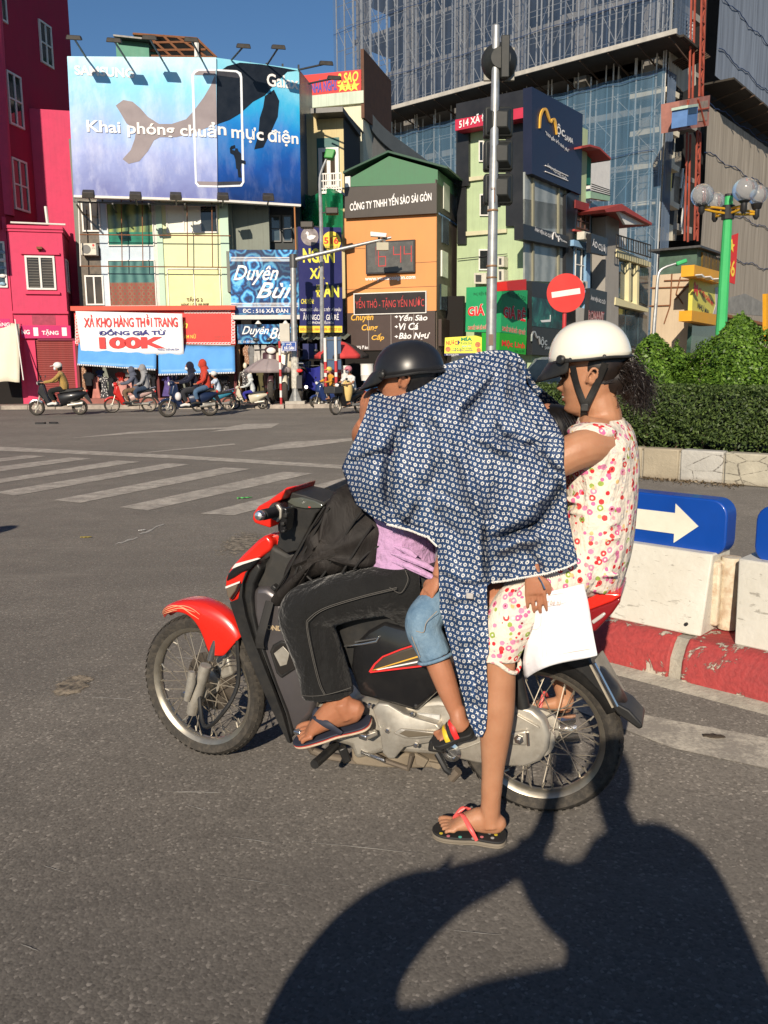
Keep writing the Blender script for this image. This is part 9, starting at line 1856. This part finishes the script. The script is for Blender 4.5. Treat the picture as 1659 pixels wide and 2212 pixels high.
 # ================================================================== JACKET HELD UP AS A SUNSHADE
def jacket_mat():
 t=NT('navy_monogram_cotton');uv=t.node('ShaderNodeUVMap',uv_map='UVMap').outputs[0];s=t.node('ShaderNodeSeparateXYZ',{0:uv})
 def ax(o):
  fl=t.math('FLOOR',o);return t.math('SUBTRACT',t.math('SUBTRACT',o,fl),.5),t.math('MODULO',t.math('ADD',fl,1000.0),2.0)
 py,pj=ax(s.outputs[1]);px,pi_=ax(t.math('ADD',s.outputs[0],t.math('MULTIPLY',pj,.5)))
 ab=lambda q:t.math('ABSOLUTE',q)
 r=t.math('SQRT',t.math('ADD',t.math('MULTIPLY',px,px),t.math('MULTIPLY',py,py)));mx=t.math('MAXIMUM',ab(px),ab(py));dg=ab(t.math('SUBTRACT',ab(px),ab(py)))
 lt=lambda a,b_:t.math('LESS_THAN',a,b_)
 star=t.math('MULTIPLY',lt(dg,.105),lt(r,.345));hole=t.math('MULTIPLY',lt(dg,.07),lt(r,.22))
 circ=t.math('SUBTRACT',lt(r,.355),hole,clamp=True);sq=t.math('SUBTRACT',lt(mx,.285),hole,clamp=True)
 big=t.math('ADD',t.math('MULTIPLY',circ,t.math('SUBTRACT',1.0,pj)),t.math('MULTIPLY',sq,pj))
 m_=t.math('ADD',t.math('MULTIPLY',big,t.math('SUBTRACT',1.0,pi_)),t.math('MULTIPLY',star,pi_),clamp=True)
 c=t.coord();n=t.noise(c,7,5)
 navy=t.mix(t.ramp(n,[(.3,0),(.7,1)]),(.018,.043,.112),(.028,.064,.152))
 col=t.mix(m_,navy,(.66,.66,.64));t.bsdf(col,.62,0,.3,cloth_noise(t,c),.012);return t.m
JM=jacket_mat()
JL=[(757,1066),(762,1030),(776,995),(790,960),(815,900),(832,850),(842,826),(852,802),(890,790),(930,775),(970,757),(1010,738),(1035,748),(1060,755),(1090,770),(1118,805),(1132,838),(1145,888),(1160,925),(1180,945),(1240,948),(1320,951),(1440,985),(1560,1014),(1592,1030)]
JR=[(757,1096),(765,1118),(780,1133),(830,1137),(860,1165),(905,1196),(945,1219),(985,1217),(1050,1223),(1110,1226),(1160,1236),(1213,1248),(1226,1222),(1238,1182),(1247,1130),(1253,1095),(1257,1062),(1266,1052),(1330,1053),(1410,1057),(1422,1050),(1500,1054),(1575,1050),(1592,1040)]
JC=[(1066,757,.03),(1100,760,.0),(960,793,.05),(860,832,.04),(805,853,-.02),(1000,805,-.07),(960,835,-.11),(1080,800,-.10),(880,865,-.14),(1132,800,-.03),(738,1010,-.14),(780,965,-.26),(800,1045,-.315),(770,1092,-.22),(845,1010,-.31),(862,930,-.24),(838,1130,-.25),(815,895,-.20),(920,950,-.28),(930,1050,-.275),(950,1120,-.275),(942,1178,-.255),(1010,900,-.25),(1020,1000,-.315),(1030,1100,-.325),(1010,1200,-.32),(1000,1280,-.32),(1000,1400,-.325),(1030,1500,-.33),(1035,1592,-.325),(950,1320,-.275),(985,1440,-.30),(1053,1330,-.31),(1053,1500,-.318),(1120,900,-.25),(1160,895,-.225),(1215,960,-.275),(1150,1000,-.315),(1190,1080,-.315),(1224,1100,-.255),(1140,1150,-.335),(1200,1180,-.315),(1247,1213,-.26),(1100,1245,-.32),(1180,1240,-.305),(1055,1255,-.315)]
CR_=[([(1088,800),(1045,850),(1008,885),(1000,935)],.030,9),([(1100,815),(1128,870),(1190,935)],-.016,14),([(864,915),(842,990),(838,1060),(850,1120)],.034,11),([(745,1008),(800,985),(862,972)],.018,8),([(1046,1172),(1100,1152),(1160,1128),(1200,1075),(1216,1040)],.042,9),([(1056,1195),(1120,1170),(1175,1162)],-.026,14),([(1045,1125),(1049,1190),(1052,1260)],.030,7),([(905,880),(938,930),(944,1000),(938,1060)],.016,10),([(985,950),(1012,1040),(1042,1125)],-.022,14),([(880,870),(872,905),(885,925),(858,930)],.030,7),([(1060,900),(1080,940),(1130,965),(1170,960)],.020,10),([(1010,940),(1060,955),(1120,985)],-.020,12),([(960,1150),(985,1290),(1015,1450),(1030,1580)],-.012,16),([(955,1240),(1000,1265),(1050,1268)],.012,8),([(1150,960),(1190,1010),(1222,1030)],.018,8),([(1165,1000),(1200,1040),(1224,1080)],.014,7),([(800,880),(790,930),(765,990)],.014,9),([(1100,770),(1105,820),(1098,870)],.022,7),([(1120,775),(1128,830),(1140,870)],.018,6),([(905,1085),(890,1120),(872,1140)],.018,8),([(940,1090),(955,1130),(1000,1160)],.016,9),([(1075,1030),(1060,1090),(1052,1150)],.014,9),([(1130,1180),(1160,1215),(1175,1240)],.012,8)]
CR_=[(p,a*1.35,w)for p,a,w in CR_];rj=random.Random(21)
for k in range(34):
 u0=rj.uniform(790,1200);v0=rj.uniform(860,1220);a=rj.uniform(.2,1.2)*(1 if u0>1000 else-1)+PI/2;L_=rj.uniform(30,80);CR_.append(([(u0,v0),(u0+math.cos(a)*L_*.5+rj.uniform(-8,8),v0+math.sin(a)*L_*.5),(u0+math.cos(a)*L_,v0+math.sin(a)*L_)],rj.choice((-1,1))*rj.uniform(.005,.011),rj.uniform(5,9)))
for k in range(12):v0=1290+k*24;CR_.append(([(960+k*5,v0),(1005+k*2,v0+rj.uniform(-14,14)),(1052,v0+rj.uniform(-20,20))],rj.choice((-1,1))*.006,9))
ctl=np.array(JC,float);cxy=ctl[:,:2]/300.0
def tps(d):return np.where(d>1e-9,d*d*np.log(np.maximum(d,1e-9)),0)
K_=tps(np.linalg.norm(cxy[:,None]-cxy[None],axis=2))+np.eye(len(cxy))*.004;Q_=np.hstack([np.ones((len(cxy),1)),cxy]);A_=np.block([[K_,Q_],[Q_.T,np.zeros((3,3))]]);W_=np.linalg.solve(A_,np.concatenate([ctl[:,2],np.zeros(3)]))
def jdepth(U,V,cs=1.0):
 X=np.stack([U.ravel(),V.ravel()],1)/300.0;D=tps(np.linalg.norm(X[:,None]-cxy[None],axis=2));y=D@W_[:-3]+W_[-3]+X@W_[-2:];y=y.reshape(U.shape)
 for path,amp,wd in CR_:
  best=np.full(U.shape,1e9);tt=np.zeros(U.shape);n_=len(path)-1
  for i in range(n_):
   a=np.array(path[i]);d=np.array(path[i+1])-a;L2=d@d;t_=np.clip(((U-a[0])*d[0]+(V-a[1])*d[1])/L2,0,1);q=np.hypot(U-a[0]-t_*d[0],V-a[1]-t_*d[1]);m_=q<best;best=np.where(m_,q,best);tt=np.where(m_,(i+t_)/n_,tt)
  y+=cs*1.7*amp*np.exp(-(best/wd)**2)*np.clip(np.sin(np.clip(tt,.06,.94)*PI)*1.6,0,1)
 th=np.arctan2(V-775,U-1095);rr=np.hypot(U-1095,V-775);y+=.011*np.sin(th*17+np.sin(rr/60)*1.3)*np.clip(rr/80,0,1)*np.clip((480-rr)/200,0,1)
 return y
vs_=np.array(sorted(set(np.concatenate([np.linspace(757,860,26),np.linspace(860,1105,62),np.linspace(1105,1190,36),np.linspace(1190,1268,52),np.linspace(1268,1592,66)]).round(3))));NC=84
def bound(tab,v):return np.interp(v,[p[0]for p in tab],[p[1]for p in tab])
uL,uR=bound(JL,vs_),bound(JR,vs_);T_=np.linspace(0,1,NC)[None];Ug=uL[:,None]*(1-T_)+uR[:,None]*T_;Vg=np.repeat(vs_[:,None],NC,1)
Ug=Ug+1.2*np.sin(Vg/9.0)*(T_-.5)*2*.4;Yg=jdepth(Ug,Vg)
jk=Fig('jacket','navy jacket with white star and circle print held up as a sunshade','jacket',FB,(1010,1100,-.25))
XYZ=np.zeros(Ug.shape+(3,))
for i in range(Ug.shape[0]):
 for j in range(NC):
  x,z=FB.px(Ug[i,j],Vg[i,j],Yg[i,j]);XYZ[i,j]=(x-jk.off.x,Yg[i,j]-jk.off.y,z)
gu=np.arange(730,1262,4.0);gv=np.arange(750,1600,4.0);GU,GV=np.meshgrid(gu,gv);GY=jdepth(GU,GV,.35);su=np.sqrt(1+np.clip(np.gradient(GY,4.0,axis=1)/.00155,-.9,.9)**2);sv=np.sqrt(1+np.clip(np.gradient(GY,4.0,axis=0)/.00155,-.6,.6)**2)
CUu=np.cumsum(su,1)*4.0;CUu-=CUu[:,[int((1000-730)/4)]];CVv=np.cumsum(sv,0)*4.0
def bil(A,U,V):
 i=np.clip((V-750)/4,0,A.shape[0]-1.01);j=np.clip((U-730)/4,0,A.shape[1]-1.01);i0=i.astype(int);j0=j.astype(int);fi=i-i0;fj=j-j0
 return A[i0,j0]*(1-fi)*(1-fj)+A[i0+1,j0]*fi*(1-fj)+A[i0,j0+1]*(1-fi)*fj+A[i0+1,j0+1]*fi*fj
def jsheet(part,XYZ,UVa,uvb,parent):
 m_,n_=XYZ.shape[:2];b=MB();b.grid([[tuple(XYZ[i,j])for j in range(n_)]for i in range(m_)]);o=b.build(part,JM,parent,smooth=True,fix=False)
 me=o.data;lay=me.uv_layers.new(name='UVMap');vi=np.zeros(len(me.loops),dtype=np.int32);me.loops.foreach_get('vertex_index',vi);uv=np.stack([UVa.ravel()[vi],uvb.ravel()[vi]],1);lay.data.foreach_set('uv',uv.ravel().astype(np.float32));o.modifiers.new('t','SOLIDIFY').thickness=.0016;return o
a_=R(-13);pu=bil(CUu,Ug,Vg);pv_=bil(CVv,Ug,Vg);sp_u=11.6
lobe=np.clip((880-Ug)/25,0,1)*np.clip((Vg-845)/30,0,1);ar=a_+lobe*R(8)
front=jsheet('body_cloth',XYZ,(pu*math.cos(a_)-pv_*math.sin(a_)*-1*-1)/sp_u,(pu*math.sin(a_)+pv_*math.cos(a_))/sp_u,jk.o)
nb2=int(np.searchsorted(vs_,1110));Yb=np.maximum(-Yg[:nb2]*.72,.0)+.006;XB=np.zeros(Ug[:nb2].shape+(3,))
for i in range(nb2):
 for j in range(NC):
  q=XYZ[i,j];e=Vector((q[0]+jk.off.x,q[1]+jk.off.y,q[2]));XB[i,j]=(q[0],Yb[i,j]-jk.off.y,q[2]-.10*(Yb[i,j]))
jsheet('back_cloth',XB,pu[:nb2]/sp_u,pv_[:nb2]/sp_u,jk.o)
ZIP=mat('white_zip',(.72,.70,.66),.5)
def zipper(sel):
 pts=[Vector(XYZ[i,j])+Vector((0,-.002,0))for i,j in sel];MB().tube(pts,.0022,6).build('zip_tape',ZIP,jk.o,smooth=True);b=MB();tot=0
 for k in range(len(pts)-1):
  d=pts[k+1]-pts[k];n_=max(1,int(d.length/.0042))
  for q in range(n_):p=pts[k]+d*(q/n_);b.box(p.x-.0012,p.x+.0012,p.y-.004,p.y-.001,p.z-.0038,p.z+.001)
 b.build('zip_teeth',ZIP,jk.o,fix=False)['kind']='stuff'
i0,i1=np.searchsorted(vs_,1213),np.searchsorted(vs_,1258);zipper([(i,NC-1)for i in range(i0,i1)]);i0,i1=np.searchsorted(vs_,1131),np.searchsorted(vs_,1181);zipper([(i,0)for i in range(i0,i1)])
p=jk.pt(1014,1288,-.345);MB().box(p.x-.011,p.x+.011,p.y,p.y+.006,p.z-.009,p.z+.009).build('cord_stop',mat('grey_tag',(.42,.40,.38),.6),jk.o,bevel=.003);p=jk.pt(1045,1200,-.34)
MB().tube([jk.pt(1163,1247,-.315),jk.pt(1170,1258,-.318),jk.pt(1176,1272,-.318)],[.003,.0025,.004],6).build('zip_pull',CHR,jk.o)
# ================================================================== BACKPACK
NYL=NT('black_nylon');c_=NYL.coord();n_=NYL.noise(NYL.node('ShaderNodeMapping',{0:c_,2:(0,R(35),0),3:(7,7,2.0)}).outputs[0],2.4,4,.55,.8);b_=NYL.bsdf(NYL.mix(NYL.ramp(n_,[(.35,0),(.7,1)]),(.014,.012,.011),(.030,.026,.024)),.68,0,.25,n_,.012);NYL=NYL.m
bp_=Fig('backpack','bulging black nylon backpack wedged between the handlebar and the driver','backpack',FB,(700,1230,-.02))
ol=[(905,122),(960,112),(1100,180),(1250,330),(1470,500),(1490,700),(1480,870),(1350,965),(1180,1010),(900,1065),(640,1125),(520,1220),(400,1330),(300,1420),(215,1425),(165,1350),(240,1230),(300,1060),(420,830),(560,590),(700,400),(780,290),(850,175)]
q=[tuple(p)for p in spl([bp_.fr.px(*zH6(*p),-.13)for p in ol+[ol[0]]],3)][:-1];cx=sum(p[0]for p in q)/len(q);cz=sum(p[1]for p in q)/len(q);b=MB();rings=[]
for yy,f in((.13,.45),(.125,.2),(.10,.04),(.03,-.03),(-.06,-.03),(-.11,.0),(-.145,.10),(-.170,.28),(-.185,.5),(-.19,.75)):
 rings.append([(p[0]+(cx-p[0])*f-bp_.off.x,yy+.010*math.sin(p[0]*38+p[1]*22)*(1 if yy<-.1 else 0)-bp_.off.y,p[1]+(cz-p[1])*f)for p in q])
b.loft(rings);pkb=b.build('main_body',NYL,bp_.o,smooth=True)
STR=mat('black_webbing',(.02,.019,.018),.7,var=.2,scale=30)
for pts in([(770,320),(620,560),(470,830),(330,1090),(230,1250)],[(820,330),(660,600),(540,830),(440,1080),(420,1180)],[(1170,370),(1040,560),(900,800),(790,1010),(730,1090)],[(1290,520),(1180,680),(1080,840),(960,1040)],[(1460,705),(1300,780),(1180,880),(1090,1000)],[(480,910),(560,1050),(640,1130)]):
 MB().tube([bp_.pt(*zH6(*p),-.178 if 300<p[0]<1300 else-.15)for p in pts],[(.005,.004)]*len(pts),8,ref=(0,1,0),k=5).build('piping',STR,bp_.o,smooth=True)
MB().tube([bp_.pt(*zH6(170,1350),-.15),bp_.pt(*zH6(90,1650),-.175),bp_.pt(*zH6(60,1780),-.176),bp_.pt(*zH6(70,1860),-.17)],[(.016,.002)]*4,8,ref=(1,0,0),k=4).build('strap',STR,bp_.o);MB().bar(bp_.pt(*zH6(215,1215),-.15),bp_.pt(*zH6(245,1175),-.15),.03,.02).build('buckle',BPL,bp_.o,bevel=.004)
# ================================================================== THE PERSON TAKING THE PICTURE (in view only as a shadow)
def SH(u,v,Y):
 g=G(u,v);t=(g.y-Y)/SUNDIR.y;return g-SUNDIR*t
ph=empty('person','photographer whose long shadow lies across the foreground road','person',(.25,-.32,0));po=Vector((.25,-.32,0))
def sl_b(B,pts,n=14,k=4,ref=(1,0,0)):B.tube([SH(u,v,Y)-po for u,v,Y,a,c in pts],[(a,c)for u,v,Y,a,c in pts],n,ref=ref,k=k)
b=MB();hc=SH(1316,1668,-.32)-po;b.ell(hc,(.085,.10,.125),20,14);b.tube([hc-Vector((0,0,.10)),hc-Vector((-.03,.02,.20))],.055,12)
b.tube([hc-Vector((-.05,.02,.20)),hc-Vector((-.07,.03,.30)),hc-Vector((-.10,.03,.50)),hc-Vector((-.12,.03,.75)),hc-Vector((-.12,.03,.9))],[(.13,.10),(.225,.12),(.25,.13),(.27,.13),(.28,.13)],18,ref=(1,0,0),k=4)
zb=hc.z-.9
for s in(-1,1):b.tube([(hc.x+.06+s*.09,hc.y,zb),(hc.x+.06+s*.10,hc.y+.03,.45),(hc.x+.06+s*.10,hc.y,.06)],[.10,.07,.05],12,k=4);b.tube([(hc.x+.06+s*.10,hc.y-.06,.04),(hc.x+.06+s*.10,hc.y+.17,.03)],[.045,.04],10)
sl_b(b,[(1330,2170,-.32,.09,.07),(1180,2190,-.30,.085,.07),(1050,2205,-.26,.08,.06),(890,2270,-.2,.085,.06),(712,2255,-.16,.155,.07),(752,2112,-.13,.145,.06),(858,1992,-.10,.11,.05),(985,1920,-.08,.06,.04),(1090,1875,-.06,.045,.035),(1150,1830,-.05,.032,.03),(1180,1770,-.04,.03,.03),(1205,1690,-.035,.028,.025)])
sl_b(b,[(1460,1850,-.30,.07,.06),(1390,2010,-.24,.075,.06),(1260,1990,-.18,.07,.055),(1170,1915,-.11,.055,.04),(1150,1850,-.07,.04,.03),(1190,1770,-.05,.03,.03)])
sl_b(b,[(1380,1900,-.30,.14,.08),(1280,1920,-.26,.13,.07),(1210,1920,-.2,.10,.06),(1170,1880,-.12,.06,.04)])
sl_b(b,[(1420,2010,-.30,.16,.08),(1330,2030,-.28,.14,.07),(1270,2010,-.26,.10,.06)])
sl_b(b,[(925,1925,-.1,.03,.02),(960,1872,-.1,.018,.014),(993,1836,-.1,.005,.005)],8)
for(u,v,du,dv)in((1150,1815,-40,-5),(1200,1690,10,-40)):sl_b(b,[(u,v,-.05,.012,.012),(u+du*.5,v+dv*.5,-.06,.011,.011),(u+du,v+dv,-.06,.006,.006)],8)
b.build('body',SKD,ph,smooth=True,remesh=.012,sm=3)
phn=MB();phn.box(-.075,.012,-.022,-.014,1.435,1.575);o=phn.build('phone',BPG,None,bevel=.004);tag(o,'black phone held up by the photographer, outside the frame','phone')
